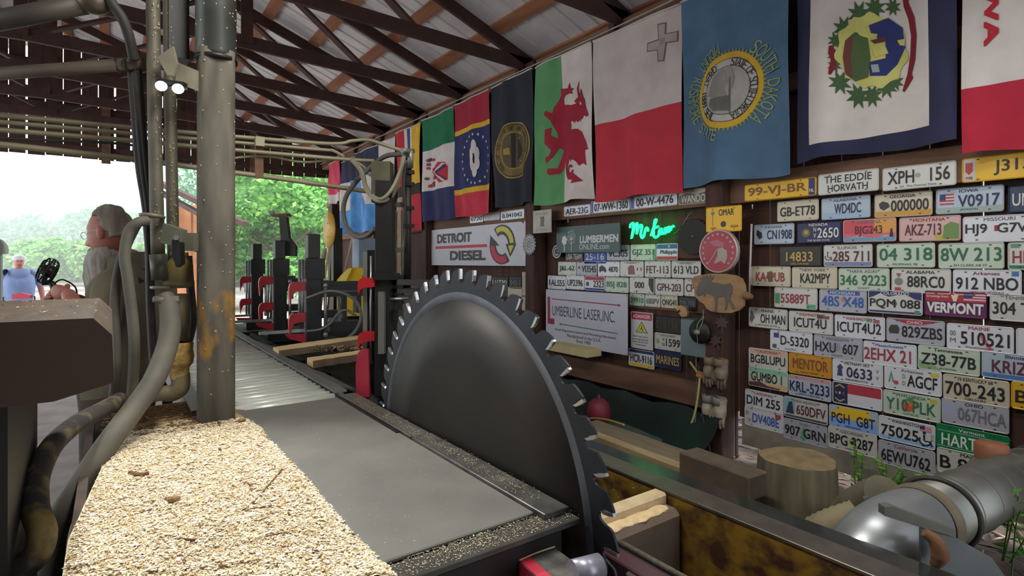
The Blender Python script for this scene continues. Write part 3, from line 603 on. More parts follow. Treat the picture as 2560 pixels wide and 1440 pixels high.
def plate(Z, x0, x1, yc, txt, bg='w', fg='k', top=None, tcol='s', bot=None, ext=(), span=(-.42, .42), th=.46, tv=0., h=.152, xw=PX_, label=None, hint='', bold=.012, grp='license plates on the wall', dh=.0):
    a = Z(x0, yc); b = Z(x1, yc); pa = onX(a[0], a[1], xw); pb = onX(b[0], b[1], xw); mid = onX((a[0] + b[0]) / 2, a[1], xw)
    w = abs(pa.y - pb.y) - .004; c = Vector((xw, (pa.y + pb.y) / 2, mid.z)); w = min(w, 1.2)
    if label is None: label = f"{NAME[bg]} license plate reading {txt}" + (f", {hint}" if hint else ' on the wooden wall')
    k = CN[bg]; o = obj('license_plate', sheetplate(w, h).mesh('license_plate'), None, label, 'license plate', grp, mw=wall_matrix(c))
    rot = ((hash_(txt) % 7) - 3) * .0022; o.matrix_world = o.matrix_world @ Matrix.Rotation(rot, 4, 'Z')
    o.data.materials.append(pm(k)); zf = .0032
    dec = MB()
    for ei, e in enumerate(ext):
        kind = e[0]; zf = .0032 + .00015 * ei
        if kind == 'r': flat(dec, [(e[1] * w, e[2] * h), (e[3] * w, e[2] * h), (e[3] * w, e[4] * h), (e[1] * w, e[4] * h)], zf, ink(e[5]))
        elif kind == 'd': flat(dec, disc(e[3] * h, 14, e[1] * w, e[2] * h), zf + .0004, ink(e[4]))
        elif kind == 'p': flat(dec, [(x * w, y * h) for x, y in e[1]], zf + .0004, ink(e[2]))
        elif kind == 'flag':
            x, y, ww, hh = e[1] * w, e[2] * h, e[3] * w, e[4] * h
            for s in range(7): flat(dec, [(x, y + hh * s / 7), (x + ww, y + hh * s / 7), (x + ww, y + hh * (s + 1) / 7), (x, y + hh * (s + 1) / 7)], zf + .0003, ink('#b03040' if s % 2 == 0 else '#c8c8c8'))
            flat(dec, [(x, y + hh * .43), (x + ww * .42, y + hh * .43), (x + ww * .42, y + hh), (x, y + hh)], zf + .0007, ink('#2a3568'))
        elif kind == 'wc':
            x, y, s = e[1] * w, e[2] * h, e[3] * h; m = ink(e[4])
            flat(dec, [(x + s * .45 * r_ * cos(t), y - s * .12 + s * .45 * r_ * sin(t)) for r_, rng in ((1, range(150, 380, 20)), (.72, range(370, 140, -20))) for t in [radians(q) for q in rng]], zf + .0004, m)
            flat(dec, [(x - s * .12, y - s * .1), (x + s * .4, y - s * .1), (x + s * .55, y - s * .5), (x + s * .42, y - s * .52), (x + s * .28, y - s * .2), (x, y - s * .2), (x, y + s * .35), (x - s * .14, y + s * .35)], zf + .0006, m); flat(dec, disc(s * .12, 10, x - s * .06, y + s * .5), zf + .0004, m)
        elif kind == 't': text_into(dec, e[1], e[2] * w, e[3] * h, e[4] * w, e[5] * h, zf + .0009, ink(INK.get(e[6], e[6])), .01, fit=e[7] if len(e) > 7 else 1.1)
    if bg not in 'yok' or True:
        for sx in (-.3, .3):
            for sy in (-.4, .4): flat(dec, rrect(.016, .007, .003, 2) if 0 else [(sx * w + x, sy * h + y) for x, y in rrect(.014, .006, .0028, 2)], zf + .001, ink('#35322f'))
    zf = .0034
    if dec.v: obj('printing', dec.mesh('printing'), o, kind='stuff')
    if txt and not txt.startswith('#'):
        mb = MB(); text_into(mb, txt, (span[0] + span[1]) / 2 * w, tv * h - .004, (span[1] - span[0]) * w, th * h, zf + .0022, ink(INK.get(fg, fg)), bold); obj('lettering', mb.mesh('lettering'), o)
    if top: mb = MB(); text_into(mb, top, 0, .36 * h, w * .52, .13 * h, zf + .0012, ink(INK.get(tcol, tcol)), .01, fit=1.2); obj('heading', mb.mesh('heading'), o)
    if bot: mb = MB(); text_into(mb, bot, 0, -.365 * h, w * .5, .09 * h, zf + .0012, ink(INK.get(tcol, tcol)), .005, fit=1.3); obj('motto', mb.mesh('motto'), o)
    return o
def hash_(s): return sum((i + 3) * ord(c) for i, c in enumerate(s)) if s else 0
BLU, SKY, YB = '#3f5fb0', '#8fb4da', '#d8b21e'
# ---- top ledger
LX = 3.996
plate(Z3, 75, 720, 335, '99-VJ-BR', 'y', 'o', ext=(('r', .40, -.47, .48, .47, '#26306e'), ('t', 'NL', .44, -.2, .06, .18, 'w')), span=(-.44, .37), th=.62, h=.13, xw=LX)
plate(Z3, 730, 1275, 268, '#eh', 'w', ext=(('t', 'THE EDDIE', 0, .2, .78, .33, 'k', 3), ('t', 'HORVATH', 0, -.22, .66, .33, 'k', 3)), h=.145, xw=LX, label='white plate with two lines of embossed black capitals beside the yellow dashed plate')
plate(Z3, 1300, 1965, 215, 'XPH   156', 'w', 'k', bot='SA  The Festival State', ext=(('d', 0, .05, .1, '#9a9a96'),), th=.56, h=.145, xw=LX, tv=.06)
plate(Z3, 2005, 2800, 130, '#j3', 'y', ext=(('r', -.48, -.45, -.33, .45, '#cbbab0'), ('p', [(-.455, .3), (-.365, .3), (-.365, -.05), (-.41, -.2), (-.455, -.05)], '#a8403a'), ('r', -.45, .17, -.37, .22, '#cbbab0'), ('r', -.45, .02, -.37, .07, '#cbbab0'), ('t', 'GBJ', -.41, -.33, .09, .13, 'k'), ('t', 'J3156', .16, 0, .55, .6, 'k', 2)), h=.14, xw=LX, label='long yellow plate with a red crest panel, large J and cut-off numbers')
plate(M1, 280, 545, 265, 'AER-23G', 'W', 'k', h=.11, xw=LX, th=.6)
plate(M1, 548, 940, 218, '07-WW-1360', 'W', 'k', top='OMAN', ext=(('r', -.49, -.48, -.43, .48, BLU), ('d', .1, 0, .14, '#c9c9d2')), span=(-.4, .46), th=.6, h=.125, xw=LX)
plate(M1, 942, 1418, 165, '00-W-4476', 'W', 'k', ext=(('r', -.49, -.48, -.41, .48, '#5564b5'),), span=(-.36, .42), th=.6, h=.125, xw=LX)
plate(M1, 1425, 1818, 118, 'WANDOAH', 'c', '#d8d4c8', ext=(('r', -.49, -.48, .49, .1, '#6a6458'), ('p', [(-.49, .1), (-.3, .25), (0, .12), (.3, .28), (.49, .1)], '#6a6458')), th=.5, tv=-.12, h=.13, xw=LX, label='worn grey plate with faded white capitals at the end of the ledger plates')
# ---- section right of the post
R = [
 (Z3, 365, 740, 520, 'GB-ET78', 'c', 'k', dict()),
 (Z3, 758, 1200, 495, 'WD4DC', 'b', 'n', dict(top='ALABAMA', span=(-.22, .32), ext=(('r', -.49, -.48, .49, -.2, '#9fb9d2'),))),
 (Z3, 1230, 1752, 468, '000000', 'c', 'k', dict(hint='peach coloured foot and small animal picture', top='GEORGIA', tcol='k', span=(-.2, .44), ext=(('r', -.485, -.47, .485, -.24, '#c9973f'), ('p', [(-.42, .1), (-.35, .2), (-.25, .12), (-.22, -.05), (-.33, -.2), (-.4, -.1)], '#3a3a34')))),
 (Z3, 1775, 2390, 425, 'V0917', 'b', 'n', dict(top='IOWA', tcol='n', bot='JACKSON', span=(-.16, .44), ext=(('flag', -.44, -.14, .22, .42), ('r', -.485, -.47, .485, -.25, '#9fb0a8')))),
 (Z3, 2415, 2950, 405, 'UN 4471', 'N', 'w', dict(label='dark blue license plate with a white U cut off by the frame')),
 (Z3, 160, 522, 730, 'CN1908', 'b', 'n', dict(top='INDIANA', span=(-.16, .45), ext=(('p', [(-.42, .25), (-.3, .1), (-.28, -.15), (-.36, -.25), (-.44, 0)], '#23262e'),))),
 (Z3, 540, 940, 715, '2650', 'n', 'w', dict(top='NEVADA', tcol='w', bot='THE SILVER STATE', span=(-.02, .45), label='navy license plate reading 2650 with white state heading on the wall', ext=(('t', 'N', -.08, .14, .06, .2, 'w'), ('t', 'V', -.08, -.14, .06, .2, 'w'), ('d', -.28, .0, .2, '#6c6a4a'), ('d', -.28, .02, .1, '#b5a04a')))),
 (Z3, 950, 1430, 697, 'BJG243', 'p', 'm', dict(top='ARIZONA', span=(-.26, .25), ext=(('r', -.485, -.12, .485, .46, '#cf4f5e'), ('r', .1, -.12, .485, .46, '#dc9a4a'), ('p', [(-.485, -.3), (-.2, -.22), (.1, -.34), (.3, -.2), (.485, -.3), (.485, -.12), (-.485, -.12)], '#d06a74'), ('r', -.485, -.46, .485, -.28, '#6f9bbb'), ('p', [(.38, -.3), (.4, .05), (.43, .05), (.45, -.3)], '#2a2230')), hint='red and orange sunset ground')),
 (Z3, 1448, 2005, 682, 'AKZ-713', 'p', 'm', dict(top='MONTANA', tcol='r', span=(-.4, .2), ext=(('p', [(.22, -.42), (.24, .1), (.35, .25), (.47, .15), (.47, -.42)], '#6d8c4c'), ('r', .1, -.44, .47, -.2, '#bfa94e')))),
 (Z3, 2012, 2700, 680, 'HJ9  G7W', 'W', 'k', dict(top='MISSOURI', span=(-.46, .46), ext=(('r', -.065, -.09, -.005, .13, '#a02a3a'),))),
 (Z3, 382, 768, 925, '14833', 'k', 'y', dict(hint='dull gold digits on black', bot='DELAWARE', tcol='y', span=(-.32, .3))),
 (Z3, 778, 1218, 922, '285 711', 'w', 'm', dict(hint='wheelchair mark and blue foot', top='ILLINOIS', span=(-.3, .44), ext=(('wc', -.4, -.02, .34, '#4a4438'), ('r', -.485, -.47, .485, -.28, '#7c83a8')))),
 (Z3, 1250, 1775, 920, '04 318', 'g', 'g', dict(hint='green digits, two groups, beside the wheelchair plate', bot='PILIPINAS 78', tcol='g', span=(-.45, .46), th=.52, tv=.08)),
 (Z3, 1797, 2392, 922, '8W 213', 'g', 'g', dict(hint='biggest green characters', bot='EH CLARK AB 77', tcol='g', span=(-.46, .46), th=.52, tv=.08)),
 (Z3, 2412, 3000, 925, 'HR 1205', 'w', 'r', dict(label='white license plate with red HR and a green foot at the frame edge', ext=(('r', -.485, -.47, .485, -.33, '#1f7d5e'), ('r', -.45, .3, -.3, .44, '#4f9a78')))),
 (Z3, 130, 490, 1105, 'KA4PUB', 'c', 'r', dict(span=(-.36, .36), ext=(('p', [(-.08, .2), (.05, .28), (.08, -.25), (-.02, -.3)], '#3f7a4c'),))),
 (Z3, 495, 905, 1118, 'KA2MPY', 'c', 'k', dict(top='NEW YORK', span=(-.3, .36))),
 (Z3, 910, 1370, 1135, '346 9223', 'g', 'g', dict(hint='green digits in two groups beside KA2MPY', bot='GUAM', span=(-.46, .44), top='HAFA ADAI')),
 (Z3, 1380, 1918, 1148, '88RC0', 'w', 'k', dict(hint='medal picture and red square', top='ALABAMA', tcol='k', span=(-.22, .4), ext=(('d', -.37, -.04, .16, '#7d7c78'), ('p', [(-.42, .3), (-.32, .3), (-.37, .12)], '#8f5a5a'), ('r', -.44, -.42, -.33, -.28, '#a83a40')))),
 (Z3, 1925, 2548, 1165, '912 NBO', 'W', 'k', dict(top='Arkansas', tcol='#7a2440', bot='VIETNAM VETERAN', span=(-.45, .45), ext=(('r', .36, .26, .46, .44, '#3b78a8'),))),
 (Z3, 2556, 3100, 1180, 'TK 90', 'w', 'k', dict(label='off-white license plate cut off at the frame edge beside the 912 plate')),
 (Z3, 340, 728, 1300, '55889T', 'w', 'r', dict(span=(-.34, .34), ext=(('r', -.48, -.3, -.36, .2, '#4f9a62'), ('r', .26, -.46, .46, -.26, '#4fa080')))),
 (Z3, 738, 1168, 1325, '4BS X48', 'v', 'b', dict(top='MICHIGAN', tcol='w', span=(-.44, .44), ext=(('r', -.3, .27, .36, .46, BLU), ('d', .02, .05, .1, '#c08060')))),
 (Z3, 1172, 1665, 1335, 'PQM 088', 'w', 'k', dict(top='COLORADO', tcol='w', span=(-.46, .46), th=.42, tv=-.06, ext=(('p', [(-.485, .47), (-.485, .14), (-.4, .2), (-.28, .34), (-.1, .22), (.05, .3), (.2, .34), (.36, .16), (.485, .12), (.485, .47)], '#2c2f68'), ('r', -.485, -.47, .485, -.38, '#2c2f68'), ('d', 0, -.06, .1, '#6a6a4e'), ('r', .36, -.44, .45, -.3, '#3f8a70')))),
 (Z3, 1672, 2238, 1355, 'VERMONT', 'P', 'w', dict(span=(-.45, .45), th=.42, tv=-.12, bold=.035, hint='red and purple souvenir', ext=(('r', -.485, .1, .485, .47, '#a82a36'), ('flag', .14, .13, .34, .34), ('p', [(-.06, .36), (.06, .38), (.03, .12), (-.02, .12)], '#d8cfb0'), ('t', 'Greetings from', -.28, .28, .36, .12, 'w')))),
 (Z3, 2252, 2850, 1390, '304 TRK', 'w', 'k', dict(top='TENNESSEE', span=(-.45, .46))),
 (Z4, 112, 462, 412, 'OH MAN', 'w', 'k', dict(top='MAINE', tcol='k', bot='ANTIQUE AUTO', span=(-.18, .45), ext=(('p', [(-.47, -.1), (-.42, .35), (-.33, 0), (-.42, -.3)], '#5a5f58'),))),
 (Z4, 468, 868, 450, 'ICUT4U', 'w', 'k', dict(top='WASHINGTON', tcol='r', span=(-.37, .36), ext=(('r', .15, .22, .28, .4, '#4a4a48'), ('r', .28, .22, .42, .36, '#8a4a48')))),
 (Z4, 875, 1330, 492, 'ICUT4U2', 'W', 'k', dict(top='WASHINGTON', tcol='r', span=(-.44, .43), ext=(('r', .14, .24, .26, .42, '#5fb09a'), ('r', .28, .22, .4, .38, '#a85a60')))),
 (Z4, 1335, 1862, 530, '829ZBS', 'v', 'k', dict(top='OHIO', tcol='w', span=(-.22, .46), ext=(('p', [(-.4, .46), (.42, .46), (.1, .26), (-.1, .26)], '#a03040'), ('p', [(-.46, 0), (-.42, .2), (-.3, .22), (-.26, .05), (-.28, -.15), (-.44, -.15)], '#3a3834')))),
 (Z4, 1870, 2478, 590, '510521', 'W', 'k', dict(hint='red heading and red animal across the digits', top='MAINE', tcol='r', bot='Vacationland', span=(-.28, .44), th=.5, ext=(('t', '00', -.4, .12, .09, .2, 's'), ('t', 'M', -.4, -.15, .09, .18, 's'), ('p', [(0, .25), (.06, .1), (.12, -.1), (.2, -.4), (.15, -.42), (.03, -.05)], '#c05a62')))),
 (Z4, 2485, 2950, 640, '#bl', 'W', 'k', dict(label='blank white license plate at the frame edge beside the 510521 plate')),
 (Z4, 303, 685, 620, 'D-5320', 'W', 'k', dict(bot='ALASKA', span=(-.24, .42), tv=.06, ext=(('r', -.41, .12, -.28, .36, '#35408a'), ('r', -.44, -.4, -.34, -.2, '#55555a')))),
 (Z4, 690, 1130, 672, 'HXU  607', 'v', 'k', dict(top='MISSISSIPPI', bot='HINDS', span=(-.46, .42), ext=(('d', -.02, .02, .2, '#8d93a6'),))),
 (Z4, 1130, 1612, 735, '2EHX 21', 'W', 'r', dict(top='Massachusetts', tcol='b', span=(-.48, .4), th=.52)),
 (Z4, 1615, 2175, 785, 'Z38-77B', 'g', 'k', dict(top='Tennessee', tcol='k', bot='JACKSON', span=(-.44, .44), ext=(('p', [(-.48, -.45), (-.48, -.1), (-.2, -.3), (-.1, -.45)], '#7f9f70'),))),
 (Z4, 2180, 2800, 850, 'KRIZ 11', 'b', 'm', dict(top='Illinois', tcol='n', span=(-.34, .46), ext=(('r', -.485, -.47, .485, -.3, '#4a72b0'),), label='pale blue license plate starting KRIZ with a darker blue foot')),
 (Z4, 112, 465, 778, 'BGBLUPU', 'w', 'k', dict(top='CALIFORNIA', tcol='r', span=(-.44, .44), th=.44, ext=(('r', -.485, .22, .485, .46, '#cba590'),))),
 (Z4, 468, 855, 830, 'MENTOR', 'o', 'o', dict(bot='NEW YORK', tcol='o', span=(-.4, .42), th=.5, tv=.05)),
 (Z4, 855, 1310, 895, '0633', 'W', 'n', dict(hint='dark soldier figure before the digits', top='VIETNAM VET', tcol='k', bot='MINNESOTA', span=(-.2, .3), ext=(('p', [(-.4, -.25), (-.38, .05), (-.4, .15), (-.33, .3), (-.27, .15), (-.3, .05), (-.28, -.25)], '#3b4266'), ('t', 'V', .4, .16, .06, .16, 's'), ('t', 'V', .4, -.12, .06, .16, 's')))),
 (Z4, 1315, 1835, 965, 'AGCF', 'W', 'k', dict(top='Arkansas', tcol='s', span=(-.08, .43), th=.5, ext=(('p', [(-.42, -.2), (-.37, .3), (-.31, -.2), (-.34, -.2), (-.37, .1), (-.39, -.2)], '#3f8a62'), ('d', -.28, -.18, .09, '#b04a50'), ('t', 'D', -.14, .12, .05, .18, 's'), ('t', 'D', -.14, -.16, .05, .18, 's'), ('r', .32, .26, .45, .42, '#c2b440')))),
 (Z4, 1838, 2440, 1055, '700-243', 'c', 'k', dict(top='19 KENTUCKY 68', tcol='k', bot='NELSON', span=(-.46, .43), th=.52)),
 (Z4, 2442, 2950, 1125, 'B 52', 'y', 'k', dict(label='yellow license plate starting with B at the frame edge')),
 (Z4, 110, 465, 950, 'GUMBO 1', 'g', 'k', dict(span=(-.42, .36), tv=.06, ext=(('r', -.485, .25, .485, .46, '#7fb59c'), ('r', -.485, -.47, .485, -.22, '#c9a878'), ('p', [(-.485, -.47), (-.485, -.3), (-.2, -.2), (0, -.36), (.3, -.4), (.3, -.47)], '#5a3048')))),
 (Z4, 465, 852, 1030, 'KRL-5233', 'b', 'n', dict(bot='NORTH CAROLINA', tcol='n', span=(-.46, .46), th=.5, ext=(('r', -.485, .3, .485, .46, '#c08a88'),))),
 (Z4, 855, 1305, 1100, '#nc', 'W', 'k', dict(label='license plate printed as flag, navy hoist with star, red over white', ext=(('r', -.49, -.47, -.18, .47, '#22284f'), ('r', -.18, .02, .49, .47, '#a83440'), ('p', [(-.34 + .03 * (1 if j % 2 else .4) * cos(j * pi / 5 + .3), .09 * (1 if j % 2 else .4) * sin(j * pi / 5 + .3)) for j in range(10)], '#d8d8d4'), ('t', 'N', -.41, 0, .04, .12, 'y'), ('t', 'C', -.26, 0, .04, .12, 'y'), ('p', [(-.44, .22), (-.34, .34), (-.24, .22), (-.24, .28), (-.34, .41), (-.44, .28)], '#b5a05a'), ('p', [(-.44, -.22), (-.34, -.34), (-.24, -.22), (-.24, -.28), (-.34, -.41), (-.44, -.28)], '#b5a05a')))),
 (Z4, 1308, 1825, 1190, 'Y10 PLK', 'g', 'g', dict(bot='CITRUS', tcol='g', top='MYFLORIDA', span=(-.44, .42), th=.5, ext=(('d', -.06, -.08, .2, '#c8563a'), ('d', .03, .08, .15, '#d8683f'), ('p', [(-.12, .2), (.02, .36), (.08, .1)], '#3f8a4c'), ('r', .32, .24, .44, .4, '#b5a83c')))),
 (Z4, 1825, 2435, 1275, '067HCA', 'v', 's', dict(hint='pale worn letters above the green plate', top='OHIO', tcol='n', span=(-.24, .46), th=.5, ext=(('d', -.37, .05, .2, '#9aa0bd'),))),
 (Z4, 80, 425, 1155, 'DIM 255', 'W', 'k', dict(top='CARDINAL', tcol='r', span=(-.45, .42))),
 (Z4, 425, 820, 1230, '650DFV', 'w', 'm', dict(top='NEW MEXICO', span=(-.2, .46), ext=(('r', -.48, -.3, -.24, .44, '#7fa4b8'), ('p', [(-.45, -.3), (-.38, .25), (-.3, .3), (-.26, -.3)], '#2a3a4a'), ('r', -.485, -.46, .485, -.36, '#4a4a50')))),
 (Z4, 825, 1270, 1312, 'PGH  G8T', 'b', 'n', dict(bot='VIRGINIA', tcol='n', span=(-.44, .44), tv=-.02, th=.44, ext=(('r', -.32, .2, .34, .46, YB), ('r', -.46, -.02, .34, .24, YB), ('r', -.485, -.47, .485, -.05, '#7fa2d8')))),
 (Z4, 75, 425, 1310, 'DV408E', 'W', 'b', dict(span=(-.28, .4), ext=(('r', .3, .18, .44, .4, '#b04838'), ('t', 'D', -.42, .16, .08, .18, 's'), ('t', 'V', -.36, -.2, .08, .18, 's')))),
 (Z5, 355, 690, 365, '907 GRN', 'v', 'k', dict(top='Oregon', span=(-.46, .46), ext=(('p', [(-.06, -.4), (0, -.4), (-.0, -.3), (.06, -.3), (.02, -.1), (.04, -.1), (-.02, .3), (-.09, -.1), (-.06, -.1), (-.11, -.3), (-.06, -.3)], '#4a9a78'),))),
 (Z5, 690, 1062, 432, 'BPG 8287', 'w', 'k', dict(top='GEORGIA', tcol='s', bot='PIERCE', span=(-.46, .43), ext=(('d', .02, -.02, .13, '#4a4038'),))),
 (Z5, 1068, 1500, 362, '75025', 'W', 'k', dict(hint='large wheelchair symbol at the end', top='WASHINGTON', tcol='k', span=(-.45, .22), tv=-.05, ext=(('r', -.485, -.47, .485, -.3, '#8fb0dc'), ('wc', .33, -.12, .5, '#22222a'), ('flag', .24, .18, .2, .2), ('t', 'D', .45, .05, .04, .12, 's'), ('t', 'P', .45, -.12, .04, .12, 's')))),
 (Z5, 1065, 1500, 552, '6EWU762', 'v', 'k', dict(top='California', tcol='#8a4a4a', span=(-.44, .42), th=.5, tv=-.05)),
 (Z5, 1500, 2060, 440, 'HARTLND', 'G', 'w', dict(top='Vermont', tcol='w', span=(-.42, .46), th=.46, tv=-.05, ext=(('r', -.48, .235, .48, .25, '#c8d8cc'), ('r', -.48, -.36, .48, -.345, '#c8d8cc')))),
 (Z5, 1505, 2040, 622, 'B 8496', 'w', 'k', dict(top='MAINE', tcol='k', span=(-.45, .45), th=.5)),
]
for Z, x0, x1, yc, txt, bg_, fg_, kw in R: plate(Z, x0, x1, yc, txt, bg_, fg_, **kw)
# ---- section left of the post
MX = 4.07
L = [
 (M1, 293, 475, 722, 'USA TEAM', 'k', 'w', dict(h=.13, ext=(('r', -.48, -.47, .48, -.3, '#7a2434'),), label='black license plate with a dark red strip under the tree sign')),
 (M1, 480, 705, 722, '25-16', 'B', 'w', dict(hint='under the green tree sign')), (M1, 707, 940, 690, 'VC305', 'v', 'k', dict()),
 (M1, 945, 1200, 685, 'GJZ 351', 'g', 'g', dict(ext=(('r', .4, -.46, .48, .2, '#3f9a70'),))),
 (M1, 1202, 1423, 680, 'Philippin', 'W', 'n', dict(th=.3, ext=(('r', -.485, .2, .485, .47, '#3a5aa8'), ('r', -.485, -.47, .485, -.26, '#b84a44'), ('d', .1, .33, .07, YB)), span=(-.3, .45))),
 (M1, 222, 403, 845, 'J&L-62', 'g', 'k', dict()), (M1, 405, 612, 845, 'VI3545', 'v', 'k', dict(span=(-.22, .46), ext=(('d', -.36, .05, .1, '#55555a'),))),
 (M1, 618, 840, 850, '4870', 'W', 'k', dict(hint='small car picture before the digits', span=(0, .42), th=.36, ext=(('p', [(-.44, -.15), (-.42, .15), (-.3, .25), (-.15, .1), (-.08, -.15)], '#3a3d42'), ('d', -.38, -.17, .07, '#1d1d1d'), ('d', -.15, -.17, .07, '#1d1d1d')))),
 (M1, 842, 1080, 850, '#moose', 'w', 'k', dict(label='white plate with small brown bear picture and red leaf mark', ext=(('p', [(-.14, -.35), (-.16, .1), (-.05, .25), (.1, .2), (.14, -.35)], '#8a5a52'), ('r', .22, -.1, .27, .1, '#b03a3a'), ('r', .37, -.1, .42, .1, '#b03a3a'), ('t', 'NUNAVUT', 0, .38, .5, .12, 's')))),
 (M1, 1085, 1352, 852, 'FET-113', 'w', 'm', dict()), (M1, 1355, 1655, 855, '613 VLD', 'w', 'k', dict(top='ONTARIO')),
 (M1, 118, 300, 985, 'ALS55', 'W', 'k', dict(span=(-.3, .45), ext=(('r', -.42, -.2, -.35, .2, '#3a3a55'),))), (M1, 302, 485, 985, 'UP2396', 'W', 'k', dict()),
 (M1, 487, 690, 995, '2323', 'W', 'k', dict(hint='red top and blue foot', span=(-.05, .46), ext=(('r', -.485, .22, .485, .47, '#a83a48'), ('r', -.485, -.47, .485, -.32, '#35408a'), ('d', -.35, -.05, .16, '#4a5078')))),
 (M1, 692, 930, 1008, 'BSJ 828', 'g', 'g', dict()), (M1, 935, 1188, 1015, '000', 'w', 'k', dict(hint='three zeros and a dark patch at one end', span=(-.28, .1), th=.4, tv=.05, ext=(('p', [(.28, .47), (.47, .47), (.47, -.45), (.36, -.3), (.27, .1)], '#35332f'), ('d', -.2, -.38, .06, '#333'+'333'))))
 , (M1, 1190, 1478, 1030, 'GPH-203', 'w', 'm', dict()), (M1, 1480, 1760, 1040, 'CP 6104', 'w', 'm', dict(label='off-white license plate starting CP half hidden by the moose plaque', xw=4.08)),
 (M1, 938, 1090, 1158, '39910', 'g', 'g', dict(hint='short plate below BSJ 828', h=.115)), (M1, 1092, 1248, 1168, '680PV', 'w', 's', dict(h=.115)), (M1, 1250, 1420, 1180, 'ONG41', 'c', 'k', dict(h=.115)), (M1, 1425, 1610, 1195, '29U98', 'k', 's', dict(h=.12)),
 (M2, 885, 1090, 155, '213-36', 'k', '#4a3026', dict(label='dark brown license plate with numbers hardly lighter than the wall')), (M2, 888, 1092, 285, '1599', 'w', 'k', dict(hint='small round crest, beside the electrical box', top='WISCONSIN', span=(-.05, .46), ext=(('d', -.36, -.02, .14, '#a59a58'), ('t', 'V', -.15, .12, .08, .2, 'k'), ('t', 'N', -.15, -.18, .08, .2, 'k')))),
 (M2, 695, 890, 410, 'HCR-9116', 'W', 'k', dict(h=.165, ext=(('r', -.48, .3, .48, .47, '#2b3468'), ('r', -.48, -.47, .48, -.3, YB)))), (M2, 887, 1095, 420, 'MARINES', 'n', 'y', dict(h=.165)),
 (PXL, 1229, 1271, 706, '11J730', 'k', 'w', dict(hint='just over the top of the big saw blade')), (PXL, 1273, 1304, 706, '845-1', 'k', 's', dict(label='dark license plate with faint grey numbers beside the handwritten paper')),
 (PXL, 1270, 1305, 733, '#tan', 'c', 'k', dict(label='blank tan license plate just above the saw teeth')), (PXL, 1305, 1343, 760, '#gn', 'c', 'k', dict(label='small cream plate with a green patch and figure below the paper', h=.17, ext=(('r', -.3, -.2, .05, .25, '#4f8a78'), ('d', .28, .05, .2, '#a88a68'), ('r', -.3, -.4, .2, -.24, '#a8606a')))),
 (PXL, 1175, 1208, 546, '0720', 'W', 'k', dict(xw=LX, h=.12, label='short white plate reading 0720 at the far end of the ledger')), (PXL, 1209, 1250, 541, 'GERMANY', 'v', 'w', dict(xw=LX, h=.11, label='long grey plate with washed out letters between two white plates')), (PXL, 1252, 1311, 537, 'B.041042', 'W', 'k', dict(xw=LX, h=.115)),
]
for Z, x0, x1, yc, txt, bg_, fg_, kw in L: kw.setdefault('xw', MX); plate(Z, x0, x1, yc, txt, bg_, fg_, **kw)
plate(M1, 1700, 2062, 350, '#om', 'y', 'k', h=.20, xw=3.885, label='yellow novelty plate with hand lettered name and small owl', ext=(('t', 'OMAR', .08, .26, .42, .26, 'k'), ('d', -.0, -.2, .12, '#3a3424'), ('d', -.3, .25, .08, '#4f8a78'), ('r', -.31, -.25, -.295, .2, '#8a7a2c'), ('t', 'OREGON', .3, -.3, .22, .09, 'o'), ('t', 'OHIO', -.28, -.34, .16, .08, 'o')))
# ================================================================ signs and things hung on the wall
def wallbox(p0, p1, xw):
    """corner pixels -> centre point, width, height on the wall plane xw"""
    a = onX(p0[0], p0[1], xw); b = onX(p1[0], p1[1], xw); return Vector((xw, (a.y + b.y) / 2, (a.z + b.z) / 2)), abs(a.y - b.y), abs(a.z - b.z)
def local(c):
    def g(px, py): q = onX(px, py, c.x); return (c.y - q.y, q.z - c.z)
    return g
def thing_on(name, c, mb, m, label, cat, group=None):
    o = obj(name, mb.mesh(name), None, label, cat, group, mw=wall_matrix(c))
    if m is not None and not o.data.materials: o.data.materials.append(m)
    return o
def sub(name, mb, parent, m=None):
    o = obj(name, mb.mesh(name), parent)
    if m is not None and not o.data.materials: o.data.materials.append(m)
    return o
def cloth_panel(w, h, amp, seed, nx=24, ny=14, t=0.004):
    f = lambda x, y: Vector((x, y, t + amp * (sin(x * 9 + seed) * .6 + sin(y * 13 + x * 5 + seed * 2) * .5)))
    vs = [f(-w / 2 + w * i / nx, -h / 2 + h * j / ny) for j in range(ny + 1) for i in range(nx + 1)]
    fs = [(j * (nx + 1) + i, j * (nx + 1) + i + 1, (j + 1) * (nx + 1) + i + 1, (j + 1) * (nx + 1) + i) for j in range(ny) for i in range(nx)]
    m_ = MB(); m_.add(vs, fs, None, True); return m_, f
# --- banner with red bar and arrows
c = (onX(1076, 620, 4.0) + onX(1322, 608, 4.0)) / 2; w = abs(onX(1076, 620, 4.0).y - onX(1322, 608, 4.0).y); h = .535
c.z = (onX(1076, 619, 4.0).z + onX(1322, 609, 4.0).z) / 2
mb, f = cloth_panel(w, h, .004, 1); o = thing_on('banner', c, mb, mat('#c9c9cf', .55, 0, '#bfbfc8', 4), 'white cloth banner with dark capitals, red bar and round arrow emblem', 'banner')
ff = lambda off: (lambda x, y: f(x, y) + Vector((0, 0, off)))
g = lambda a, b: (lambda q: ((a - 310) / 650. * w * 1.0 - w / 2, -((b - (870 - (a - 310) * .08) ) / 282. - .5) * h))(0)
DT = mat('#3b393b', .6); mb = MB()
text_into(mb, 'DETROIT', -.21 * w, .235 * h, .40 * w, .26 * h, 0, DT, .045, f=ff(.003)); text_into(mb, 'DIESEL', -.06 * w, -.24 * h, .38 * w, .26 * h, 0, DT, .045, f=ff(.003)); sub('lettering', mb, o)
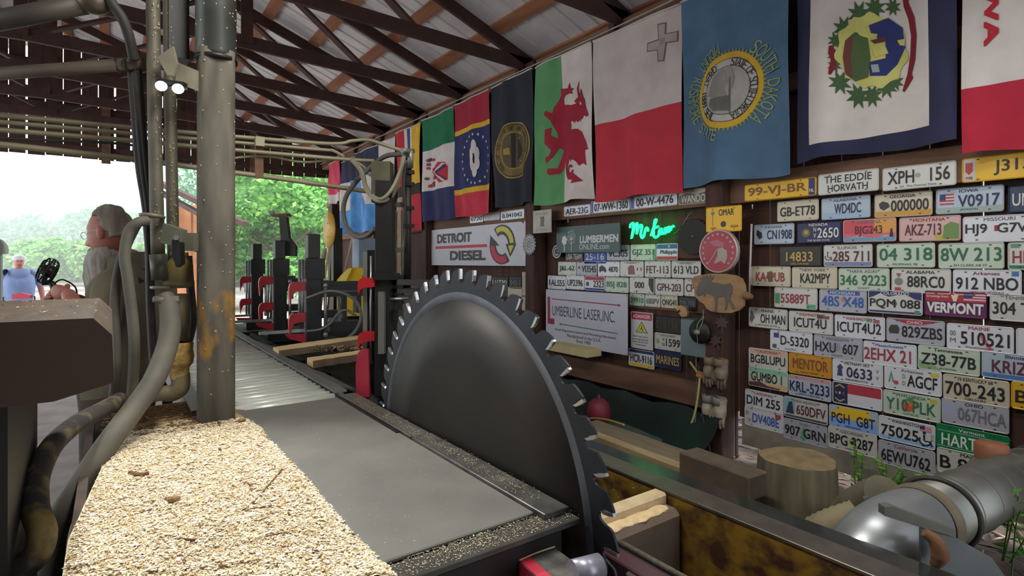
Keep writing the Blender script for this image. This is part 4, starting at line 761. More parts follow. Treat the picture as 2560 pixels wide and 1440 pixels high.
mb = MB(); cut_patch(mb, [(-.43 * w, -.045 * h), (.14 * w, -.045 * h), (.14 * w, .03 * h), (-.43 * w, .03 * h)], lambda x, y, off: f(x, y) + Vector((0, 0, off)), .003, mat('#b8324a', .6), .1); sub('red_bar', mb, o)
def arc(cx, cy, r0x, r0y, r1x, r1y, a0, a1, n=12):
    A = [radians(a0 + (a1 - a0) * k / n) for k in range(n + 1)]; return [(cx + r0x * cos(a), cy + r0y * sin(a)) for a in A] + [(cx + r1x * cos(a), cy + r1y * sin(a)) for a in A[::-1]]
F3 = lambda x, y, off: f(x, y) + Vector((0, 0, off)); cx, cy = .28 * w, 0
mb = MB(); ry = .47 * h; rx = .115 * w
cut_patch(mb, arc(cx, cy, rx, ry, rx * .48, ry * .5, 0, 128), F3, .003, DT); cut_patch(mb, arc(cx, cy, rx, ry, rx * .48, ry * .5, 160, 305), F3, .003, DT)
cut_patch(mb, arc(cx, cy, rx * .9, ry * .92, rx * .62, ry * .66, 4, 122), F3, .0045, mat('#c2c04a', .6)); cut_patch(mb, arc(cx, cy, rx * .92, ry * .93, rx * .58, ry * .6, 166, 298), F3, .0045, mat('#b8324a', .6))
cut_patch(mb, [(cx + rx * .3, cy + ry * .02), (cx + rx * 1.08, cy + ry * .02), (cx + rx * .62, cy - ry * .62)], F3, .005, DT); cut_patch(mb, [(cx + rx * .5, cy - ry * .06), (cx + rx * .92, cy - ry * .06), (cx + rx * .64, cy - ry * .46)], F3, .006, mat('#c2c04a', .6))
cut_patch(mb, [(cx - rx * .95, cy + ry * .5), (cx - rx * .2, cy - ry * .05), (cx - rx * .9, cy - ry * .05)], F3, .005, DT); sub('arrow_emblem', mb, o)
mb = MB()
for sx in (-.49, .49):
    for sy in (-.47, .47): mb.lathe([(.004, 0), (.009, .004), (.004, .007)], f(sx * w, sy * h), (0, 0, 1), 8)
sub('grommets', mb, o, STEEL)
# --- small round saw signs
def sawdisc(r, n, d=.85): return [((r if k % 3 else r * d) * cos(2 * pi * k / (3 * n)), (r if k % 3 else r * d) * sin(2 * pi * k / (3 * n))) for k in range(3 * n)]
c = onX(1325, 611, 3.88); r = .125; mb = MB(); mb.prism(sawdisc(r, 18), (0, 0, 0), (1, 0, 0), (0, 1, 0), .012); o = thing_on('saw_disc', c, mb, mat('#4a4a4c', .4, .7, '#6a6a6c', 9), 'small grey round saw blade sign with holes, between banner and green sign', 'saw blade')
mb = MB(); flat(mb, arc(0, 0, r * .72, r * .72, r * .6, r * .6, 0, 359, 36), .013, mat('#a8a8a6', .5)); 
for k in range(10): flat(mb, disc(r * .09, 10, r * .42 * cos(k * .628), r * .42 * sin(k * .628)), .0135, mat('#b5b5b2', .5))
flat(mb, disc(r * .2, 16), .0132, mat('#8b8b89', .4)); flat(mb, disc(r * .07, 12), .0145, mat('#1a1a1a')); sub('hub_and_holes', mb, o)
# --- white square sign on the dark post
c, w, h = wallbox((1335, 528), (1380, 581), 3.885); mb = MB(); mb.box((0, 0, .008), (w, h, .016), None, None, .004); o = thing_on('square_sign', c, mb, mat('#b8b4aa', .7, 0, '#a8a398', 6), 'small white square sign with grey animal head above the saw disc', 'sign')
mb = MB(); G = mat('#6a6a68', .7); text_into(mb, 'BEWARE', 0, h * .34, w * .7, h * .13, .0168, mat('#96938c')); text_into(mb, 'OF DOG', 0, -h * .36, w * .7, h * .13, .0168, mat('#96938c')); flat(mb, [(-.02, .03), (-.03, .06), (0, .05), (.04, .06), (.05, .02), (.04, -.03), (.05, -.06), (.0, -.05), (-.03, -.06), (-.02, -.02)], .017, G); sub('printing', mb, o)
# --- green sign with trees
a = onX(1393, 600, 3.99); b = onX(1551, 595, 3.99); c = Vector((3.99, (a.y + b.y) / 2, (onX(1470, 597, 3.99)).z)); w = abs(a.y - b.y); h = .275 * 1.02
mb = MB(); mb.prism(rrect(w, h, .008, 2), (0, 0, 0), (1, 0, 0), (0, 1, 0), .01); o = thing_on('green_sign', c, mb, mat('#3f5654', .5, 0, '#445c5a', 3), 'dark green sign with white trees and white capitals under the ledger', 'sign')
mb = MB(); WI = mat('#c6ccca', .55); text_into(mb, 'LUMBERMEN', .19 * w, -.02 * h, .58 * w, .27 * h, .0108, WI, .035); text_into(mb, 'ONLINE.com', .12 * w, -.29 * h, .46 * w, .20 * h, .0108, WI, .0); sub('lettering', mb, o)
mb = MB()
for (tx, ty, s, hollow) in ((-.36, -.02, .105, 0), (-.24, .09, .15, 1)):
    pts = []; n = 40
    for k in range(n):
        a_ = 2 * pi * k / n; rr = s * h * 2.2 * (1 + .12 * sin(6 * a_) + .06 * sin(11 * a_)); pts.append((tx * w + rr * .62 * cos(a_), ty * h + rr * .75 * sin(a_)))
    if not hollow: flat(mb, pts, .0108, WI); flat(mb, [(tx * w - .007, -.45 * h), (tx * w + .007, -.45 * h), (tx * w + .004, ty * h), (tx * w - .004, ty * h)], .0109, WI)
    else:
        inner = [(tx * w + (x - tx * w) * .93, ty * h + (y - ty * h) * .93) for x, y in pts]
        for k in range(n): flat(mb, [pts[k], pts[(k + 1) % n], inner[(k + 1) % n], inner[k]], .0108, WI)
        for k in range(7):
            a_ = radians(200 - 220 * k / 6 + 0); e = (tx * w + .5 * s * h * 2 * cos(a_), ty * h + .55 * s * h * 2 * sin(a_)); q = (tx * w, ty * h - .12 * h); d = Vector((e[0] - q[0], e[1] - q[1])).normalized() * .0022
            flat(mb, [(q[0] - d.y, q[1] + d.x), (q[0] + d.y, q[1] - d.x), (e[0] + d.y, e[1] - d.x), (e[0] - d.y, e[1] + d.x)], .0108, WI)
        flat(mb, [(tx * w - .004, -.45 * h), (tx * w + .004, -.45 * h), (tx * w + .003, ty * h), (tx * w - .003, ty * h)], .0109, WI)
sub('tree_emblem', mb, o)
c = onX(1393, 629, 4.03); mb = MB(); mb.lathe([(0, 0), (.075, 0), (.075, .006), (0, .008)], (0, 0, 0), (0, 0, 1), 28); o = thing_on('round_emblem', c, mb, mat('#4a4038', .6), 'round emblem with two pale rings half behind the green sign', 'sign')
mb = MB(); flat(mb, arc(0, 0, .072, .072, .06, .06, 0, 359, 36), .0085, WI); flat(mb, arc(0, 0, .045, .045, .032, .032, 40, 320, 30), .0085, WI); sub('rings', mb, o)
# --- neon script
NX = 4.02; c = onX(1633, 578, NX); gl = local(c); o = empty('neon_sign', 'glowing green neon script sign above the middle plates', 'neon sign'); o.matrix_world = wall_matrix(c)
NE = mat('#12ff6c', .3, 0, None, 8, .5, 0, 4.2)
Zm = lambda pts: [gl(*M1(*q)) for q in pts]
strokes = [[(955, 440), (962, 405), (990, 395), (985, 460), (970, 545), (990, 470), (1015, 405), (1030, 400), (1025, 470), (1020, 500), (1040, 440), (1065, 412), (1075, 430), (1062, 500), (1075, 540), (1095, 520)], [(1095, 520), (1105, 470), (1118, 440), (1132, 445), (1135, 475)],
   [(1165, 520), (1180, 470), (1205, 400), (1218, 360), (1205, 365), (1196, 420), (1190, 500), (1205, 535), (1235, 520), (1250, 490)], [(1275, 450), (1255, 455), (1245, 490), (1260, 500), (1278, 470), (1278, 500), (1295, 480)], [(1315, 440), (1302, 452), (1318, 470), (1308, 492), (1295, 490)], [(1322, 465), (1345, 450), (1350, 432), (1332, 440), (1330, 478), (1352, 470)], [(1360, 430), (1362, 465), (1366, 440), (1385, 422), (1392, 432)], [(1195, 445), (1240, 425)]]
for s in strokes:
    mb = MB(); mb.tube([Vector((x, y, .02)) for x, y in Zm(s)], .0115, 8, sub=5); sub('glass_tube', mb, o, NE)
mb = MB(); mb.tube([Vector((*gl(*M1(x, y)), zz)) for x, y, zz in ((1385, 500, .02), (1440, 470, .03), (1520, 400, .06), (1580, 320, .08), (1600, 280, .05))], .003, 6); sub('power_cord', mb, o, mat('#8d9a6a', .6))
# --- brown board with black saw blade
c, w, h = wallbox(M1(1423, 335), M1(1690, 742), 3.99); mb = MB(); mb.box((0, 0, -.008), (w, h, .014), None, None, .003); o = thing_on('brown_board', c, mb, mat('#4f2a25', .7, 0, '#5c342e', 4), 'square red brown board behind a black round saw blade', 'board')
c2 = onX(*M1(1574, 525), 3.97); mb = MB(); mb.prism(sawdisc(.155, 26, .93), (0, 0, 0), (1, 0, 0), (0, 1, 0), .008); o = thing_on('black_saw_blade', c2, mb, mat('#262422', .6, .3), 'black round saw blade mounted on the red brown board', 'saw blade')
mb = MB(); mb.lathe([(.012, .008), (.012, .014), (0, .016)], (0, 0, 0), (0, 0, 1), 12); sub('arbor_bolt', mb, o, GREYM)
# --- round red dial
c = onX(*M1(1845, 672), 3.885); R_ = .170; o = empty('dial_thermometer', 'round red dial thermometer with white bird on the brown post', 'thermometer'); o.matrix_world = wall_matrix(c)
mb = MB(); mb.lathe([(R_, -.0), (R_ * 1.01, .03), (R_ * .97, .042), (R_ * .94, .036), (0, .034)], (0, 0, 0), (0, 0, 1), 40); sub('case', mb, o, mat('#b9a9a6', .35, .4))
mb = MB(); flat(mb, disc(R_ * .93, 40), .037, mat('#bf3a4c', .4)); sub('dial_face', mb, o)
mb = MB()
for k in range(15):
    a_ = radians(225 - 270 * k / 14); flat(mb, [(R_ * .78 * cos(a_) + R_ * .07 * cos(t), R_ * .78 * sin(a_) + R_ * .07 * sin(t)) for t in (.8, 2.36, 3.93, 5.5)], .0376, mat('#d3c2c4', .5))
sub('scale_marks', mb, o)
mb = MB(); flat(mb, [(.0, .02), (.04, .03), (.08, -.0), (.085, -.05), (.06, -.1), (.03, -.075), (-.03, -.1), (-.02, -.07), (0, -.04)], .0378, mat('#cfc4ba', .6)); flat(mb, [(-.08, .075), (0, .09), (.06, .06), (.05, .03), (-.03, .04)], .0377, mat('#d07f93', .6)); sub('bird_picture', mb, o)
mb = MB(); mb.beam((.005, .02, .041), (-.075, -.09, .041), .006, .003, (0, 0, 1)); sub('pointer', mb, o, mat('#d8cfd0', .5))
mb = MB(); mb.lathe([(R_ * .93, .041), (R_ * .6, .048), (0, .052)], (0, 0, 0), (0, 0, 1), 36); gm = bpy.data.materials.new('clear_glass'); gm.use_nodes = True; gb = gm.node_tree.nodes['Principled BSDF']; gb.inputs['Transmission Weight'].default_value = 1; gb.inputs['Roughness'].default_value = .05; gb.inputs['IOR'].default_value = 1.1; sub('glass', mb, o, gm)
# --- moose plaque
c = onX(*M1(1840, 1090), 3.875); gl = local(c); Zm = lambda pts: [gl(*M1(*q)) for q in pts]
outl = [(1570, 945), (1640, 915), (1760, 895), (1900, 897), (2010, 912), (2070, 945), (2100, 1010), (2108, 1080), (2095, 1150), (2090, 1220), (2050, 1260), (1960, 1290), (1850, 1285), (1760, 1270), (1720, 1240), (1700, 1200), (1650, 1170), (1605, 1120), (1600, 1060), (1590, 1020), (1575, 985)]
mb = MB(); mb.prism(Zm(outl)[::-1], (0, 0, 0), (1, 0, 0), (0, 1, 0), .024); o = thing_on('moose_plaque', c, mb, mat('#a3825a', .7, 0, '#8a6a48', 6, .5, .2, stretch=(1, 4, 1)), 'rough edged wooden slice plaque with grey moose cutout on the post', 'plaque')
moose = [(1638, 1030), (1652, 985), (1680, 962), (1668, 938), (1690, 944), (1692, 915), (1712, 938), (1728, 908), (1742, 938), (1768, 905), (1772, 935), (1800, 915), (1792, 950), (1765, 975), (1800, 985), (1830, 985), (1900, 1005), (1960, 990), (1985, 1020), (1985, 1090), (1960, 1120), (1968, 1160), (2000, 1210), (2010, 1255), (1990, 1255), (1975, 1220), (1940, 1160), (1935, 1200), (1925, 1262), (1905, 1262), (1915, 1200), (1905, 1120), (1840, 1125), (1835, 1190), (1830, 1280), (1805, 1280), (1812, 1180), (1800, 1120), (1760, 1100), (1720, 1095), (1705, 1128), (1692, 1098), (1668, 1112), (1640, 1118), (1622, 1098), (1626, 1064)]
mb = MB(); flat(mb, Zm(moose)[::-1], .0, None); p2 = Zm(moose)[::-1]; mb = MB(); mb.prism(p2, (0, 0, .0245), (1, 0, 0), (0, 1, 0), .005); sub('moose_cutout', mb, o, mat('#56504c', .6, 0, '#625b56', 6))
mb = MB(); mb.tube([Vector((*gl(*M1(x, y)), zz)) for x, y, zz in ((2095, 1110, .01), (2130, 1120, .012), (2170, 1125, .014))], [.035, .03, .018], 8); sub('branch_stub', mb, o, mat('#7a5f44', .85))
# --- long white sign with red L
SX = 3.99; tl = onX(1366, 722, SX); tr = onX(1570, 737, SX); br = onX(1570, 889, SX); w = abs(tl.y - tr.y); zt = (tl.z + tr.z) / 2; h = zt - br.z; c = Vector((SX, (tl.y + tr.y) / 2, zt - h / 2))
mb = MB(); mb.prism(rrect(w, h, .006, 2), (0, 0, 0), (1, 0, 0), (0, 1, 0), .006); o = thing_on('white_sign', c, mb, mat('#bcbcc8', .4, 0, '#b4b4c2', 3), 'large white sign with big red L, red and green lines', 'sign')
gl = local(c); Zm = lambda pts: [gl(*M1(*q)) for q in pts]; mb = MB(); RL = mat('#8f2240', .5); zf = .0068
flat(mb, [(-.475 * w, .36 * h), (-.44 * w, .36 * h), (-.44 * w, -.05 * h), (-.38 * w, -.05 * h), (-.38 * w, -.16 * h), (-.475 * w, -.16 * h)][::-1], zf, RL); sub('letter_mark', mb, o)
mb = MB(); flat(mb, [(-.42 * w, .315 * h), (.40 * w, .30 * h), (.40 * w, .318 * h), (-.42 * w, .333 * h)], zf, RL); flat(mb, [(.40 * w, .28 * h), (.43 * w, .309 * h), (.40 * w, .338 * h)], zf, RL); GLN = mat('#4f7d6a', .5); flat(mb, [(-.3 * w, -.145 * h), (.4 * w, -.175 * h), (.4 * w, -.155 * h), (-.3 * w, -.125 * h)], zf, GLN); flat(mb, disc(.012, 10, -.3 * w, -.135 * h), zf, GLN); sub('laser_lines', mb, o)
mb = MB(); DK = mat('#35353f', .5); text_into(mb, 'UMBERLINE LASER,INC.', -.02 * w, .09 * h, .78 * w, .22 * h, zf, DK, -.002); 
for k, (t, ww) in enumerate((('Visual Alignment Lasers and Mounting Hardware', .76), ('Manufactured in the U.S.A.', .42), ('Since 1985', .18))): text_into(mb, t, .0, (-.25 - .075 * k) * h, ww * w, .058 * h, zf, DK, .012)
sub('lettering', mb, o); mb = MB()
for sx in (-.488, .488):
    for sy in (-.475, .475): mb.lathe([(.005, .006), (.005, .009), (0, .01)], (sx * w, sy * h, 0), (0, 0, 1), 8)
sub('nails', mb, o, DARK)
# --- warning sign
c, w, h = wallbox((1578, 778), (1633, 877), 4.05); mb = MB(); mb.prism(rrect(w, h, .012, 3), (0, 0, 0), (1, 0, 0), (0, 1, 0), .004); o = thing_on('warning_sign', c, mb, mat('#c4c2c4', .4), 'upright warning sign with red heading and yellow triangle', 'sign')
mb = MB(); flat(mb, rrect(w * .96, h * .2, .01, 2) and [(x, y + h * .385) for x, y in rrect(w * .94, h * .19, .01, 2)], .0045, mat('#b32c46', .4)); text_into(mb, 'DANGER', .05 * w, .385 * h, .68 * w, .1 * h, .0052, mat('#d8c8cc'), .03); flat(mb, [(-.4 * w, .35 * h), (-.31 * w, .35 * h), (-.355 * w, .42 * h)], .0052, mat('#d8c8cc'))
flat(mb, [(-.28 * w, -.06 * h), (.28 * w, -.06 * h), (0, .25 * h)], .0045, DK); flat(mb, [(-.235 * w, -.045 * h), (.235 * w, -.045 * h), (0, .22 * h)], .005, mat('#c2c43c', .4)); flat(mb, [(-.01 * w, .15 * h), (.02 * w, .15 * h), (.015 * w, .07 * h), (.09 * w, -.01 * h), (.05 * w, -.02 * h), (-.0, .05 * h), (-.12 * w, -.0), (-.13 * w, -.02 * h), (-.02 * w, .07 * h)], .0055, DK)
for k, t in enumerate(('Need wary Laser', 'do not stare into the', 'beam and with your', 'remaining eye')): text_into(mb, t, -.06 * w, (-.17 - .075 * k) * h, (.7 if k < 3 else .5) * w, .05 * h, .0046, DK, .015)
sub('printing', mb, o)
# --- hand written paper above the saw
c, w, h = wallbox((1306, 680), (1334, 741), 4.02); mb = MB(); mb.box((0, 0, .002), (w, h, .003)); o = thing_on('paper_note', c, mb, mat('#bcaea2', .85), 'narrow beige paper note with lines of small dark writing', 'note'); mb = MB(); rnd = random.Random(2)
for k in range(9):
    x = -.36 * w
    while x < .3 * w: l = rnd.uniform(.05, .2) * w; flat(mb, [(x, (.33 - .08 * k) * h), (x + l, (.33 - .08 * k) * h), (x + l, (.345 - .08 * k) * h), (x, (.345 - .08 * k) * h)], .0042, mat('#5a4a48')); x += l + .05 * w
sub('writing', mb, o)
# --- electrical box, round black lamp hood, carved hand, leaves
c, w, h = wallbox((1703, 796), (1772, 898), 3.92); bx = empty('electrical_box', 'grey steel electrical box on the wall beside the post', 'electrical box'); bx.matrix_world = wall_matrix(c)
mb = MB(); mb.box((0, 0, -.06), (w, h, .14), None, None, .006); sub('case', mb, bx, mat('#68777a', .5, .3, '#5d6b6e', 5)); mb = MB(); mb.box((0, 0, .014), (w * .95, h * .96, .008), None, None, .003); sub('cover', mb, bx, mat('#6c7b7e', .5, .3)); mb = MB(); mb.cyl((.0, -h / 2, -.03), (.0, -h / 2 - .04, -.03), .02); sub('cable_gland', mb, bx, DARK)
c = onX(1748, 829, 3.85); lh = empty('lamp_hood', 'round black shop lamp hood hanging before the grey box', 'lamp'); lh.matrix_world = wall_matrix(c)
mb = MB(); mb.lathe([(.095, -.015), (.1, -.01), (.095, .005), (.07, .03), (.03, .045), (.022, .05)], (0, 0, 0), (0, 0, 1), 28); sub('hood', mb, lh, mat('#23241f', .5, .3)); mb = MB(); mb.lathe([(.022, .045), (.024, .06), (.012, .075), (0, .076)], (.02, .0, 0), (0, 0, 1), 14); sub('socket', mb, lh, mat('#8a8474', .5, .4)); mb = MB(); mb.tube([(.02, .01, .06), (.022, .07, .05), (.04, .12, .01), (.03, .18, -.01)], .003, 6); mb.tube([(.03, .0, .06), (.05, .06, .04), (.045, .13, 0)], .003, 6); mb.tube([(.02, 0, .06), (-.0, -.12, .02), (-.03, -.25, 0), (-.02, -.3, -.04)], .0035, 6); sub('hanging_wire', mb, lh, mat('#8b8b85', .5, .4))
c = onX(*M1(1478, 1262), 3.99); gl = local(c); mb = MB(); mb.prism([gl(*M1(*q)) for q in [(1425, 1250), (1440, 1215), (1480, 1212), (1515, 1240), (1535, 1290), (1530, 1320), (1480, 1330), (1450, 1290), (1470, 1270), (1455, 1250), (1440, 1270)]][::-1], (0, 0, 0), (1, 0, 0), (0, 1, 0), .03); thing_on('wood_slice', c, mb, mat('#c09a6c', .7, 0, '#a8845a', 9), 'small pale wood slice with a notch above the electrical box', 'wood slice')
def leafpoly(s): return [(s * r_ * cos(radians(a_)), s * r_ * sin(radians(a_))) for a_, r_ in ((90, 1), (75, .5), (50, .85), (40, .5), (10, .9), (-10, .45), (-40, .7), (-75, .3), (-85, 1), (-95, 1), (-105, .3), (-140, .7), (-170, .45), (170, .9), (140, .5), (130, .85), (105, .5))]
for (px_, py_, rr, lab) in ((1805, 809, .1, 'upper of two dark metal maple leaves nailed to the post'), (1790, 853, 2.6, 'lower dark metal maple leaf tilted on the post')):
    c = onX(px_, py_, 3.885); mb = MB(); mb.prism(leafpoly(.075), (0, 0, 0), (1, 0, 0), (0, 1, 0), .006); o = thing_on('metal_leaf', c, mb, mat('#4a3a34', .6, .2), lab, 'ornament', 'metal leaves on the post'); o.matrix_world = o.matrix_world @ Matrix.Rotation(rr if rr < 1 else .5, 4, 'Z')
# --- gloves
def glove(mb, x, y, s, m, mir=1, rot=0., z0=.02):
    cR, sR = cos(rot), sin(rot)
    T = lambda a, b, c_: Vector((x + (a * cR - b * sR) * mir * s, y + (a * sR + b * cR) * s, z0 + c_ * s))
    mb.tube([T(0, .48, 0), T(0, .3, .0), T(.0, .1, .02), T(-.0, -.1, .01)], [.2 * s, .19 * s, .22 * s, .2 * s], 12, m)
    for k, (fx, L, r_) in enumerate(((-.17, .34, .055), (-.06, .42, .06), (.06, .4, .06), (.16, .3, .05))):
        mb.tube([T(fx * .9, -.08, .01), T(fx, -.08 - L * .5, .05), T(fx * 1.05, -.08 - L, .02)], [r_ * s * 1.15, r_ * s, r_ * s * .7], 8, m)
    mb.tube([T(.19, .12, .03), T(.28, -.06, .08), T(.27, -.2, .09)], [.07 * s, .065 * s, .045 * s], 8, m)
for (px_, py_, s, m, m2, lab) in ((1793, 940, .23, mat('#8d7c6c', .95, 0, '#5f4f44', 14, .5, .5), mat('#7d6a52', .95), 'pair of dirty brown work gloves hanging on the post below the electrical box'), (1789, 1035, .235, mat('#b3a595', .95, 0, '#8f8172', 14, .5, .5), mat('#7e7874', .95), 'pair of pale cotton work gloves hanging lower on the post')):
    c = onX(px_, py_, 3.885); p_ = empty('work_gloves', lab, 'gloves'); p_.matrix_world = wall_matrix(c)
    for sx in (-1, 1):
        mb = MB(); glove(mb, sx * .052, .02, s, m, -sx, .08 * sx); sub('glove', mb, p_)
        mb = MB(); mb.tube([(sx * .05, .145, .02), (sx * .045, .085, .022)], [s * .225, s * .215], 12, m2, True, False); sub('cuff', mb, p_)
    mb = MB(); mb.tube([(-.09, .12, .05), (0, .165, .06), (.09, .13, .05)], .005, 6); sub('hook_wire', mb, p_, DARK)
# --- cords hanging by the post
for pts, r_, m, lab in (([(1725, 905, 3.9), (1745, 935, 3.86), (1748, 960, 3.84), (1735, 1040, 3.8), (1705, 1105, 3.75), (1690, 1120, 3.7)], .009, mat('#a3a06a', .6), 'yellow green extension cord hanging beside the gloves'), ([(1740, 900, 3.9), (1742, 960, 3.86), (1738, 1060, 3.8), (1742, 1120, 3.74), (1720, 1180, 3.66)], .006, mat('#5a554e', .7), 'thin grey cord dangling down to the planks'), ([(1748, 915, 3.89), (1752, 980, 3.86), (1760, 1060, 3.82), (1775, 1130, 3.78)], .009, RUBBER, 'black cord hanging down behind the yellow cord')):
    mb = MB(); mb.tube([onX(a, b, x) for a, b, x in pts], r_, 8); o = obj('extension_cable', mb.mesh('extension_cable'), None, lab, 'cable'); o.data.materials.append(m)
q = onX(1752, 937, 3.86); mb = MB(); mb.box(q, (.045, .07, .05), (.2, .1, .3), None, .008); o = obj('cord_plug', mb.mesh('cord_plug'), None, 'yellow and red cord connector block hanging left of the brown gloves', 'connector'); o.data.materials.append(mat('#a58f4a', .7, 0, '#8a4a38', 20))
# thin white conduit beside the post
mb = MB(); mb.cyl(onX(1879, 560, 4.0), onX(1873, 735, 4.0), .008); o = obj('white_conduit', mb.mesh('white_conduit'), None, 'thin white conduit standing between post and plates', 'conduit'); o.data.materials.append(mat('#c9bfc0', .5))
# small shelf of pale wood under the white sign
q = onX(1445, 872, 3.85); mb = MB(); mb.box2((3.78, q.y - .20, q.z - .06), (3.985, q.y + .6, q.z + .015), bevel=.004); o = obj('pale_board_end', mb.mesh('pale_board_end'), None, 'short pale new board lying under the large white sign', 'board'); o.data.materials.append(mat('#cdbd8f', .8, 0, '#bfae80', 5))
# little hooks under the ledger
for px_, py_ in ((1420, 548), (1881, 511)):
    q = onX(px_, py_, 4.0); mb = MB(); mb.cyl(q, q - Vector((0, 0, .035)), .004); o = obj('cup_hook', mb.mesh('cup_hook'), None, 'tiny white hook under the ledger ' + ('by the green sign' if px_ < 1500 else 'right of the yellow plate'), 'hook', 'hooks under the ledger'); o.data.materials.append(mat('#d0d0cc', .4))
# ================================================================ saw blade
BX, BYC, BZC, BR = 1.0, 1.70, EYE - .77, .748
saw = empty('circular_saw', 'huge dark circular saw blade with hooked teeth standing in the steel table', 'saw blade', (BX, BYC, BZC))
NT = 50; prof = [(.00, .9285), (.07, .931), (.15, .941), (.22, .957), (.26, .971), (.31, .980), (.42, .986), (.60, .994), (.78, 1.), (.83, 1.), (.815, .985), (.79, .970), (.785, .955), (.82, .940), (.88, .932), (.95, .9285)]
def pol(r, a): return Vector((0, r * sin(a), r * cos(a)))          # a = 0 is the top, growing away from the camera
out = []; inn = []; RI = .885
for k in range(NT):
    for i_, (p_, r_) in enumerate(prof): out.append(pol(BR * r_, -2 * pi * (k + p_) / NT)); inn.append(pol(BR * RI, -2 * pi * (k + i_ / len(prof)) / NT))
T = .0035; n = len(out); mb = MB(); vs = []
for x in (-T, T):
    vs += [Vector((x, v.y, v.z)) for v in out] + [Vector((x, v.y, v.z)) for v in inn]
fs = []
for i in range(n):
    j = (i + 1) % n; fs += [(i, j, n + j, n + i), (2 * n + i, 3 * n + i, 3 * n + j, 2 * n + j), (i, 2 * n + i, 2 * n + j, j)]
BLUE_ST = mat('#23262b', .42, .75, '#30343a', 7, .5, .05); PLATE_ST = mat('#1c1a19', .5, .5, '#27231f', 3, .5, .03)
mb.add(vs, fs, BLUE_ST); obj('toothed_rim', mb.mesh('toothed_rim'), saw)
mb = MB(); mb.lathe([(BR * .888, -.0036), (BR * .872, -.0052), (BR * .862, -.0050), (BR * .85, -.0036)][::-1], (0, 0, 0), (1, 0, 0), 128); obj('tension_ring', mb.mesh('tension_ring'), saw).data.materials.append(mat('#63676e', .5, .8, '#4c5058', 5))
mb = MB(); mb.lathe([(0, -.0034), (BR * .3, -.0034), (BR * .6, -.0035), (BR * .887, -.0036), (BR * .887, .0036), (0, .0036)], (0, 0, 0), (1, 0, 0), 128); obj('blade_plate', mb.mesh('blade_plate'), saw).data.materials.append(PLATE_ST)
mb = MB(); mb.lathe([(0, -.03), (.05, -.03), (.06, -.02), (.09, -.018), (.09, .05), (0, .05)], (0, 0, 0), (1, 0, 0), 32); obj('arbor_collar', mb.mesh('arbor_collar'), saw).data.materials.append(DARK)
tip = MB(); tip.prism([(.0, .997), (.0, .938), (-.010, .950), (-.013, .975), (-.012, .998)], (-.0052, 0, 0), (0, BR * 1.0, 0), (0, 0, BR), .0104)
tm = tip.mesh('tooth'); tm.materials.append(mat('#9ea3a8', .25, .9))
for k in range(NT):
    a = 2 * pi * (k + .822) / NT; o = obj('tooth', tm, saw); o.rotation_euler = (a, 0, 0)
# ================================================================ saw table and husk
TZ = EYE - .655
husk = empty('saw_husk', 'black steel saw frame carrying the table and sawdust bed', 'machine frame', (.4, 1.9, 0))
mb = MB(); mb.box2((-.06, 1.12, 0), (.93, 2.72, TZ - .07)); mb.box2((-.06, 2.72, 0), (.36, 3.1, TZ - .09)); part('frame_body', mb, DARK, husk)
mb = MB(); mb.box2((-.085, 1.10, TZ - .13), (-.06, 3.05, TZ - .02)); part('side_rail', mb, mat('#3a2f28', .8, .2, '#4f4238', 8), husk)
mb = MB(); mb.box2((.42, 1.085, TZ - .12), (.93, 1.115, TZ - .028)); part('front_apron', mb, BLACK, husk)
mb = MB(); mb.box2((-.06, 1.09, TZ - .1), (.40, 1.115, TZ - .015)); part('front_bar', mb, mat('#2c2622', .8), husk)
table = empty('table_plate', 'flat grey steel table sheet beside the saw blade', 'table top', (.7, 1.9, TZ))
SHEET = mat('#646460', .55, .25, '#72726c', 5, .5, .04)
mb = MB(); mb.box2((.44, 1.16, TZ - .012), (.90, 2.70, TZ), bevel=.003); part('sheet', mb, SHEET, table)
mb = MB(); mb.box2((.905, 1.92, TZ - .01), (.985, 2.72, TZ + .006), bevel=.002); part('edge_strip', mb, mat('#55544f', .45, .55, '#6d6b64', 14), table)
mb = MB(); mb.box2((.90, 1.115, TZ - .006), (.982, 1.90, TZ + .010), bevel=.002); part('edge_strip', mb, mat('#4a4a4a', .4, .6, '#66645f', 12), table)
mb = MB(); mb.box2((.43, 1.075, TZ - .022), (.985, 1.15, TZ - .006), bevel=.002); part('front_strip', mb, mat('#3d3d3b', .45, .5, '#54524d', 14), table)
mb = MB(); mb.box2((.885, 2.0, TZ - .002), (.9, 2.71, TZ + .004)); part('slot_strip', mb, BLACK, table)
# fine dust lying on the strips
rnd = random.Random(31); mb = MB()
def speck(x, y, z, s, th=.5):
    a = rnd.random() * pi; l = s * (1 + .9 * rnd.random()); c_, s_ = cos(a), sin(a); t = s * th
    mb.add([(x - c_ * l, y - s_ * l, z), (x + s_ * t, y - c_ * t, z + s * .25), (x + c_ * l, y + s_ * l, z), (x - s_ * t, y + c_ * t, z + s * .5 * rnd.random())], [(0, 1, 2, 3)])
for k in range(2600):
    if rnd.random() < .5: speck(rnd.gauss(.7, .16) if rnd.random() < .8 else rnd.uniform(.44, .97), 1.08 + .075 * rnd.random() ** .8, TZ - .0045, .0013 + .0012 * rnd.random() ** 3)
    else:
        yy = rnd.uniform(1.2, 2.6); speck(rnd.gauss(.945, .018), yy, TZ + (.0108 if yy < 1.9 else .0068), .0012 + .0012 * rnd.random() ** 3)
for k in range(260): speck(rnd.uniform(.46, .88), rnd.uniform(1.18, 2.66), TZ + .0006, .0016)
o = obj('dust_specks', mb.mesh('dust_specks'), None, 'pale sawdust specks on the table sheet and its edge strips', 'sawdust', kind='stuff'); o.data.materials.append(island_mat([(0, '#8d8468'), (.5, '#c4b690'), (1, '#e0d8c0')]))
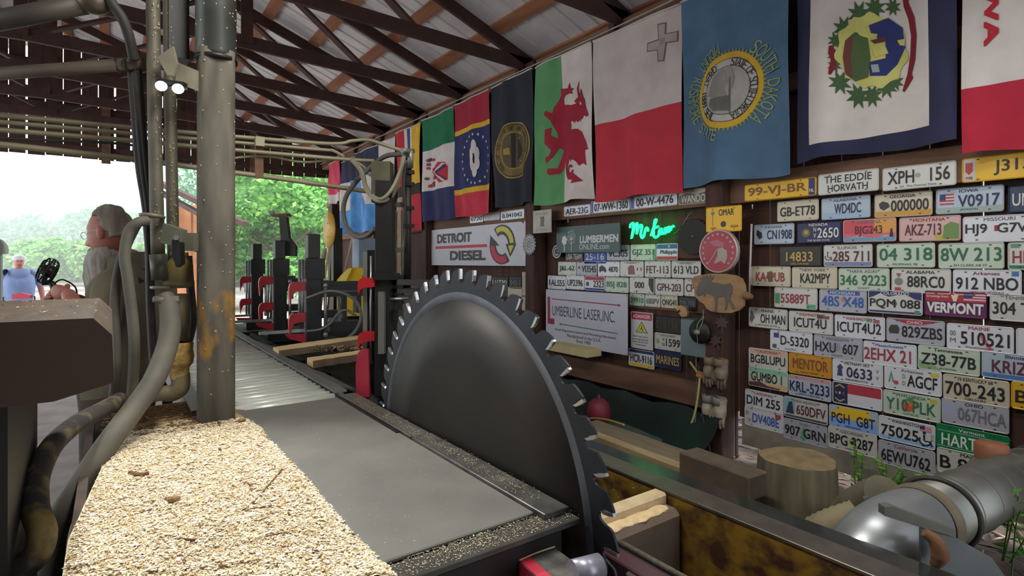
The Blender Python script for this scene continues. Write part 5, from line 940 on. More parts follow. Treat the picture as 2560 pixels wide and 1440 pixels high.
# ================================================================ sawdust bed
def bedz(x, y):
    h = .012 * mnoise.noise((x * 5, y * 5, 0)) + .006 * mnoise.noise((x * 17, y * 17, 2)) + .0035 * mnoise.noise((x * 60, y * 60, 5))
    e = min(1, max(0, (.5 - x) / .06)); e2 = min(1, max(0, (x + .08 - max(0, y - 1.7) * .11) / .03)); far = max(0, min(1, (2.75 - y) / .35))
    return TZ - .016 + (.030 + h) * e * (.35 + .65 * e2) * (.45 + .55 * far) 
nx, ny = 110, 300; vs = []; fs = []
for j in range(ny + 1):
    for i in range(nx + 1):
        y = 1.09 + 1.95 * j / ny; xr = .487 + .008 * mnoise.noise((y * 9, 0, 1)) + .004 * mnoise.noise((y * 40, 3, 1)); xl = -.085 + max(0, y - 1.7) * .11; x = xl + (xr - xl) * i / nx
        vs.append((x, y, bedz(x, y)))
for j in range(ny):
    for i in range(nx): a = j * (nx + 1) + i; fs.append((a, a + 1, a + nx + 2, a + nx + 1))
mb = MB(); mb.add(vs, fs, None, True)
bed = obj('sawdust_bed', mb.mesh('sawdust_bed'), None, 'bed of fresh pale sawdust and wood chips beside the steel table', 'sawdust', kind='stuff')
bm_ = bpy.data.materials.new('sawdust'); bm_.use_nodes = True; n = bm_.node_tree.nodes; l = bm_.node_tree.links; b_ = n['Principled BSDF']; b_.inputs['Roughness'].default_value = .95
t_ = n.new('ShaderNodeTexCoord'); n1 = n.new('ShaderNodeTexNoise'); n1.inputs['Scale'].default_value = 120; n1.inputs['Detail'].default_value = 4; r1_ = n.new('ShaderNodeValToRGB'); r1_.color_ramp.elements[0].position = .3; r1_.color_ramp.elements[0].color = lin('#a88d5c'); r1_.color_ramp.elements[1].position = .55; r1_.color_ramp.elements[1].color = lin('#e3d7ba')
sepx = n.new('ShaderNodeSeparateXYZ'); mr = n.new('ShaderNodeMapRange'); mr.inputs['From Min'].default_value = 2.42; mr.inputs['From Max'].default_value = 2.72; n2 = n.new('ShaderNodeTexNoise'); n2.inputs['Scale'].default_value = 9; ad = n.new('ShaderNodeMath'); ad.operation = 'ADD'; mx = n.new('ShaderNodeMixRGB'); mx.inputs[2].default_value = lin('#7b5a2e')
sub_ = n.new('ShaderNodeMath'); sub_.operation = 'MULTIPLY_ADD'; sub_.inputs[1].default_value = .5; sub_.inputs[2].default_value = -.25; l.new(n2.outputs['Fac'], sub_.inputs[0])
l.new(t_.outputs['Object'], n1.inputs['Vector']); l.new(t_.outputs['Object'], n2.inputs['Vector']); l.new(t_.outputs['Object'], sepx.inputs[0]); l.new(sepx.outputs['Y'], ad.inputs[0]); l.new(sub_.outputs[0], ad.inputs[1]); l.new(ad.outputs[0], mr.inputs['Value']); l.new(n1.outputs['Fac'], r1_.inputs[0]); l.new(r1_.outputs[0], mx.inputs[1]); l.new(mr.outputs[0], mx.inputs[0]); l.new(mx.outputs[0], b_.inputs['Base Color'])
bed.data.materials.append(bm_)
rnd = random.Random(8); mb = MB(); mbd = MB()
def chip(mb, x, y, s, th, zz=None):
    z = (bedz(x, y) if zz is None else zz) + .001 + .004 * rnd.random(); a = rnd.gauss(.3, 1.3); l = s * (1 + 1.5 * rnd.random() ** 2); c_, s_ = cos(a), sin(a); t = s * th; e = rnd.uniform(-.2, .3) * s; g_ = rnd.uniform(-.3, .4) * s
    A = [(x - c_ * l - s_ * t, y - s_ * l + c_ * t, z + e), (x - c_ * l + s_ * t, y - s_ * l - c_ * t, z), (x + c_ * l + s_ * t, y + s_ * l - c_ * t, z + g_ * .5), (x + c_ * l - s_ * t, y + s_ * l + c_ * t, z + g_)]
    k = .0012; mb.add(A + [(p[0], p[1], p[2] + k) for p in A], [(4, 5, 6, 7), (0, 1, 5, 4), (1, 2, 6, 5), (2, 3, 7, 6), (3, 0, 4, 7)])
for k in range(44000):
    y = 1.1 + 1.45 * rnd.random() ** 1.3; xl = -.08 + max(0, y - 1.7) * .11; x = xl + (.487 - xl) * rnd.random(); chip(mb, x, y, .0013 + .0028 * rnd.random() ** 3, .35 + .5 * rnd.random())
o = obj('wood_chips', mb.mesh('wood_chips'), None, 'loose pale wood chips scattered over the sawdust bed', 'wood chips', kind='stuff'); o.data.materials.append(island_mat([(0, '#9c7f50'), (.10, '#c9ae7c'), (.3, '#dfd0b0'), (1, '#f2e9d8')]))
for k in range(900):
    x = .0 + .48 * rnd.random(); y = 1.1 + 1.55 * rnd.random(); chip(mbd, x, y, .002 + .007 * rnd.random() ** 4, .2 + .4 * rnd.random() ** 2)
for k in range(700): x = -.03 + .4 * rnd.random(); y = 2.45 + .55 * rnd.random(); chip(mbd, x, y, .004 + .006 * rnd.random(), .3)
o = obj('bark_bits', mbd.mesh('bark_bits'), None, 'dark bark bits and splinters lying on the sawdust', 'bark bits', kind='stuff'); o.data.materials.append(island_mat([(0, '#3f2c1c'), (.5, '#6d5131'), (1, '#8f7146')]))
def onbed(px, py): q = onZ(px, py, TZ + .01); q.z = bedz(q.x, q.y) + .004; return q
for pts, lab in (([(612, 1282), (640, 1255), (690, 1205), (705, 1180)], 'long thin dark splinter across the sawdust'), ([(605, 1285), (650, 1278), (680, 1270)], 'short forked twig lying on the sawdust'), ([(325, 1190), (345, 1195), (372, 1192)], 'stubby brown bark piece on the sawdust'), ([(400, 1355), (470, 1362), (540, 1360)], 'pale splinter on the near sawdust')):
    m_ = MB(); m_.tube([onbed(*q) for q in pts], [.0028 if 'bark' not in lab else .007] * len(pts), 6); o = obj('twig', m_.mesh('twig'), None, lab, 'twig', 'twigs on the sawdust'); o.data.materials.append(mat('#5f452a', .9))
for px_, py_, lab in ((435, 1260, 'round wood knot chip in the middle of the sawdust'), (605, 1055, 'curly grey shaving ball by the pole foot')):
    q = onbed(px_, py_); m_ = MB(); m_.ell(q + Vector((0, 0, .006)), (.016, .012, .009), 10, 6); o = obj('shaving', m_.mesh('shaving'), None, lab, 'shaving', 'shavings on the sawdust'); o.data.materials.append(mat('#a8895a', .95, 0, '#7a5f3a', 60))
# ================================================================ mast: thick pole, pipes, hoses
POLE = mat('#5c564a', .5, .4, '#6c675a', 5, .5, .1, stretch=(3, 3, .5)); 
pole = empty('steel_pole', 'thick grey steel pole with worn yellow paint standing in the sawdust', 'pole', (.352, 2.61, TZ))
pc = Vector((.352, 2.61)); pm_ = bpy.data.materials.new('worn_pole'); pm_.use_nodes = True; n = pm_.node_tree.nodes; l = pm_.node_tree.links; b_ = n['Principled BSDF']; b_.inputs['Roughness'].default_value = .75; b_.inputs['Metallic'].default_value = .1
t_ = n.new('ShaderNodeTexCoord'); na = n.new('ShaderNodeTexNoise'); na.inputs['Scale'].default_value = 6; mp = n.new('ShaderNodeMapping'); mp.inputs['Scale'].default_value = (3, 3, .6); l.new(t_.outputs['Object'], mp.inputs[0]); l.new(mp.outputs[0], na.inputs['Vector']); ra_ = n.new('ShaderNodeValToRGB'); ra_.color_ramp.elements[0].color = lin('#38342b'); ra_.color_ramp.elements[1].color = lin('#544f44'); ra_.color_ramp.elements[0].position = .35; ra_.color_ramp.elements[1].position = .65; l.new(na.outputs['Fac'], ra_.inputs[0])
sz_ = n.new('ShaderNodeSeparateXYZ'); l.new(t_.outputs['Object'], sz_.inputs[0]); rz_ = n.new('ShaderNodeValToRGB'); e = rz_.color_ramp.elements; e[0].position = 0; e[0].color = (0, 0, 0, 1); e[1].position = .52; e[1].color = (0, 0, 0, 1)
for p_, v in ((.1, .35), (.22, .55), (.36, .6), (.47, .3)): k = e.new(p_); k.color = (v, v, v, 1)
mz = n.new('ShaderNodeMapRange'); mz.inputs['From Max'].default_value = 1.3; l.new(sz_.outputs['Z'], mz.inputs['Value']); l.new(mz.outputs[0], rz_.inputs[0])
nb = n.new('ShaderNodeTexNoise'); nb.inputs['Scale'].default_value = 14; nb.inputs['Detail'].default_value = 8; mp2 = n.new('ShaderNodeMapping'); mp2.inputs['Scale'].default_value = (1, 1, .45); l.new(t_.outputs['Object'], mp2.inputs[0]); l.new(mp2.outputs[0], nb.inputs['Vector'])
mu = n.new('ShaderNodeMath'); mu.operation = 'MULTIPLY'; l.new(rz_.outputs[0], mu.inputs[0]); l.new(nb.outputs['Fac'], mu.inputs[1]); th_ = n.new('ShaderNodeMapRange'); th_.inputs['From Min'].default_value = .27; th_.inputs['From Max'].default_value = .34; l.new(mu.outputs[0], th_.inputs['Value'])
mxx = n.new('ShaderNodeMixRGB'); mxx.inputs[2].default_value = lin('#7d5c24'); l.new(th_.outputs[0], mxx.inputs[0]); l.new(ra_.outputs[0], mxx.inputs[1]); l.new(mxx.outputs[0], b_.inputs['Base Color'])
hw = .0665
mb = MB(); o2 = rrect(2 * hw, 2 * hw, .03, 5); zt = EYE + .87; zb = TZ - .03
vs = [(pc.x + x, pc.y + y, z) for z in (zb, zt) for x, y in o2]; k = len(o2); mb.add(vs, [(i, (i + 1) % k, k + (i + 1) % k, k + i) for i in range(k)], None, True); mb.add(vs[k:], [list(range(k))]); part('square_tube', mb, pm_, pole)
mb = MB(); mb.lathe([(.068, .83), (.081, .83), (.081, .845), (.070, .85)], (pc.x, pc.y, EYE), (0, 0, 1), 32); part('black_seal', mb, BLACK, pole)
mb = MB(); mb.lathe([(.070, .85), (.077, .86), (.077, 2.1)], (pc.x, pc.y, EYE), (0, 0, 1), 36); part('round_sleeve', mb, mat('#3d3f3b', .42, .5, '#565853', 4, .5, .05), pole)
rnd = random.Random(4); mb = MB()
for k_ in range(150):
    z = rnd.uniform(EYE - .6, EYE + 1.2); a = rnd.uniform(pi * .9, 2.1 * pi); rr = .071 if z < EYE + .8 else .078; xx = max(-hw, min(hw, rr * 1.3 * cos(a))); yy = -hw if abs(xx) < hw * .95 else rnd.uniform(-hw, hw) * .6
    if z > EYE + .86: xx, yy = .077 * cos(a), .077 * sin(a)
    mb.ell((pc.x + xx, pc.y + yy, z), (.0025, .0025, .003), 5, 3)
part('dust_flecks', mb, CREAM, pole, kind='stuff')
mb = MB(); mb.beam((pc.x + .0, pc.y + .16, EYE + 1.3), (pc.x - .1, pc.y + .2, EYE + .6), .1, .1); 
mb = MB(); mb.box2((pc.x - .16, pc.y + .12, EYE + .86), (pc.x - .085, pc.y + .22, EYE + 2.0)); part('dark_upright', mb, BLACK, pole)
DP = 2.3
pipes = [((381, -140), (386, 260), (395, 640), 15.5, 'tall dusty grey pipe left of the pole, nearer of the pair'), ((420, -140), (426, 260), (434, 660), 13.5, 'second dusty grey pipe between first pipe and thick pole')]
for i, (a, b, c_, r_, lab) in enumerate(pipes):
    dd = DP + .06 * i; q = P(*c_, dd); t = empty('vertical_pipe', lab, 'pipe', q); mb = MB(); mb.tube([P(*a, dd), P(*b, dd), q], r_ * dd / FPX, 16); part('pipe', mb, OLIVE, t)
    mb = MB(); rnd = random.Random(40 + i)
    for k in range(60): px_ = a[0] + (c_[0] - a[0]) * .5 + rnd.uniform(-1, 1) * r_ * .8; py_ = rnd.uniform(0, 620); base = a[0] + (c_[0] - a[0]) * (py_ + 140) / 780; off = rnd.uniform(-.9, .9) * r_; s_ = -sqrt(max(0, r_ ** 2 - off ** 2)) * dd / FPX; mb.ell(P(base + off, py_, dd + s_), (.0022, .0022, .003), 5, 3)
    part('dust_flecks', mb, CREAM, t, kind='stuff')
    if i == 0:
        mb = MB(); qa = P(403, 712, dd); mb.tube([P(395, 636, dd), P(400, 700, dd)], 19 * dd / FPX, 16, None, True, False); part('lower_sleeve', mb, mat('#57554b', .5, .4), t)
        mb = MB(); mb.lathe([(.03, -.006), (.037, -.004), (.037, .006), (.03, .008)], P(401, 719, dd), (0, 0, 1), 20); part('flange', mb, mat('#8d8a80', .5, .4), t)
    else:
        mb = MB(); q2 = P(448, 690, dd); mb.lathe([(.03, .10), (.034, .1), (.035, .085), (.03, .08), (.04, .06), (.052, .045), (.052, -.02), (.057, -.022), (.057, -.04), (.045, -.042), (.04, -.05)], q2, (0, 0, 1), 24); part('coupling', mb, mat('#6a6248', .7, .2, '#8f7a34', 8, .58), t)
        mb = MB(); mb.cyl(P(447, 735, dd), P(447, 850, dd), .041, seg=20); part('lower_pipe', mb, mat('#54503f', .6, .3, '#7a6a34', 9, .62), t)
        mb = MB(); mb.lathe([(.04, .05), (.052, .045), (.05, .02), (.055, -.01), (.05, -.04), (.042, -.05), (.036, -.06), (.036, -.1)], P(449, 885, dd), (0, 0, 1), 18); part('dusty_joint', mb, DUST, t)
        mb = MB(); mb.tube([P(451, 935, dd), P(450, 968, dd), P(430, 982, dd), P(395, 985, dd), P(355, 1000, dd + .05)], [.036, .036, .036, .03, .028], 14); part('elbow', mb, mat('#8c7e60', .95, 0, '#6a5f48', 14, .5, .5), t)
# brackets between pipes and pole
br = empty('lamp_bracket', 'bent steel bracket welded on the pole high above the sawdust', 'bracket', P(480, 190, 2.28)); bf = lambda x, y, d=2.22: P(x, y, d)
mb = MB(); Vx = Vector((CY, -SY, 0)); Vz = Vector((0, 0, 1)); o0 = P(0, 0, 2.2); kk = 2.2 / FPX
def imgprism(mb, pts, d, depth, m=None):
    """outline seen face-on at distance d, built as a plate square to the viewing axis"""
    mb.prism([((x - 1280) * d / FPX, -(y - HORIZ) * d / FPX) for x, y in pts], Vector((SY * d, CY * d, EYE)), Vx, Vz, -depth, m)
imgprism(mb, [(393, 143), (432, 115), (443, 160), (432, 190), (418, 188)][::-1], 2.24, .012); imgprism(mb, [(443, 155), (502, 180), (502, 230), (438, 205)][::-1], 2.26, .012); part('plates', mb, mat('#77715f', .6, .3, '#8a8471', 9), br)
lm = empty('led_work_light', 'two bright white work light lenses under the pole bracket', 'lamp', P(425, 215, 2.2)); LM = mat('#ffffff', .3, 0, None, 8, .5, 0, 4.)
mb = MB(); imgprism(mb, [(392, 196), (458, 204), (456, 214), (392, 208)][::-1], 2.22, .03); part('housing', mb, BLACK, lm)
for px_, py_ in ((403, 215), (445, 222)):
    mb = MB(); mb.ell(P(px_, py_, 2.2), (.021, .02, .019), 14, 9); part('lens', mb, LM, lm)
sl = bpy.data.lights.new('work_light_beam', 'SPOT'); sl.energy = 85; sl.spot_size = radians(84); sl.spot_blend = .7; sl.shadow_soft_size = .04; sl.color = (1, .98, .93); so = bpy.data.objects.new('work_light_beam', sl); COL.objects.link(so); so.location = P(424, 240, 2.13); so.rotation_euler = Vector((.08, -.85, -1.0)).to_track_quat('-Z', 'Y').to_euler()
cl = empty('pipe_clamp', 'grey box shaped clamp tying the pipes to the thick pole', 'clamp', P(450, 600, 2.25)); mb = MB(); imgprism(mb, [(408, 558), (450, 574), (448, 620), (400, 606)][::-1], 2.2, .05); imgprism(mb, [(448, 582), (484, 582), (484, 628), (446, 626)][::-1], 2.22, .05); imgprism(mb, [(487, 584), (508, 578), (510, 628), (486, 630)][::-1], 2.26, .05); part('clamp_plates', mb, mat('#57584c', .6, .3, '#6a6b5d', 8), cl)
mb = MB(); mb.cyl(P(440, 594, 2.2), P(440, 594, 2.15), .011, seg=6); part('bolt', mb, GREYM, cl); mb = MB(); mb.lathe([(.03, 0), (.045, .002), (.047, .012), (.03, .018)], P(380, 545, 2.26), (0.1, 0, 1), 18); part('collar_ring', mb, mat('#6f6a5a', .6, .3), cl)
mb = MB(); imgprism(mb, [(430, 600), (450, 606), (452, 660), (440, 668), (430, 640)][::-1], 2.18, .03); part('strap', mb, BLACK, cl)
# hoses
def hose(name, pts, r, m, lab, seg=12, cat='hose', extra=None):
    h = obj(name, MB().tube([P(*q) for q in pts], r, seg).mesh(name), None, lab, cat); h.data.materials.append(m); return h
h1 = hose('hydraulic_hose', [(413, 738, 2.22), (424, 775, 2.2), (422, 850, 2.15), (385, 950, 2.05), (325, 1035, 1.95), (262, 1120, 1.85), (200, 1215, 1.78), (150, 1290, 1.74), (128, 1370, 1.74), (125, 1500, 1.74)], [.030, .035, .037, .037, .037, .037, .037, .037, .037, .037], HOSEG, 'thick grey hose curving down from pipe fitting to the floor', 16)
mb = MB(); d_ = P(412, 752, 2.22); mb.lathe([(.032, -.012), (.042, -.01), (.042, .012), (.032, .016)], d_, (.15, 0, 1), 20); mb.box(d_ + Vector((.03, -.03, .01)), (.03, .02, .02)); o = obj('hose_clamp', mb.mesh('hose_clamp'), h1); o.data.materials.append(mat('#77736a', .5, .4))
hose('dusty_hose', [(300, 1000, 2.0), (245, 1030, 1.85), (187, 1062, 1.7), (130, 1115, 1.55), (93, 1190, 1.4), (88, 1270, 1.3), (106, 1330, 1.25), (90, 1388, 1.22), (30, 1432, 1.2), (-60, 1455, 1.2)], .0275, mat('#25221e', .9, 0, '#77653a', 12, .6, .6, contrast=.1), 'thick black hose dusted with yellow sawdust, looping at the frame edge', 16)
hose('hanging_hose', [(368, 552, 2.2), (345, 556, 2.17), (322, 580, 2.16), (312, 640, 2.15), (320, 700, 2.15), (332, 800, 2.15), (336, 880, 2.16), (330, 990, 2.18), (322, 1060, 2.2)], .0195, HOSEG, 'grey hose arching from the clamp down past the bearded man')
hose('hanging_hose', [(345, 556, 2.2), (318, 610, 2.19), (296, 680, 2.18), (287, 760, 2.17), (291, 840, 2.16), (291, 920, 2.16), (282, 1010, 2.2)], .017, mat('#45433b', .75, 0, '#57544a', 9), 'dark grey hose hanging outermost beside the dark wooden block')
hose('hanging_hose', [(368, 560, 2.32), (374, 640, 2.32), (376, 760, 2.32), (384, 900, 2.32), (392, 960, 2.32)], .016, RUBBER, 'black hose hanging straight down behind the grey pipe')
hose('hanging_hose', [(470, 640, 2.5), (476, 720, 2.5), (482, 800, 2.5), (470, 860, 2.5)], .017, RUBBER, 'black hose bowing out just left of the thick pole')
for k, (dx, r_, lab) in enumerate(((0, .013, 'thin black hose outermost in the bundle below the cross pipe'), (11, .015, 'thicker black hose in the middle of the bundle'), (20, .013, 'black hose of the bundle nearest the grey pipe'))):
    hose('bundle_hose', [(325 + dx, 160, 2.35), (333 + dx, 260, 2.35), (340 + dx, 350, 2.35), (348 + dx, 430, 2.35), (360 + dx * .8, 500, 2.34), (368 + dx * .6, 560, 2.33)], r_, RUBBER, lab, 10)
hose('top_hose', [(255, -60, 2.2), (275, 0, 2.2), (305, 45, 2.22), (322, 90, 2.25), (335, 150, 2.3)], .02, RUBBER, 'fat black hose arching down from the capped pipe end')
mb = MB(); mb.cyl(P(-60, 62, 2.1), P(222, 8, 2.2), .038, seg=20); t = empty('capped_pipe', 'grey horizontal pipe with a cap end at the top corner', 'pipe', P(222, 8, 2.2)); part('pipe', mb, mat('#4a443e', .6, .3), t); mb = MB(); mb.ell(P(235, 4, 2.2), (.06, .05, .05), 16, 10); part('cap', mb, mat('#5a5146', .4, .5), t)
t = empty('cross_pipe', 'dusty pipe running from the frame edge to the hose bundle', 'pipe', P(330, 160, 2.35)); mb = MB(); mb.cyl(P(-80, 190, 2.25), P(362, 158, 2.35), .026, seg=18); part('pipe', mb, mat('#57493f', .65, .3, '#665a4e', 6), t); mb = MB()
for px_ in (300, 322): q = P(px_, 163, 2.34); mb.lathe([(.026, -.008), (.031, -.006), (.031, .006), (.026, .008)], q, (CY, -SY, .04), 18)
part('clamp_band', mb, RUBBER, t)
# long pipe run across the shed
YP = 3.25; PIPE = mat('#8a8368', .55, .3, '#9c957a', 6)
def runp(pts, r, lab, m=PIPE): 
    o = obj('pipe_run', MB().tube([onY(px, py, yy) for px, py, yy in pts], r, 10).mesh('pipe_run'), None, lab, 'pipe', 'pipes crossing the shed'); o.data.materials.append(m); return o
runp([(-80, 280, YP), (300, 316, YP), (800, 358, YP), (880, 352, YP), (920, 350, YP), (960, 362, YP), (1005, 376, 3.2), (1025, 378, 3.15)], .0105, 'uppermost pale pipe of the run, ending in a raised hose')
runp([(-80, 297, YP + .01), (300, 331, YP + .01), (790, 373, YP + .01), (830, 376, YP + .01), (860, 392, YP + .01)], .0095, 'second pale pipe of the run with a short hose end')
runp([(-80, 318, YP + .02), (300, 349, YP + .02), (600, 376, YP), (860, 398, YP), (935, 402, YP)], .011, 'third and straight pale pipe of the run')
runp([(-80, 352, YP + .05), (300, 394, YP + .05), (560, 428, YP + .05), (740, 452, YP + .05), (915, 478, YP + .05)], .014, 'lowest and fattest pale pipe below the run')
runp([(540, 405, YP + .03), (610, 392, YP + .03), (680, 392, YP + .03), (760, 405, YP + .03), (860, 398, YP + .03), (900, 410, YP), (930, 440, YP)], .007, 'thin pale hose wavering under the pipe run')
runp([(-80, 340, YP + .03), (100, 350, YP + .03), (250, 356, YP + .03), (340, 365, YP + .03), (400, 388, YP + .03), (470, 402, YP + .03)], .006, 'thin dark cable sagging between the pipes', RUBBER)
t = empty('pipe_hanger', 'wooden hanger block carrying the pipe run', 'hanger', onY(648, 360, YP)); mb = MB(); q = onY(648, 395, YP + .04); mb.box(q, (.04, .02, .22)); part('strap', mb, GIRT, t); mb = MB(); mb.box(onY(649, 354, YP - .01), (.045, .03, .05)); part('block', mb, PIPE, t)
# ================================================================ roller conveyor
rc = empty('roller_conveyor', 'roller conveyor of bright steel rollers running away behind the pole', 'conveyor', (.62, 4.6, 0))
CZ = TZ + .0; x0, x1 = .345, .90
mb = MB(); mb.cyl((x0, 0, 0), (x1, 0, 0), .029, seg=16); mb.cyl((x0 - .02, 0, 0), (x1 + .02, 0, 0), .008, seg=8); rm = mb.mesh('roller')
ROLL = mat('#d0d4cc', .35, .2, '#aeb3a8', 6, .5, .05, stretch=(1.2, 6, 6)); rm.materials.append(ROLL)
rnd = random.Random(6); y = 2.79
while y < 6.9:
    o = obj('roller', rm, rc); o.location = (-.62, y - 4.6, CZ - .03 + rnd.uniform(-.003, .003)); o.rotation_euler = (rnd.random() * 6, 0, 0); y += .079
for xx, lab in ((x0 - .035, 0), (x1 + .03, 1)):
    mb = MB(); mb.box2((xx - .012, 2.77, CZ - .16), (xx + .012, 6.95, CZ + .004)); mb.box2((xx - .03, 2.77, CZ + .004), (xx + .03, 6.95, CZ + .012)); part('side_rail', mb, mat('#77787a', .5, .5, '#66675f', 6), rc)
for yy in (2.9, 4.6, 6.6):
    for xx in (x0 - .03, x1 + .02): mb = MB(); mb.box2((xx - .03, yy - .03, 0), (xx + .03, yy + .03, CZ - .16)); part('leg', mb, DARK, rc)
mb = MB(); mb.box2((x0, 2.765, CZ - .15), (x1, 2.777, CZ - .06)); part('end_plate', mb, mat('#3a3a33', .7, .3), rc)
# sloping side plates outside the rail
for a, b, lab in (((2.95, 3.95), .07, 'long grey sloping guard plate beside the rollers, before the slab ends'), ((4.15, 5.0), .06, 'shorter grey guard plate beside the rollers, past the slab ends')):
    mb = MB(); y0_, y1_ = a; vs = [(x1 + .07, y0_, CZ + .005), (x1 + .07, y1_, CZ + .005), (x1 + .20, y1_ - .05, CZ - .05), (x1 + .20, y0_ + .08, CZ - .05)]
    mb.add(vs + [(x, y, z - .012) for x, y, z in vs], [(0, 3, 2, 1), (4, 5, 6, 7), (0, 1, 5, 4), (1, 2, 6, 5), (2, 3, 7, 6), (3, 0, 4, 7)]); o = obj('guard_plate', mb.mesh('guard_plate'), None, lab, 'plate', 'guard plates beside the rollers'); o.data.materials.append(mat('#6b6a68', .5, .5, '#7d7b78', 6))
# dark deck between conveyor and carriage
dk = empty('transfer_deck', 'black steel deck between rollers and saw columns', 'deck', (1.1, 4.8, 0))
mb = MB(); mb.box2((1.0, 2.9, .1), (1.13, 7.8, CZ - .13)); part('deck_frame', mb, BLACK, dk)
for yy in (2.95, 3.75, 4.35, 5.4, 6.4):
    mb = MB(); mb.box2((.98, yy - .07, CZ - .11), (1.17, yy + .07, CZ - .075)); part('cross_arm', mb, DARK, dk)
# slab boards lying across the deck
for p0, p1, w_, m, lab in ((P(690, 872, 4.0), P(905, 842, 4.35), .10, SAWN, 'barky slab board with bright sawn top lying across the deck'), (P(775, 898, 3.6), P(915, 878, 3.8), .07, SAWN, 'second pale slab, nearer the red plate, lying across the deck')):
    s_ = empty('slab_board', lab, 'board', p0, 'slab boards on the deck'); rnd = random.Random(int(p0.y * 100)); n_ = 9; top = []; bot = []; ax = (p1 - p0); px_ = Vector((-ax.y, ax.x, 0)).normalized()
    mb = MB(); vs = []
    for i in range(n_ + 1):
        q = p0 + ax * i / n_; ww = w_ * (1 + .12 * rnd.uniform(-1, 1)); vs += [q + px_ * ww, q - px_ * ww, q - px_ * ww * 1.1 - Vector((0, 0, .045)), q + px_ * ww * 1.1 - Vector((0, 0, .045))]
    fs = [(4 * i + a, 4 * i + 4 + a, 4 * i + 4 + (a + 1) % 4, 4 * i + (a + 1) % 4) for i in range(n_) for a in (0,)]; mb.add(vs, [f[::-1] for f in fs] + [(0, 1, 2, 3)], m); mb.add(vs, [(4 * i + a, 4 * i + 4 + a, 4 * i + 4 + (a + 1) % 4, 4 * i + (a + 1) % 4)[::-1] for i in range(n_) for a in (1, 2, 3)] + [(4 * n_ + 3, 4 * n_ + 2, 4 * n_ + 1, 4 * n_)], mat('#57483a', .9, 0, '#6d5c49', 10, .5, .5)); part('slab', mb, None, s_)
rnd = random.Random(12); mb = MB()
for k in range(160):
    q = P(rnd.uniform(790, 910), rnd.uniform(868, 880), 4.05 + rnd.uniform(-.1, .2)); a = rnd.random() * 3; l = rnd.uniform(.02, .07); mb.beam(q, q + Vector((l * cos(a), l * sin(a), .01)), .008, .006)
o = obj('bark_scraps', mb.mesh('bark_scraps'), None, 'loose bark scraps between the two slab boards', 'bark scraps', kind='stuff'); o.data.materials.append(island_mat([(0, '#3a2c20'), (.6, '#6a5540'), (1, '#a08860')]))
# ================================================================ carriage with headblocks
cg = empty('carriage_bed', 'long black carriage frame under the saw columns', 'carriage', (1.5, 5, 0))
mb = MB(); mb.box2((1.22, 2.55, .55), (1.9, 8.2, .78)); part('frame', mb, BLACK, cg)
mb = MB(); mb.box2((1.18, 2.55, .78), (1.26, 8.2, .82)); part('rail', mb, DARK, cg); mb = MB(); mb.box2((1.72, 2.55, .78), (1.86, 8.2, .84)); part('rail', mb, DARK, cg)
for yy in (2.9, 4.9, 6.1, 7.3): mb = MB(); mb.cyl((1.25, yy, .42), (1.33, yy, .42), .13, seg=20); part('wheel', mb, GREYM, cg)
for yy in (2.6, 5.2, 8.0):
    mb = MB(); mb.box2((1.3, yy - .05, 0), (1.8, yy + .05, .55)); part('cross_support', mb, BLACK, cg)
def hook_poly(s=1., drop=.11): return [(.02, 0), (.02, -.075 * s), (-.06, -.078 * s), (-.095, -.09 * s), (-.115, -.12 * s - drop * .2), (-.125, -.13 * s - drop * .6), (-.135, -.10 * s), (-.135, -.05 * s), (-.125, -.018 * s), (-.105, 0)]
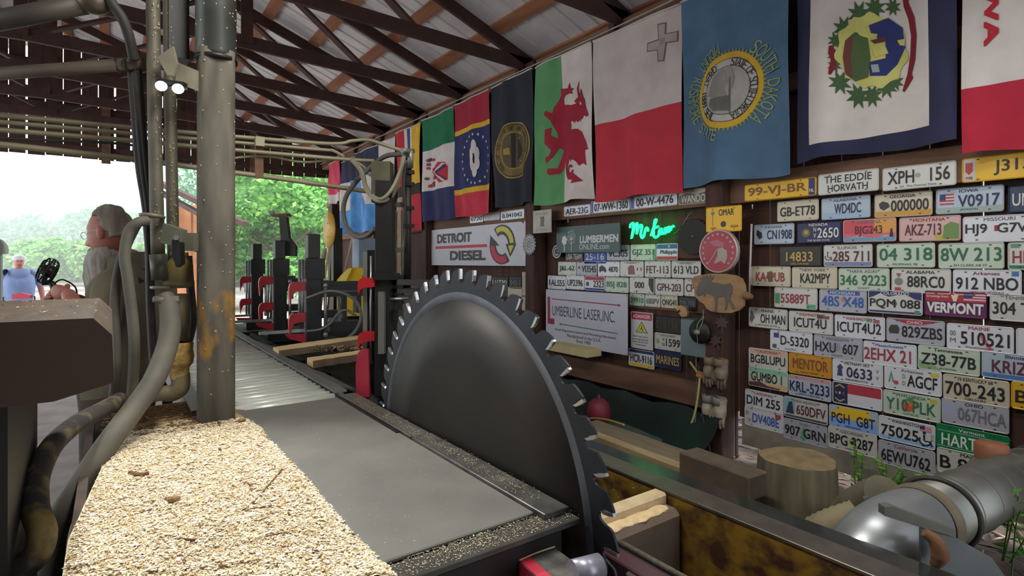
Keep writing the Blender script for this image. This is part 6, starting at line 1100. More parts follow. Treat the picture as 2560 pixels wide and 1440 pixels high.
def headblock(x, y, tall, label, hooks=(-.17, -.43), low=-.60, s=1.):
    t = empty('headblock', label, 'headblock', (x, y, .8), 'saw carriage headblocks')
    mb = MB(); mb.box2((x + .0, y - .07, .82), (x + .13, y + .07, EYE + .02), bevel=.006); mb.box2((x - .005, y - .085, EYE - .14), (x + .15, y + .085, EYE + .03)); part('column', mb, BLACK, t)
    mb = MB(); mb.box2((x + .02, y - .05, EYE + .03), (x + .12, y + .05, EYE + tall), bevel=.005); part('cylinder_box', mb, mat('#1a1b18', .5, .3, '#262721', 7), t)
    for dx, dy in ((-.045, -.03), (-.02, -.035)): mb = MB(); mb.cyl((x + dx, y + dy, EYE - .62), (x + dx, y + dy, EYE + .02), .011, seg=10); part('guide_rod', mb, STEEL, t)
    for hz in hooks: mb = MB(); mb.prism([(a * s, b * s) for a, b in hook_poly()], (x, y - .055, EYE + hz), (1, 0, 0), (0, 0, 1), -.035); part('hook', mb, RED, t)
    mb = MB(); mb.prism([(.02, -.08), (.02, 0), (-.16, 0.01), (-.13, -.03)], (x, y - .06, EYE + low), (1, 0, 0), (0, 0, 1), -.06); part('foot_hook', mb, RED, t)
    mb = MB(); mb.box2((x - .36, y - .05, EYE + low + .02), (x + .0, y - .02, EYE + low + .045)); part('bed_bar', mb, STEEL, t)
    mb = MB(); mb.cyl((x + .16, y - .06, EYE - .62), (x + .16, y - .06, EYE - .2), .014, seg=10); mb.lathe([(.014, 0), (.022, .01), (.022, .03), (.014, .04)], (x + .16, y - .06, EYE - .22), (0, 0, 1), 12); mb.lathe([(.014, 0), (.022, .01), (.022, .03), (.014, .04)], (x + .16, y - .06, EYE - .64), (0, 0, 1), 12); part('cylinder', mb, mat('#8b8d8a', .4, .6), t)
    mb = MB(); mb.box2((x + .13, y - .06, EYE - .30), (x + .62, y + .06, EYE - .20)); mb.box2((x + .13, y - .07, EYE - .20), (x + .50, y + .05, EYE - .17)); mb.box2((x + .2, y - .05, EYE - .60), (x + .7, y + .05, EYE - .52)); mb.box2((x + .30, y - .05, EYE - .52), (x + .35, y + .05, EYE - .3)); mb.box2((x + .44, y - .05, EYE - .45), (x + .48, y + .05, EYE - .3)); mb.box2((x - .06, y - .1, .80), (x + .74, y + .1, .9)); part('carriage_frame', mb, BLACK, t)
    mb = MB(); mb.cyl((x + .15, y - .06, EYE - .25), (x + .5, y - .06, EYE - .26), .009, seg=8); part('feed_rod', mb, GREYM, t)
    return t
headblock(1.25 + .07, 4.87, .235, 'nearest of the three small black saw columns with red hooks', (-.165, -.425), -.605)
headblock(1.25 + .08, 6.08, .22, 'middle one of three small black saw columns with red hooks', (-.145, -.41), -.62)
headblock(1.25 + .08, 7.19, .215, 'farthest small black saw column with red hooks, beside the pole', (-.17, -.43), -.66, .9)
# leaning black arm with red pad
t = empty('turner_arm', 'tall black arm with red top plate leaning behind the saw columns', 'arm', P(725, 700, 5.9)); mb = MB(); imgprism(mb, [(697, 542), (716, 542), (722, 595), (738, 615), (738, 640), (705, 640)][::-1], 5.8, .06); part('arm', mb, mat('#2d302a', .6, .2), t); mb = MB(); imgprism(mb, [(676, 536), (716, 533), (718, 539), (678, 541)][::-1], 5.8, .12); part('pad', mb, mat('#6b2a26', .6), t)
# hose loops beside the near small column
for pts, r_, lab in (([(768, 745, 4.6), (820, 728, 4.55), (865, 735, 4.5), (895, 760, 4.5), (902, 795, 4.5), (890, 825, 4.45), (870, 845, 4.4)], .013, 'large grey hose loop beside the small saw column'), ([(768, 828, 4.6), (800, 824, 4.55), (825, 810, 4.5), (845, 785, 4.5), (865, 775, 4.5), (890, 790, 4.5)], .011, 'lower dark hose curling under the large loop'), ([(845, 740, 4.7), (850, 770, 4.7), (856, 795, 4.7)], .01, 'short hose dropping before the yellow guard')):
    hose('loop_hose', pts, r_, mat('#56564e', .6), lab, 8)
# near headblock
hx, hy = 1.22, 2.90; nb_ = empty('near_headblock', 'big black saw column with red hooks just behind the blade', 'headblock', (hx, hy, .8))
D1 = 3.0; pp = lambda px, py, d=D1: P(px, py, d)
mb = MB(); imgprism(mb, [(938, 450), (979, 452), (979, 690), (938, 690)][::-1], 3.0, .10, BLACK); imgprism(mb, [(932, 682), (985, 684), (985, 700), (932, 700)][::-1], 2.97, .16, BLACK); imgprism(mb, [(936, 698), (972, 700), (972, 990), (936, 990)][::-1], 3.0, .12, BLACK); part('column', mb, None, nb_)
mb = MB(); imgprism(mb, [(928, 403), (975, 403), (975, 500), (928, 505)][::-1], 3.02, .1); part('top_box', mb, mat('#5a5646', .55, .4, '#46432f', 6), nb_)
mb = MB(); imgprism(mb, [(943, 505), (958, 505), (976, 525), (976, 545), (966, 545), (952, 530), (943, 530)][::-1], 3.05, .04); part('clevis', mb, mat('#8a8878', .5, .4), nb_)
mb = MB(); imgprism(mb, [(907, 630), (918, 630), (918, 935), (907, 935)][::-1], 3.05, .03, mat('#7b7d78', .45, .5)); imgprism(mb, [(918, 625), (934, 625), (934, 935), (918, 935)][::-1], 3.07, .03, BLACK); part('guide_channel', mb, None, nb_)
mb = MB(); mb.cyl(pp(927, 640, 3.0), pp(927, 910, 3.0), .006, seg=8); part('guide_rod', mb, STEEL, nb_)
for yy in (695, 830):
    hp = [(936, yy), (936, yy + 22), (908, yy + 25), (900, yy + 30), (896, yy + 42), (894, yy + 30), (894, yy + 15), (898, yy + 4), (906, yy - 1)]
    mb = MB(); imgprism(mb, hp, 2.98, .035); part('hook', mb, RED, nb_)
mb = MB(); imgprism(mb, [(890, 990), (889, 915), (895, 882), (905, 873), (921, 874), (922, 993)], 2.97, .03); part('red_plate', mb, mat('#8f1f2f', .5, .1, '#a33140', 7), nb_)
mb = MB(); imgprism(mb, [(945, 730), (960, 730), (960, 885), (945, 885)][::-1], 2.93, .04, mat('#6f716d', .4, .5)); part('cylinder', mb, None, nb_)
mb = MB()
for a, b, c_, d_ in ((985, 698, 1075, 712), (985, 722, 1060, 732), (985, 738, 1050, 745), (985, 775, 1040, 800)): mb.beam(P(a, (b + d_) / 2, 3.1), P(c_, (b + d_) / 2 + 1, 3.25), .06, (d_ - b) * 3.1 / FPX)
part('side_beam', mb, mat('#32342e', .6, .3), nb_)
mb = MB(); mb.cyl(P(975, 748, 3.05), P(1020, 746, 3.1), .009, seg=8); part('feed_screw', mb, STEEL, nb_)
mb = MB(); imgprism(mb, [(905, 690), (985, 690), (985, 1010), (930, 1010)][::-1], 3.2, .25, BLACK); part('back_housing', mb, None, nb_)
# hose mast behind
hm_ = empty('hose_mast', 'dark upright mast carrying hydraulic fittings beside the hose loops', 'mast', P(1020, 700, 3.3)); mb = MB(); mb.cyl(P(1020, 380, 3.3), P(1018, 720, 3.3), .022, seg=12); part('mast_tube', mb, mat('#2d2c29', .5, .4), hm_)
mb = MB(); mb.cyl(P(1005, 376, 3.15), P(1032, 378, 3.3), .014, seg=10); mb.cyl(P(1026, 375, 3.25), P(1026, 420, 3.28), .017, seg=10); mb.cyl(P(1000, 386, 3.2), P(1016, 386, 3.25), .01, seg=10); part('fittings', mb, mat('#8b8f88', .4, .6), hm_)
for yy in (425, 455, 515, 560): mb = MB(); imgprism(mb, [(1010, yy), (1034, yy), (1034, yy + 9), (1010, yy + 9)][::-1], 3.27, .03); part('bracket', mb, BLACK, hm_)
for px_, py_ in ((980, 512), (985, 625)): mb = MB(); mb.beam(P(970, py_, 3.15), P(1020, py_, 3.35), .03, .028); part('cross_tie', mb, mat('#5f5b4e', .6, .3), hm_)
for px_, yb in ((1012, 760), (1026, 700)): mb = MB(); mb.cyl(P(px_, 440, 3.32), P(px_ - 4, yb, 3.32), .008, seg=8); part('tube_line', mb, mat('#6d6f6a', .5, .4), hm_)
HL = mat('#6d6956', .6, .1, '#7f7b66', 8)
for pts, r_, m, lab in (([(880, 400, 3.2), (905, 430, 3.15), (915, 470, 3.1), (940, 500, 3.0), (965, 500, 3.0), (985, 480, 3.05), (1000, 430, 3.1), (1010, 392, 3.15)], .013, HL, 'upper grey hose swag before the top box'), ([(895, 410, 3.2), (915, 465, 3.1), (940, 495, 3.0), (962, 493, 2.98), (984, 465, 3.0), (1002, 420, 3.1), (1006, 395, 3.15)], .010, HL, 'inner thinner grey hose swag before the top box'), ([(1003, 386, 3.2), (965, 390, 3.25), (930, 415, 3.3), (890, 455, 3.3), (866, 490, 3.3), (858, 530, 3.3), (868, 570, 3.28), (895, 592, 3.2), (920, 588, 3.1), (937, 572, 3.05)], .014, mat('#4e4a40', .6), 'big dark hose loop hanging before the blue flags'), ([(1014, 400, 3.2), (1008, 460, 3.2), (1012, 520, 3.25), (1010, 580, 3.3), (1016, 640, 3.3)], .010, mat('#3d3d3a', .6), 'dark hose running down along the hose mast')):
    hose('swag_hose', pts, r_, m, lab, 10)
# ================================================================ far corner: yellow guard, disc, leaning boards
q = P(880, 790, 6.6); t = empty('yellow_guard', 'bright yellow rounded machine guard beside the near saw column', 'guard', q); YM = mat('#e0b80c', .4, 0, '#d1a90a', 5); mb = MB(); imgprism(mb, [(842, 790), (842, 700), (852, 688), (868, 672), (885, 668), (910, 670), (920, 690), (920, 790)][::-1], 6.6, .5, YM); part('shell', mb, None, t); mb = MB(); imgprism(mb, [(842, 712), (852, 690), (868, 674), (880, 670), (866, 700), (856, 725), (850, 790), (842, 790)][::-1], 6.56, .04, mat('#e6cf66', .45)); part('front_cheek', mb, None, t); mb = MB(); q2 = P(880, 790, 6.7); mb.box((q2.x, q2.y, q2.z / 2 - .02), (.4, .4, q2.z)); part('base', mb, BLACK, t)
q = P(823, 575, 7.3); t = empty('yellow_disc', 'yellow round disc with small holes standing edge-on by the far flags', 'disc', q); ax_ = Vector((cos(.45), -sin(.45), 0)); mb = MB(); mb.lathe([(0, -.008), (.235, -.008), (.235, .008), (0, .008)], q, Vector((-1, 0, 0)), 36); part('plate', mb, mat('#c9a03a', .5, .1, '#b8902e', 6), t); mb = MB(); U = Vector((-1, 0, 0)); side = U.cross(Vector((0, 0, 1)))
for a_, b_ in ((0, 0), (.05, .09), (-.05, .09), (.05, -.09), (-.05, -.09), (.02, .085), (-.02, -.09)): mb.lathe([(.011, .0085), (0, .0095)], q + side * a_ + Vector((0, 0, b_)), U, 8)
part('holes', mb, DARK, t)
mb = MB(); mb.box2(P(843, 570, 7.5) + Vector((-.05, 0, 0)), Vector((P(843, 570, 7.5).x + .07, P(843, 570, 7.5).y + .1, .05))); part('dark_post', mb, BLACK, t)
rnd = random.Random(17); LB = [mat('#b08c6c', .8, 0, '#8a684e', 5), mat('#d9c3ac', .8), mat('#6d4f3e', .85), mat('#8a6a54', .85)]
labs = ['first pale board leaning in the far corner below the yellow disc', 'thin dark board leaning beneath the yellow disc', 'brown board leaning right of the dark post', 'wide curved pale slab leaning by the light blue sheet', 'reddish board leaning behind the curved slab', 'narrow white board leaning before the green trees', 'short brown board leaning low in the corner']
for k, (a, b) in enumerate((((815, 625), (795, 735)), ((822, 622), (806, 740)), ((832, 618), (822, 742)), ((880, 600), (856, 705)), ((892, 622), (872, 705)), ((808, 630), (785, 725)), ((905, 640), (880, 700)))):
    d0 = 8.2 + .2 * k; p0 = P(*a, d0 + .5); p1 = P(*b, d0); p2 = p1 + (p1 - p0).normalized() * max(0, (p1.z - .05) / max(.05, -(p1 - p0).normalized().z)); mb = MB(); mb.beam(p0, p2, .09 + .05 * (k == 3), .025, (1, -.3, 0)); o = obj('leaning_board', mb.mesh('leaning_board'), None, labs[k], 'board', 'boards leaning in the far corner'); o.data.materials.append(LB[k % 4] if k != 3 else LB[1])
p = P(915, 650, 7.6); mb = MB(); mb.box2((p.x - .10, p.y, .0), (p.x + .22, p.y + .25, EYE + .32)); o = obj('blue_sheet', mb.mesh('blue_sheet'), None, 'pale blue steel cabinet behind the grey guide channel', 'cabinet'); o.data.materials.append(mat('#8fa0b3', .6, .1, '#7f92a8', 4))
for k, (px_, lab) in enumerate(((985, 'pale board standing against the wall behind the hose mast'), (1000, 'second pale board standing behind the hose mast'), (970, 'crooked grey board standing left of the mast'))):
    p0 = onX(px_, 560, 3.8 - .05 * k); p1 = onX(px_ + 8, 720, 3.75); mb = MB(); mb.beam((p0.x, p0.y, p0.z + .2), (p1.x - .1, p1.y - .1, .05), .14, .03, (1, 0, 0)); o = obj('standing_board', mb.mesh('standing_board'), None, lab, 'board', 'boards behind the hose mast'); o.data.materials.append(mat('#9b876c', .85, 0, '#7a6954', 5))
# ================================================================ dark wooden block on a black stand
t = empty('wooden_block', 'big dark wooden block with dusty sloping edge at the frame edge', 'wood block', (-.5, 1.7, 0)); zt_ = EYE - .11
TW = mat('#30271e', .8, 0, '#46392b', 9, .5, .3, stretch=(4, .7, 1)); FW = mat('#2b1a10', .7, 0, '#3a2517', 4, .5, .2)
TW.node_tree.nodes['Principled BSDF'].inputs['Specular IOR Level'].default_value = .1
mb = MB(); y0_, y1_ = 1.37, 2.12; x_ = -.03
sec = [(-1.6, zt_), (x_ - .0, zt_), (.0, zt_ - .035), (.004, zt_ - .13), (-.09, zt_ - .155), (-1.6, zt_ - .155)]
vs = [(x, y0_, z) for x, z in sec] + [(x, y1_, z) for x, z in sec]; k = len(sec)
mb.add(vs, [(0, 1, k + 1, k), (1, 2, k + 2, k + 1)], TW); mb.add(vs, [list(range(k))[::-1], list(range(k, 2 * k)), (2, 3, k + 3, k + 2), (3, 4, k + 4, k + 3), (4, 5, k + 5, k + 4)], FW); part('block', mb, None, t)
mb = MB(); mb.box2((-1.5, 1.5, 0), (-.17, 2.05, zt_ - .156)); part('stand', mb, mat('#0b0b0b', .6), t)
rnd = random.Random(77); mb = MB()
for k in range(90): x, y = rnd.uniform(-.5, -.02), rnd.uniform(1.4, 2.1); speck(x, y, zt_ + .0008, rnd.uniform(.002, .005)) if rnd.random() < .7 else speck(rnd.uniform(-.06, -.005), y, zt_ - .01, .003)
part('wood_crumbs', mb, mat('#cbb88f', .9), t, kind='stuff')
for k, pts in enumerate(([(45, 1235), (36, 1270)], [(62, 1260), (40, 1345)], [(66, 1310), (40, 1420)])):
    o = obj('steel_rod', MB().tube([P(*q, 1.42) for q in pts], .0022, 6).mesh('steel_rod'), None, 'thin bright rod beside the black stand, ' + ['top', 'middle', 'bottom'][k] + ' one of three', 'rod', 'bright rods by the black stand'); o.data.materials.append(STEEL)
# ================================================================ rusty yellow track beam and its bay
RUST = mat('#86681c', .65, .1, '#42261a', 13, .52, .4, contrast=.1, stretch=(1, .8, 1.1)); bmx = 1.7
t = empty('yellow_beam', 'rusty yellow steel track beam running along the sawdust pit', 'beam', (bmx, 1.5, 0))
mb = MB(); mb.box2((bmx, -.6, .42), (bmx + .02, 2.5, EYE - .87)); part('web', mb, RUST, t)
mb = MB(); mb.box2((bmx - .004, -.6, EYE - .87), (bmx + .10, 2.5, EYE - .858), bevel=.002); part('flange', mb, mat('#55504a', .4, .6, '#6a645c', 12), t)
mb = MB(); mb.box2((bmx - .12, -.6, .40), (bmx + .1, 2.5, .42)); part('lower_flange', mb, mat('#4a3a2a', .8), t)
mb = MB(); mb.box2((bmx + .02, -.6, 0), (bmx + .06, 2.5, .42)); part('foundation', mb, BLACK, t)
mb = MB(); mb.box2((bmx + .1, -.6, EYE - .90), (bmx + .24, 2.4, EYE - .885)); o = obj('grey_ledge', mb.mesh('grey_ledge'), None, 'dark steel ledge along the outside of the yellow beam', 'ledge'); o.data.materials.append(mat('#2f3330', .12, .3, None, 9, .5, .03))
# tan crossmember with caked dust
t = empty('crossmember', 'dust caked tan crossmember between blade and yellow beam', 'crossmember', (1.4, 1.4, 0)); TAN = mat('#6a5a4c', .85, 0, '#584a3f', 9, .5, .3)
a = P(1530, 1290, 1.95); zc = EYE - .90
mb = MB(); mb.box2((1.14, 1.30, zc - .28), (bmx - .004, 1.40, zc), bevel=.02); part('tube', mb, TAN, t); mb = MB(); mb.box2((1.12, 1.37, zc - .02), (bmx - .004, 1.43, zc + .035), bevel=.008); part('dusty_lip', mb, mat('#cbb894', .95, 0, '#b7a27c', 20, .5, .4), t)
mb = MB(); rnd = random.Random(3)
for k in range(26): x = 1.14 + .5 * k / 26; mb.ell((x, 1.335 + .02 * rnd.random(), zc + .0), (.045, .028, .004 + .004 * rnd.random()), 8, 5)
part('sawdust_drift', mb, CREAM, t, kind='stuff')
# inner rail with a steel rope
t = empty('inner_rail', 'grey purple steel rail with a wire rope in the pit', 'rail', (1.2, .8, 0)); mb = MB(); mb.box2((1.10, .2, EYE - .86), (1.17, 1.34, EYE - .80), bevel=.004); part('rail', mb, mat('#5a575c', .45, .5, '#6a4a50', 4), t); mb = MB(); mb.tube([(1.165, .2, EYE - .79), (1.165, 1.34, EYE - .79)], .008, 8, None, True, False); part('wire_rope', mb, mat('#4d4a40', .7, .3, '#6d6858', 90), t); mb = MB(); mb.box2((1.10, .2, .2), (1.15, 1.34, EYE - .861)); part('rail_web', mb, BLACK, t)
mb = MB(); mb.box2((1.25, .3, EYE - 1.1), (1.42, 1.12, EYE - .98), bevel=.006); o = obj('pit_timber', mb.mesh('pit_timber'), None, 'sawdust covered pale timber lying in the pit by the yellow beam', 'timber'); o.data.materials.append(mat('#b5a070', .95, 0, '#c9b68a', 18, .5, .4))
mb = MB(); mb.box2((1.02, .2, .15), (bmx, 2.4, .3)); o = obj('pit_tray', mb.mesh('pit_tray'), None, 'dark steel tray at the bottom of the pit', 'tray'); o.data.materials.append(BLACK)
# red guide block and roller before the blade
t = empty('guide_block', 'grey topped guide block with chipped red paint before the saw table', 'guide block', (.8, 1.0, 0)); gz = EYE - .72
a = onZ(1296, 1402, gz); b = onZ(1385, 1368, gz); c_ = onZ(1500, 1452, gz); d_ = onZ(1400, 1500, gz); q4 = [a, b, c_, d_]
mb = MB(); vs = [tuple(v) for v in q4] + [(v.x, v.y, gz - .12) for v in q4]; GB = mat('#4a4a48', .6, .4, '#7a766c', 20, .6); RD = mat('#a8182f', .55, .1, '#c23a4e', 12)
mb.add(vs, [(3, 2, 1, 0)], GB); mb.add(vs, [(4, 5, 6, 7), (0, 1, 5, 4), (1, 2, 6, 5), (2, 3, 7, 6), (3, 0, 4, 7)], RD); part('block', mb, None, t)
mb = MB(); l_ = lambda u, v: a.lerp(b, u).lerp(d_.lerp(c_, u), v) + Vector((0, 0, .0015)); mb.add([l_(.02, .02), l_(.3, .03), l_(.28, .5), l_(.34, .98), l_(.02, .98)], [(4, 3, 2, 1, 0)], RD); part('red_paint', mb, None, t)
mb = MB(); mb.tube([a + Vector((0, 0, .003)), a.lerp(b, .5) + Vector((0, 0, .005)), b + Vector((0, 0, .003))], .005, 6); part('dust_edge', mb, CREAM, t, kind='stuff')
t = empty('guide_roller', 'pale lilac steel guide roller between red block and blade', 'roller', onZ(1470, 1400, gz - .05)); p0 = onZ(1432, 1402, gz + .03); p1 = onZ(1500, 1385, gz + .03); p0.z -= .03; p1.z -= .03; mb = MB(); mb.cyl(p0, p1, .03, seg=20); part('drum', mb, mat('#8f8f9c', .35, .4), t); mb = MB(); mb.cyl(p1, p1 + (p1 - p0).normalized() * .008, .022, seg=16); part('end_cap', mb, DARK, t)
mb = MB(); p0 = P(1610, 1436, 1.45); mb.box2(p0 - Vector((.03, .04, .08)), p0 + Vector((.04, .04, 0)), bevel=.006); o = obj('grey_bearing', mb.mesh('grey_bearing'), None, 'grey bearing block with red paint at the bottom of the pit rail', 'bearing'); o.data.materials.append(mat('#7a7f84', .5, .4, '#9a3a4a', 9, .62))
# ================================================================ planks, tarp, stump, duct on the dirt side
for (a, b, w_, th_, m, lab) in (((1470, 1062, 3.05), (1790, 1150, 2.75), .20, .05, mat('#6e6350', .9, 0, '#857862', 8, .5, .3, stretch=(3, .5, 3)), 'long weathered plank at the top of the plank stack'), ((1470, 1085, 2.86), (1742, 1165, 2.72), .075, .06, mat('#b09f78', .9, 0, '#93835f', 8, .5, .3, stretch=(3, .5, 3)), 'pale sawn plank edge in front of the weathered plank'), ((1720, 1150, 2.78), (1905, 1212, 2.6), .16, .13, mat('#54483c', .9, 0, '#675a4b', 7, .5, .3), 'short dark timber at the plank stack end near the stump')):
    p0 = onX(a[0], a[1], a[2]); p1 = Vector((a[2] - .03, onX(b[0], b[1], a[2]).y, p0.z)); mb = MB(); mb.beam(p0, p1, w_, th_, bevel=.008); o = obj('plank', mb.mesh('plank'), None, lab, 'plank', 'planks by the pit'); o.data.materials.append(m)
for x, y in ((2.85, 2.3), (2.8, 3.6), (2.9, 4.6)): 
    mb = MB(); mb.box2((x - .15, y - .12, .02), (x + .2, y + .12, .28)); o = obj('plank_support', mb.mesh('plank_support'), None, 'dark wooden block under the planks, number by distance ' + {2.3: 'close to the stump', 3.6: 'under the plank middle', 4.6: 'under the far plank end'}[y], 'block', 'blocks under the planks'); o.data.materials.append(BLACK)
nx_ = 30; ny_ = 6; vs = []; fs = []
tar = mat('#041511', .5, 0, '#08231e', 4, .5, .2)
for j in range(ny_ + 1):
    for i in range(nx_ + 1):
        y = 2.6 + 4.9 * i / nx_; v = j / ny_; vs.append((3.84 - .35 * v ** 1.5 + .02 * sin(y * 7 + v * 4), y, .40 - .29 * v + .02 * sin(y * 11 + v * 3)))
for j in range(ny_):
    for i in range(nx_): a = j * (nx_ + 1) + i; fs.append((a, a + nx_ + 1, a + nx_ + 2, a + 1))
mb = MB(); mb.add(vs, fs, None, True); o = obj('green_tarp', mb.mesh('green_tarp'), None, 'dark green tarp spread along the foot of the plank wall', 'tarp'); o.data.materials.append(tar)
nx_, ny_ = 24, 4; vs = []; fs = []
for j in range(ny_ + 1):
    for i in range(nx_ + 1): y = 2.95 + 3.4 * i / nx_; v = j / ny_; vs.append((3.6 - .5 * v, y - .3 * v, .19 - .07 * v + .015 * sin(y * 6 + v * 5)))
for j in range(ny_):
    for i in range(nx_): a = j * (nx_ + 1) + i; fs.append((a, a + nx_ + 1, a + nx_ + 2, a + 1))
mb = MB(); mb.add(vs, fs, None, True); o = obj('grey_plastic', mb.mesh('grey_plastic'), None, 'grey plastic film lying below the green tarp', 'plastic sheet'); o.data.materials.append(mat('#3f4a4a', .3, 0, '#56625f', 5, .5, .2))
q = onX(1497, 1032, 3.35); mb = MB(); mb.lathe([(0, .12), (.05, .115), (.085, .08), (.1, .03), (.1, -.03), (.08, -.08), (0, -.1)], (q.x, q.y, q.z), (0, 0, 1), 20); mb.cyl((q.x, q.y, q.z + .1), (q.x, q.y, q.z + .15), .012); o = obj('red_float', mb.mesh('red_float'), None, 'dull red round float lying beside the planks', 'float'); o.data.materials.append(mat('#7a2434', .6, 0, '#5f1b29', 6))
o = obj('yellow_rope', MB().tube([onX(1455, 1052, 3.2), onX(1480, 1046, 3.2), onX(1520, 1050, 3.15), onX(1560, 1062, 3.1)], .008, 6).mesh('yellow_rope'), None, 'yellow rope lying on the planks beside the red float', 'rope'); o.data.materials.append(mat('#a39a4a', .6))
# stump
sx_, sy_ = 3.2, 1.66; t = empty('tree_stump', 'upright cut log stump in front of the license plates', 'stump', (sx_, sy_, 0)); rnd = random.Random(1); nseg = 40; vs = []; prof_ = [(.235, -.02), (.222, .12), (.21, .3), (.205, .45), (.198, .478)]
for r_, z in prof_:
    for k in range(nseg): a = 2 * pi * k / nseg; rr = r_ * (1 + .045 * sin(3 * a + 1) + .02 * sin(7 * a + z * 2) + .012 * sin(17 * a)); vs.append((sx_ + rr * cos(a), sy_ + rr * sin(a), z))
fs = [(i * nseg + k, i * nseg + (k + 1) % nseg, (i + 1) * nseg + (k + 1) % nseg, (i + 1) * nseg + k) for i in range(4) for k in range(nseg)]
mb = MB(); mb.add(vs, fs, None, True); part('trunk', mb, mat('#574f3f', .9, 0, '#716a52', 6, .5, .5, stretch=(4, 4, .4)), t); mb = MB(); top = vs[-nseg:]; mb.add(top + [(sx_, sy_, .488)], [(k, (k + 1) % nseg, nseg) for k in range(nseg)]); part('cut_face', mb, mat('#9a8664', .9, 0, '#7d6b4d', 12, .5, .4), t)
# galvanised duct
A_ = P(2300, 1303, 2.0); B_ = P(2450, 1236, 2.7); C_ = P(2760, 1098, 3.9); GALV = mat('#7d7f7a', .42, .6, '#6b6960', 4, .5, .06); ax_ = (C_ - A_).normalized(); C_ = A_ + ax_ * ((4.03 - A_.x) / ax_.x); RD_ = .12
t = empty('dust_duct', 'galvanised round duct with shiny elbow at the frame edge', 'duct', (2.1, .85, .1)); E_ = [P(2140, 1640, 1.82), P(2142, 1510, 1.82), P(2152, 1435, 1.825), P(2188, 1368, 1.85), P(2240, 1328, 1.91), A_ + ax_ * .01]
mb = MB(); mb.tube(E_, RD_ - .003, 36, None, True, True, 8); part('elbow', mb, mat('#a3a8ab', .36, .65, '#8d9193', 4, .5, .04), t)
mb = MB(); mb.tube([A_ - ax_ * .01, C_], RD_, 36, None, True, False); part('pipe', mb, GALV, t); mb = MB()
for k in range(7): mb.lathe([(RD_, -.006), (RD_ + .0035, 0), (RD_, .006)], A_ + ax_ * (.25 + .22 * k), ax_, 36)
part('seam_ridges', mb, GALV, t); mb = MB(); mb.lathe([(RD_ - .002, -.03), (RD_ + .006, -.025), (RD_ + .007, .03), (RD_ + .001, .04)], A_, ax_, 36); part('dusty_joint', mb, mat('#716654', .85, 0, '#59513f', 9, .5, .4), t)
s_ = ax_.cross(Vector((0, 0, 1))).normalized(); u_ = s_.cross(ax_); c_ = A_ + ax_ * .16
mb = MB(); mb.tube([c_ + (s_ * cos(a) + u_ * sin(a)) * (RD_ + .007) + ax_ * .02 * cos(a) for a in [radians(q) for q in range(-50, 211, 20)]], .009, 8); part('black_strap', mb, RUBBER, t)
mb = MB(); imgprism(mb, [(2160, 1245), (2172, 1242), (2205, 1262), (2240, 1272), (2215, 1300), (2160, 1290)], 1.98, .01); part('flange_tab', mb, mat('#6f7372', .45, .5), t)
t = empty('cover_plate', 'flat grey sheet metal plate with chipped rusty bracket by the elbow', 'plate', (2.3, .5, 0)); mb = MB(); imgprism(mb, [(2302, 1320), (2390, 1345), (2480, 1395), (2512, 1440), (2512, 1560), (2302, 1560)], 1.70, .008); part('sheet', mb, mat('#5f6669', .45, .4, '#6d7477', 3), t)
mb = MB(); imgprism(mb, [(2212, 1268), (2230, 1266), (2388, 1325), (2388, 1342), (2300, 1318), (2212, 1290)], 1.69, .03); part('top_lip', mb, mat('#67675f', .5, .4), t)
mb = MB(); mb.tube([P(2310, 1330, 1.67), P(2340, 1355, 1.66), P(2350, 1390, 1.66), P(2335, 1415, 1.67)], [.012, .02, .024, .012], 10); part('rusty_bracket', mb, mat('#7d5638', .9, 0, '#5f422f', 14, .5, .4), t)
cp = P(2478, 1152, 2.72); t = empty('orange_cap', 'faded orange cap on a dusty stub on top of the duct', 'cap', cp); mb = MB(); mb.lathe([(.062, -.01), (.064, -.005), (.068, .075), (.06, .088), (0, .09)], cp, (.05, 0, 1), 22); part('cap', mb, mat('#84543a', .7, 0, '#985f42', 9), t); mb = MB(); mb.lathe([(.13, -.12), (.11, -.07), (.085, -.02), (.06, .01)], cp, (.08, 0, 1), 16); part('dusty_stub', mb, mat('#736e60', .9, 0, '#5c5747', 12, .5, .5), t)
# corrugated hoses
def corrugated(pts, r, lab, m):
    base = MB(); base.tube(pts, r, 4, None, True, True, 10); n_ = len(pts); q = []
    for i in range(n_ - 1):
        a = Vector(pts[max(i - 1, 0)]); b = Vector(pts[i]); c = Vector(pts[i + 1]); d = Vector(pts[min(i + 2, n_ - 1)]); L = (c - b).length; k = max(4, int(L / .011))
        for j in range(k): t_ = j / k; q.append(.5 * ((2 * b) + (c - a) * t_ + (2 * a - 5 * b + 4 * c - d) * t_ * t_ + (3 * b - a - 3 * c + d) * t_ ** 3))
    rs = [r * (1.0 if j % 2 else .93) for j in range(len(q))]; mb = MB(); mb.tube(q, rs, 18, None, True, False); o = obj('corrugated_hose', mb.mesh('corrugated_hose'), None, lab, 'hose', 'corrugated hoses around the stump'); o.data.materials.append(m); return o
CH = mat('#6f6a55', .7, 0, '#5c5848', 8, .5, .2)
corrugated([onX(1690, 1222, 2.75), onX(1790, 1232, 3.0), onX(1880, 1262, 3.2), (3.45, 1.9, .18)], .085, 'ribbed dusty hose lying left of the stump', CH)
corrugated([(3.6, 1.5, .12), P(2100, 1330, 2.75), P(2140, 1275, 2.5), P(2215, 1240, 2.3)], .085, 'ribbed grey hose rising between stump and duct', CH)
corrugated([P(1960, 1400, 2.25), P(2010, 1352, 2.2), P(2070, 1318, 2.15), P(2150, 1290, 2.12)], .062, 'ribbed tan hose running low behind the shiny elbow', mat('#8a8062', .75, 0, '#736b52', 8, .5, .2))
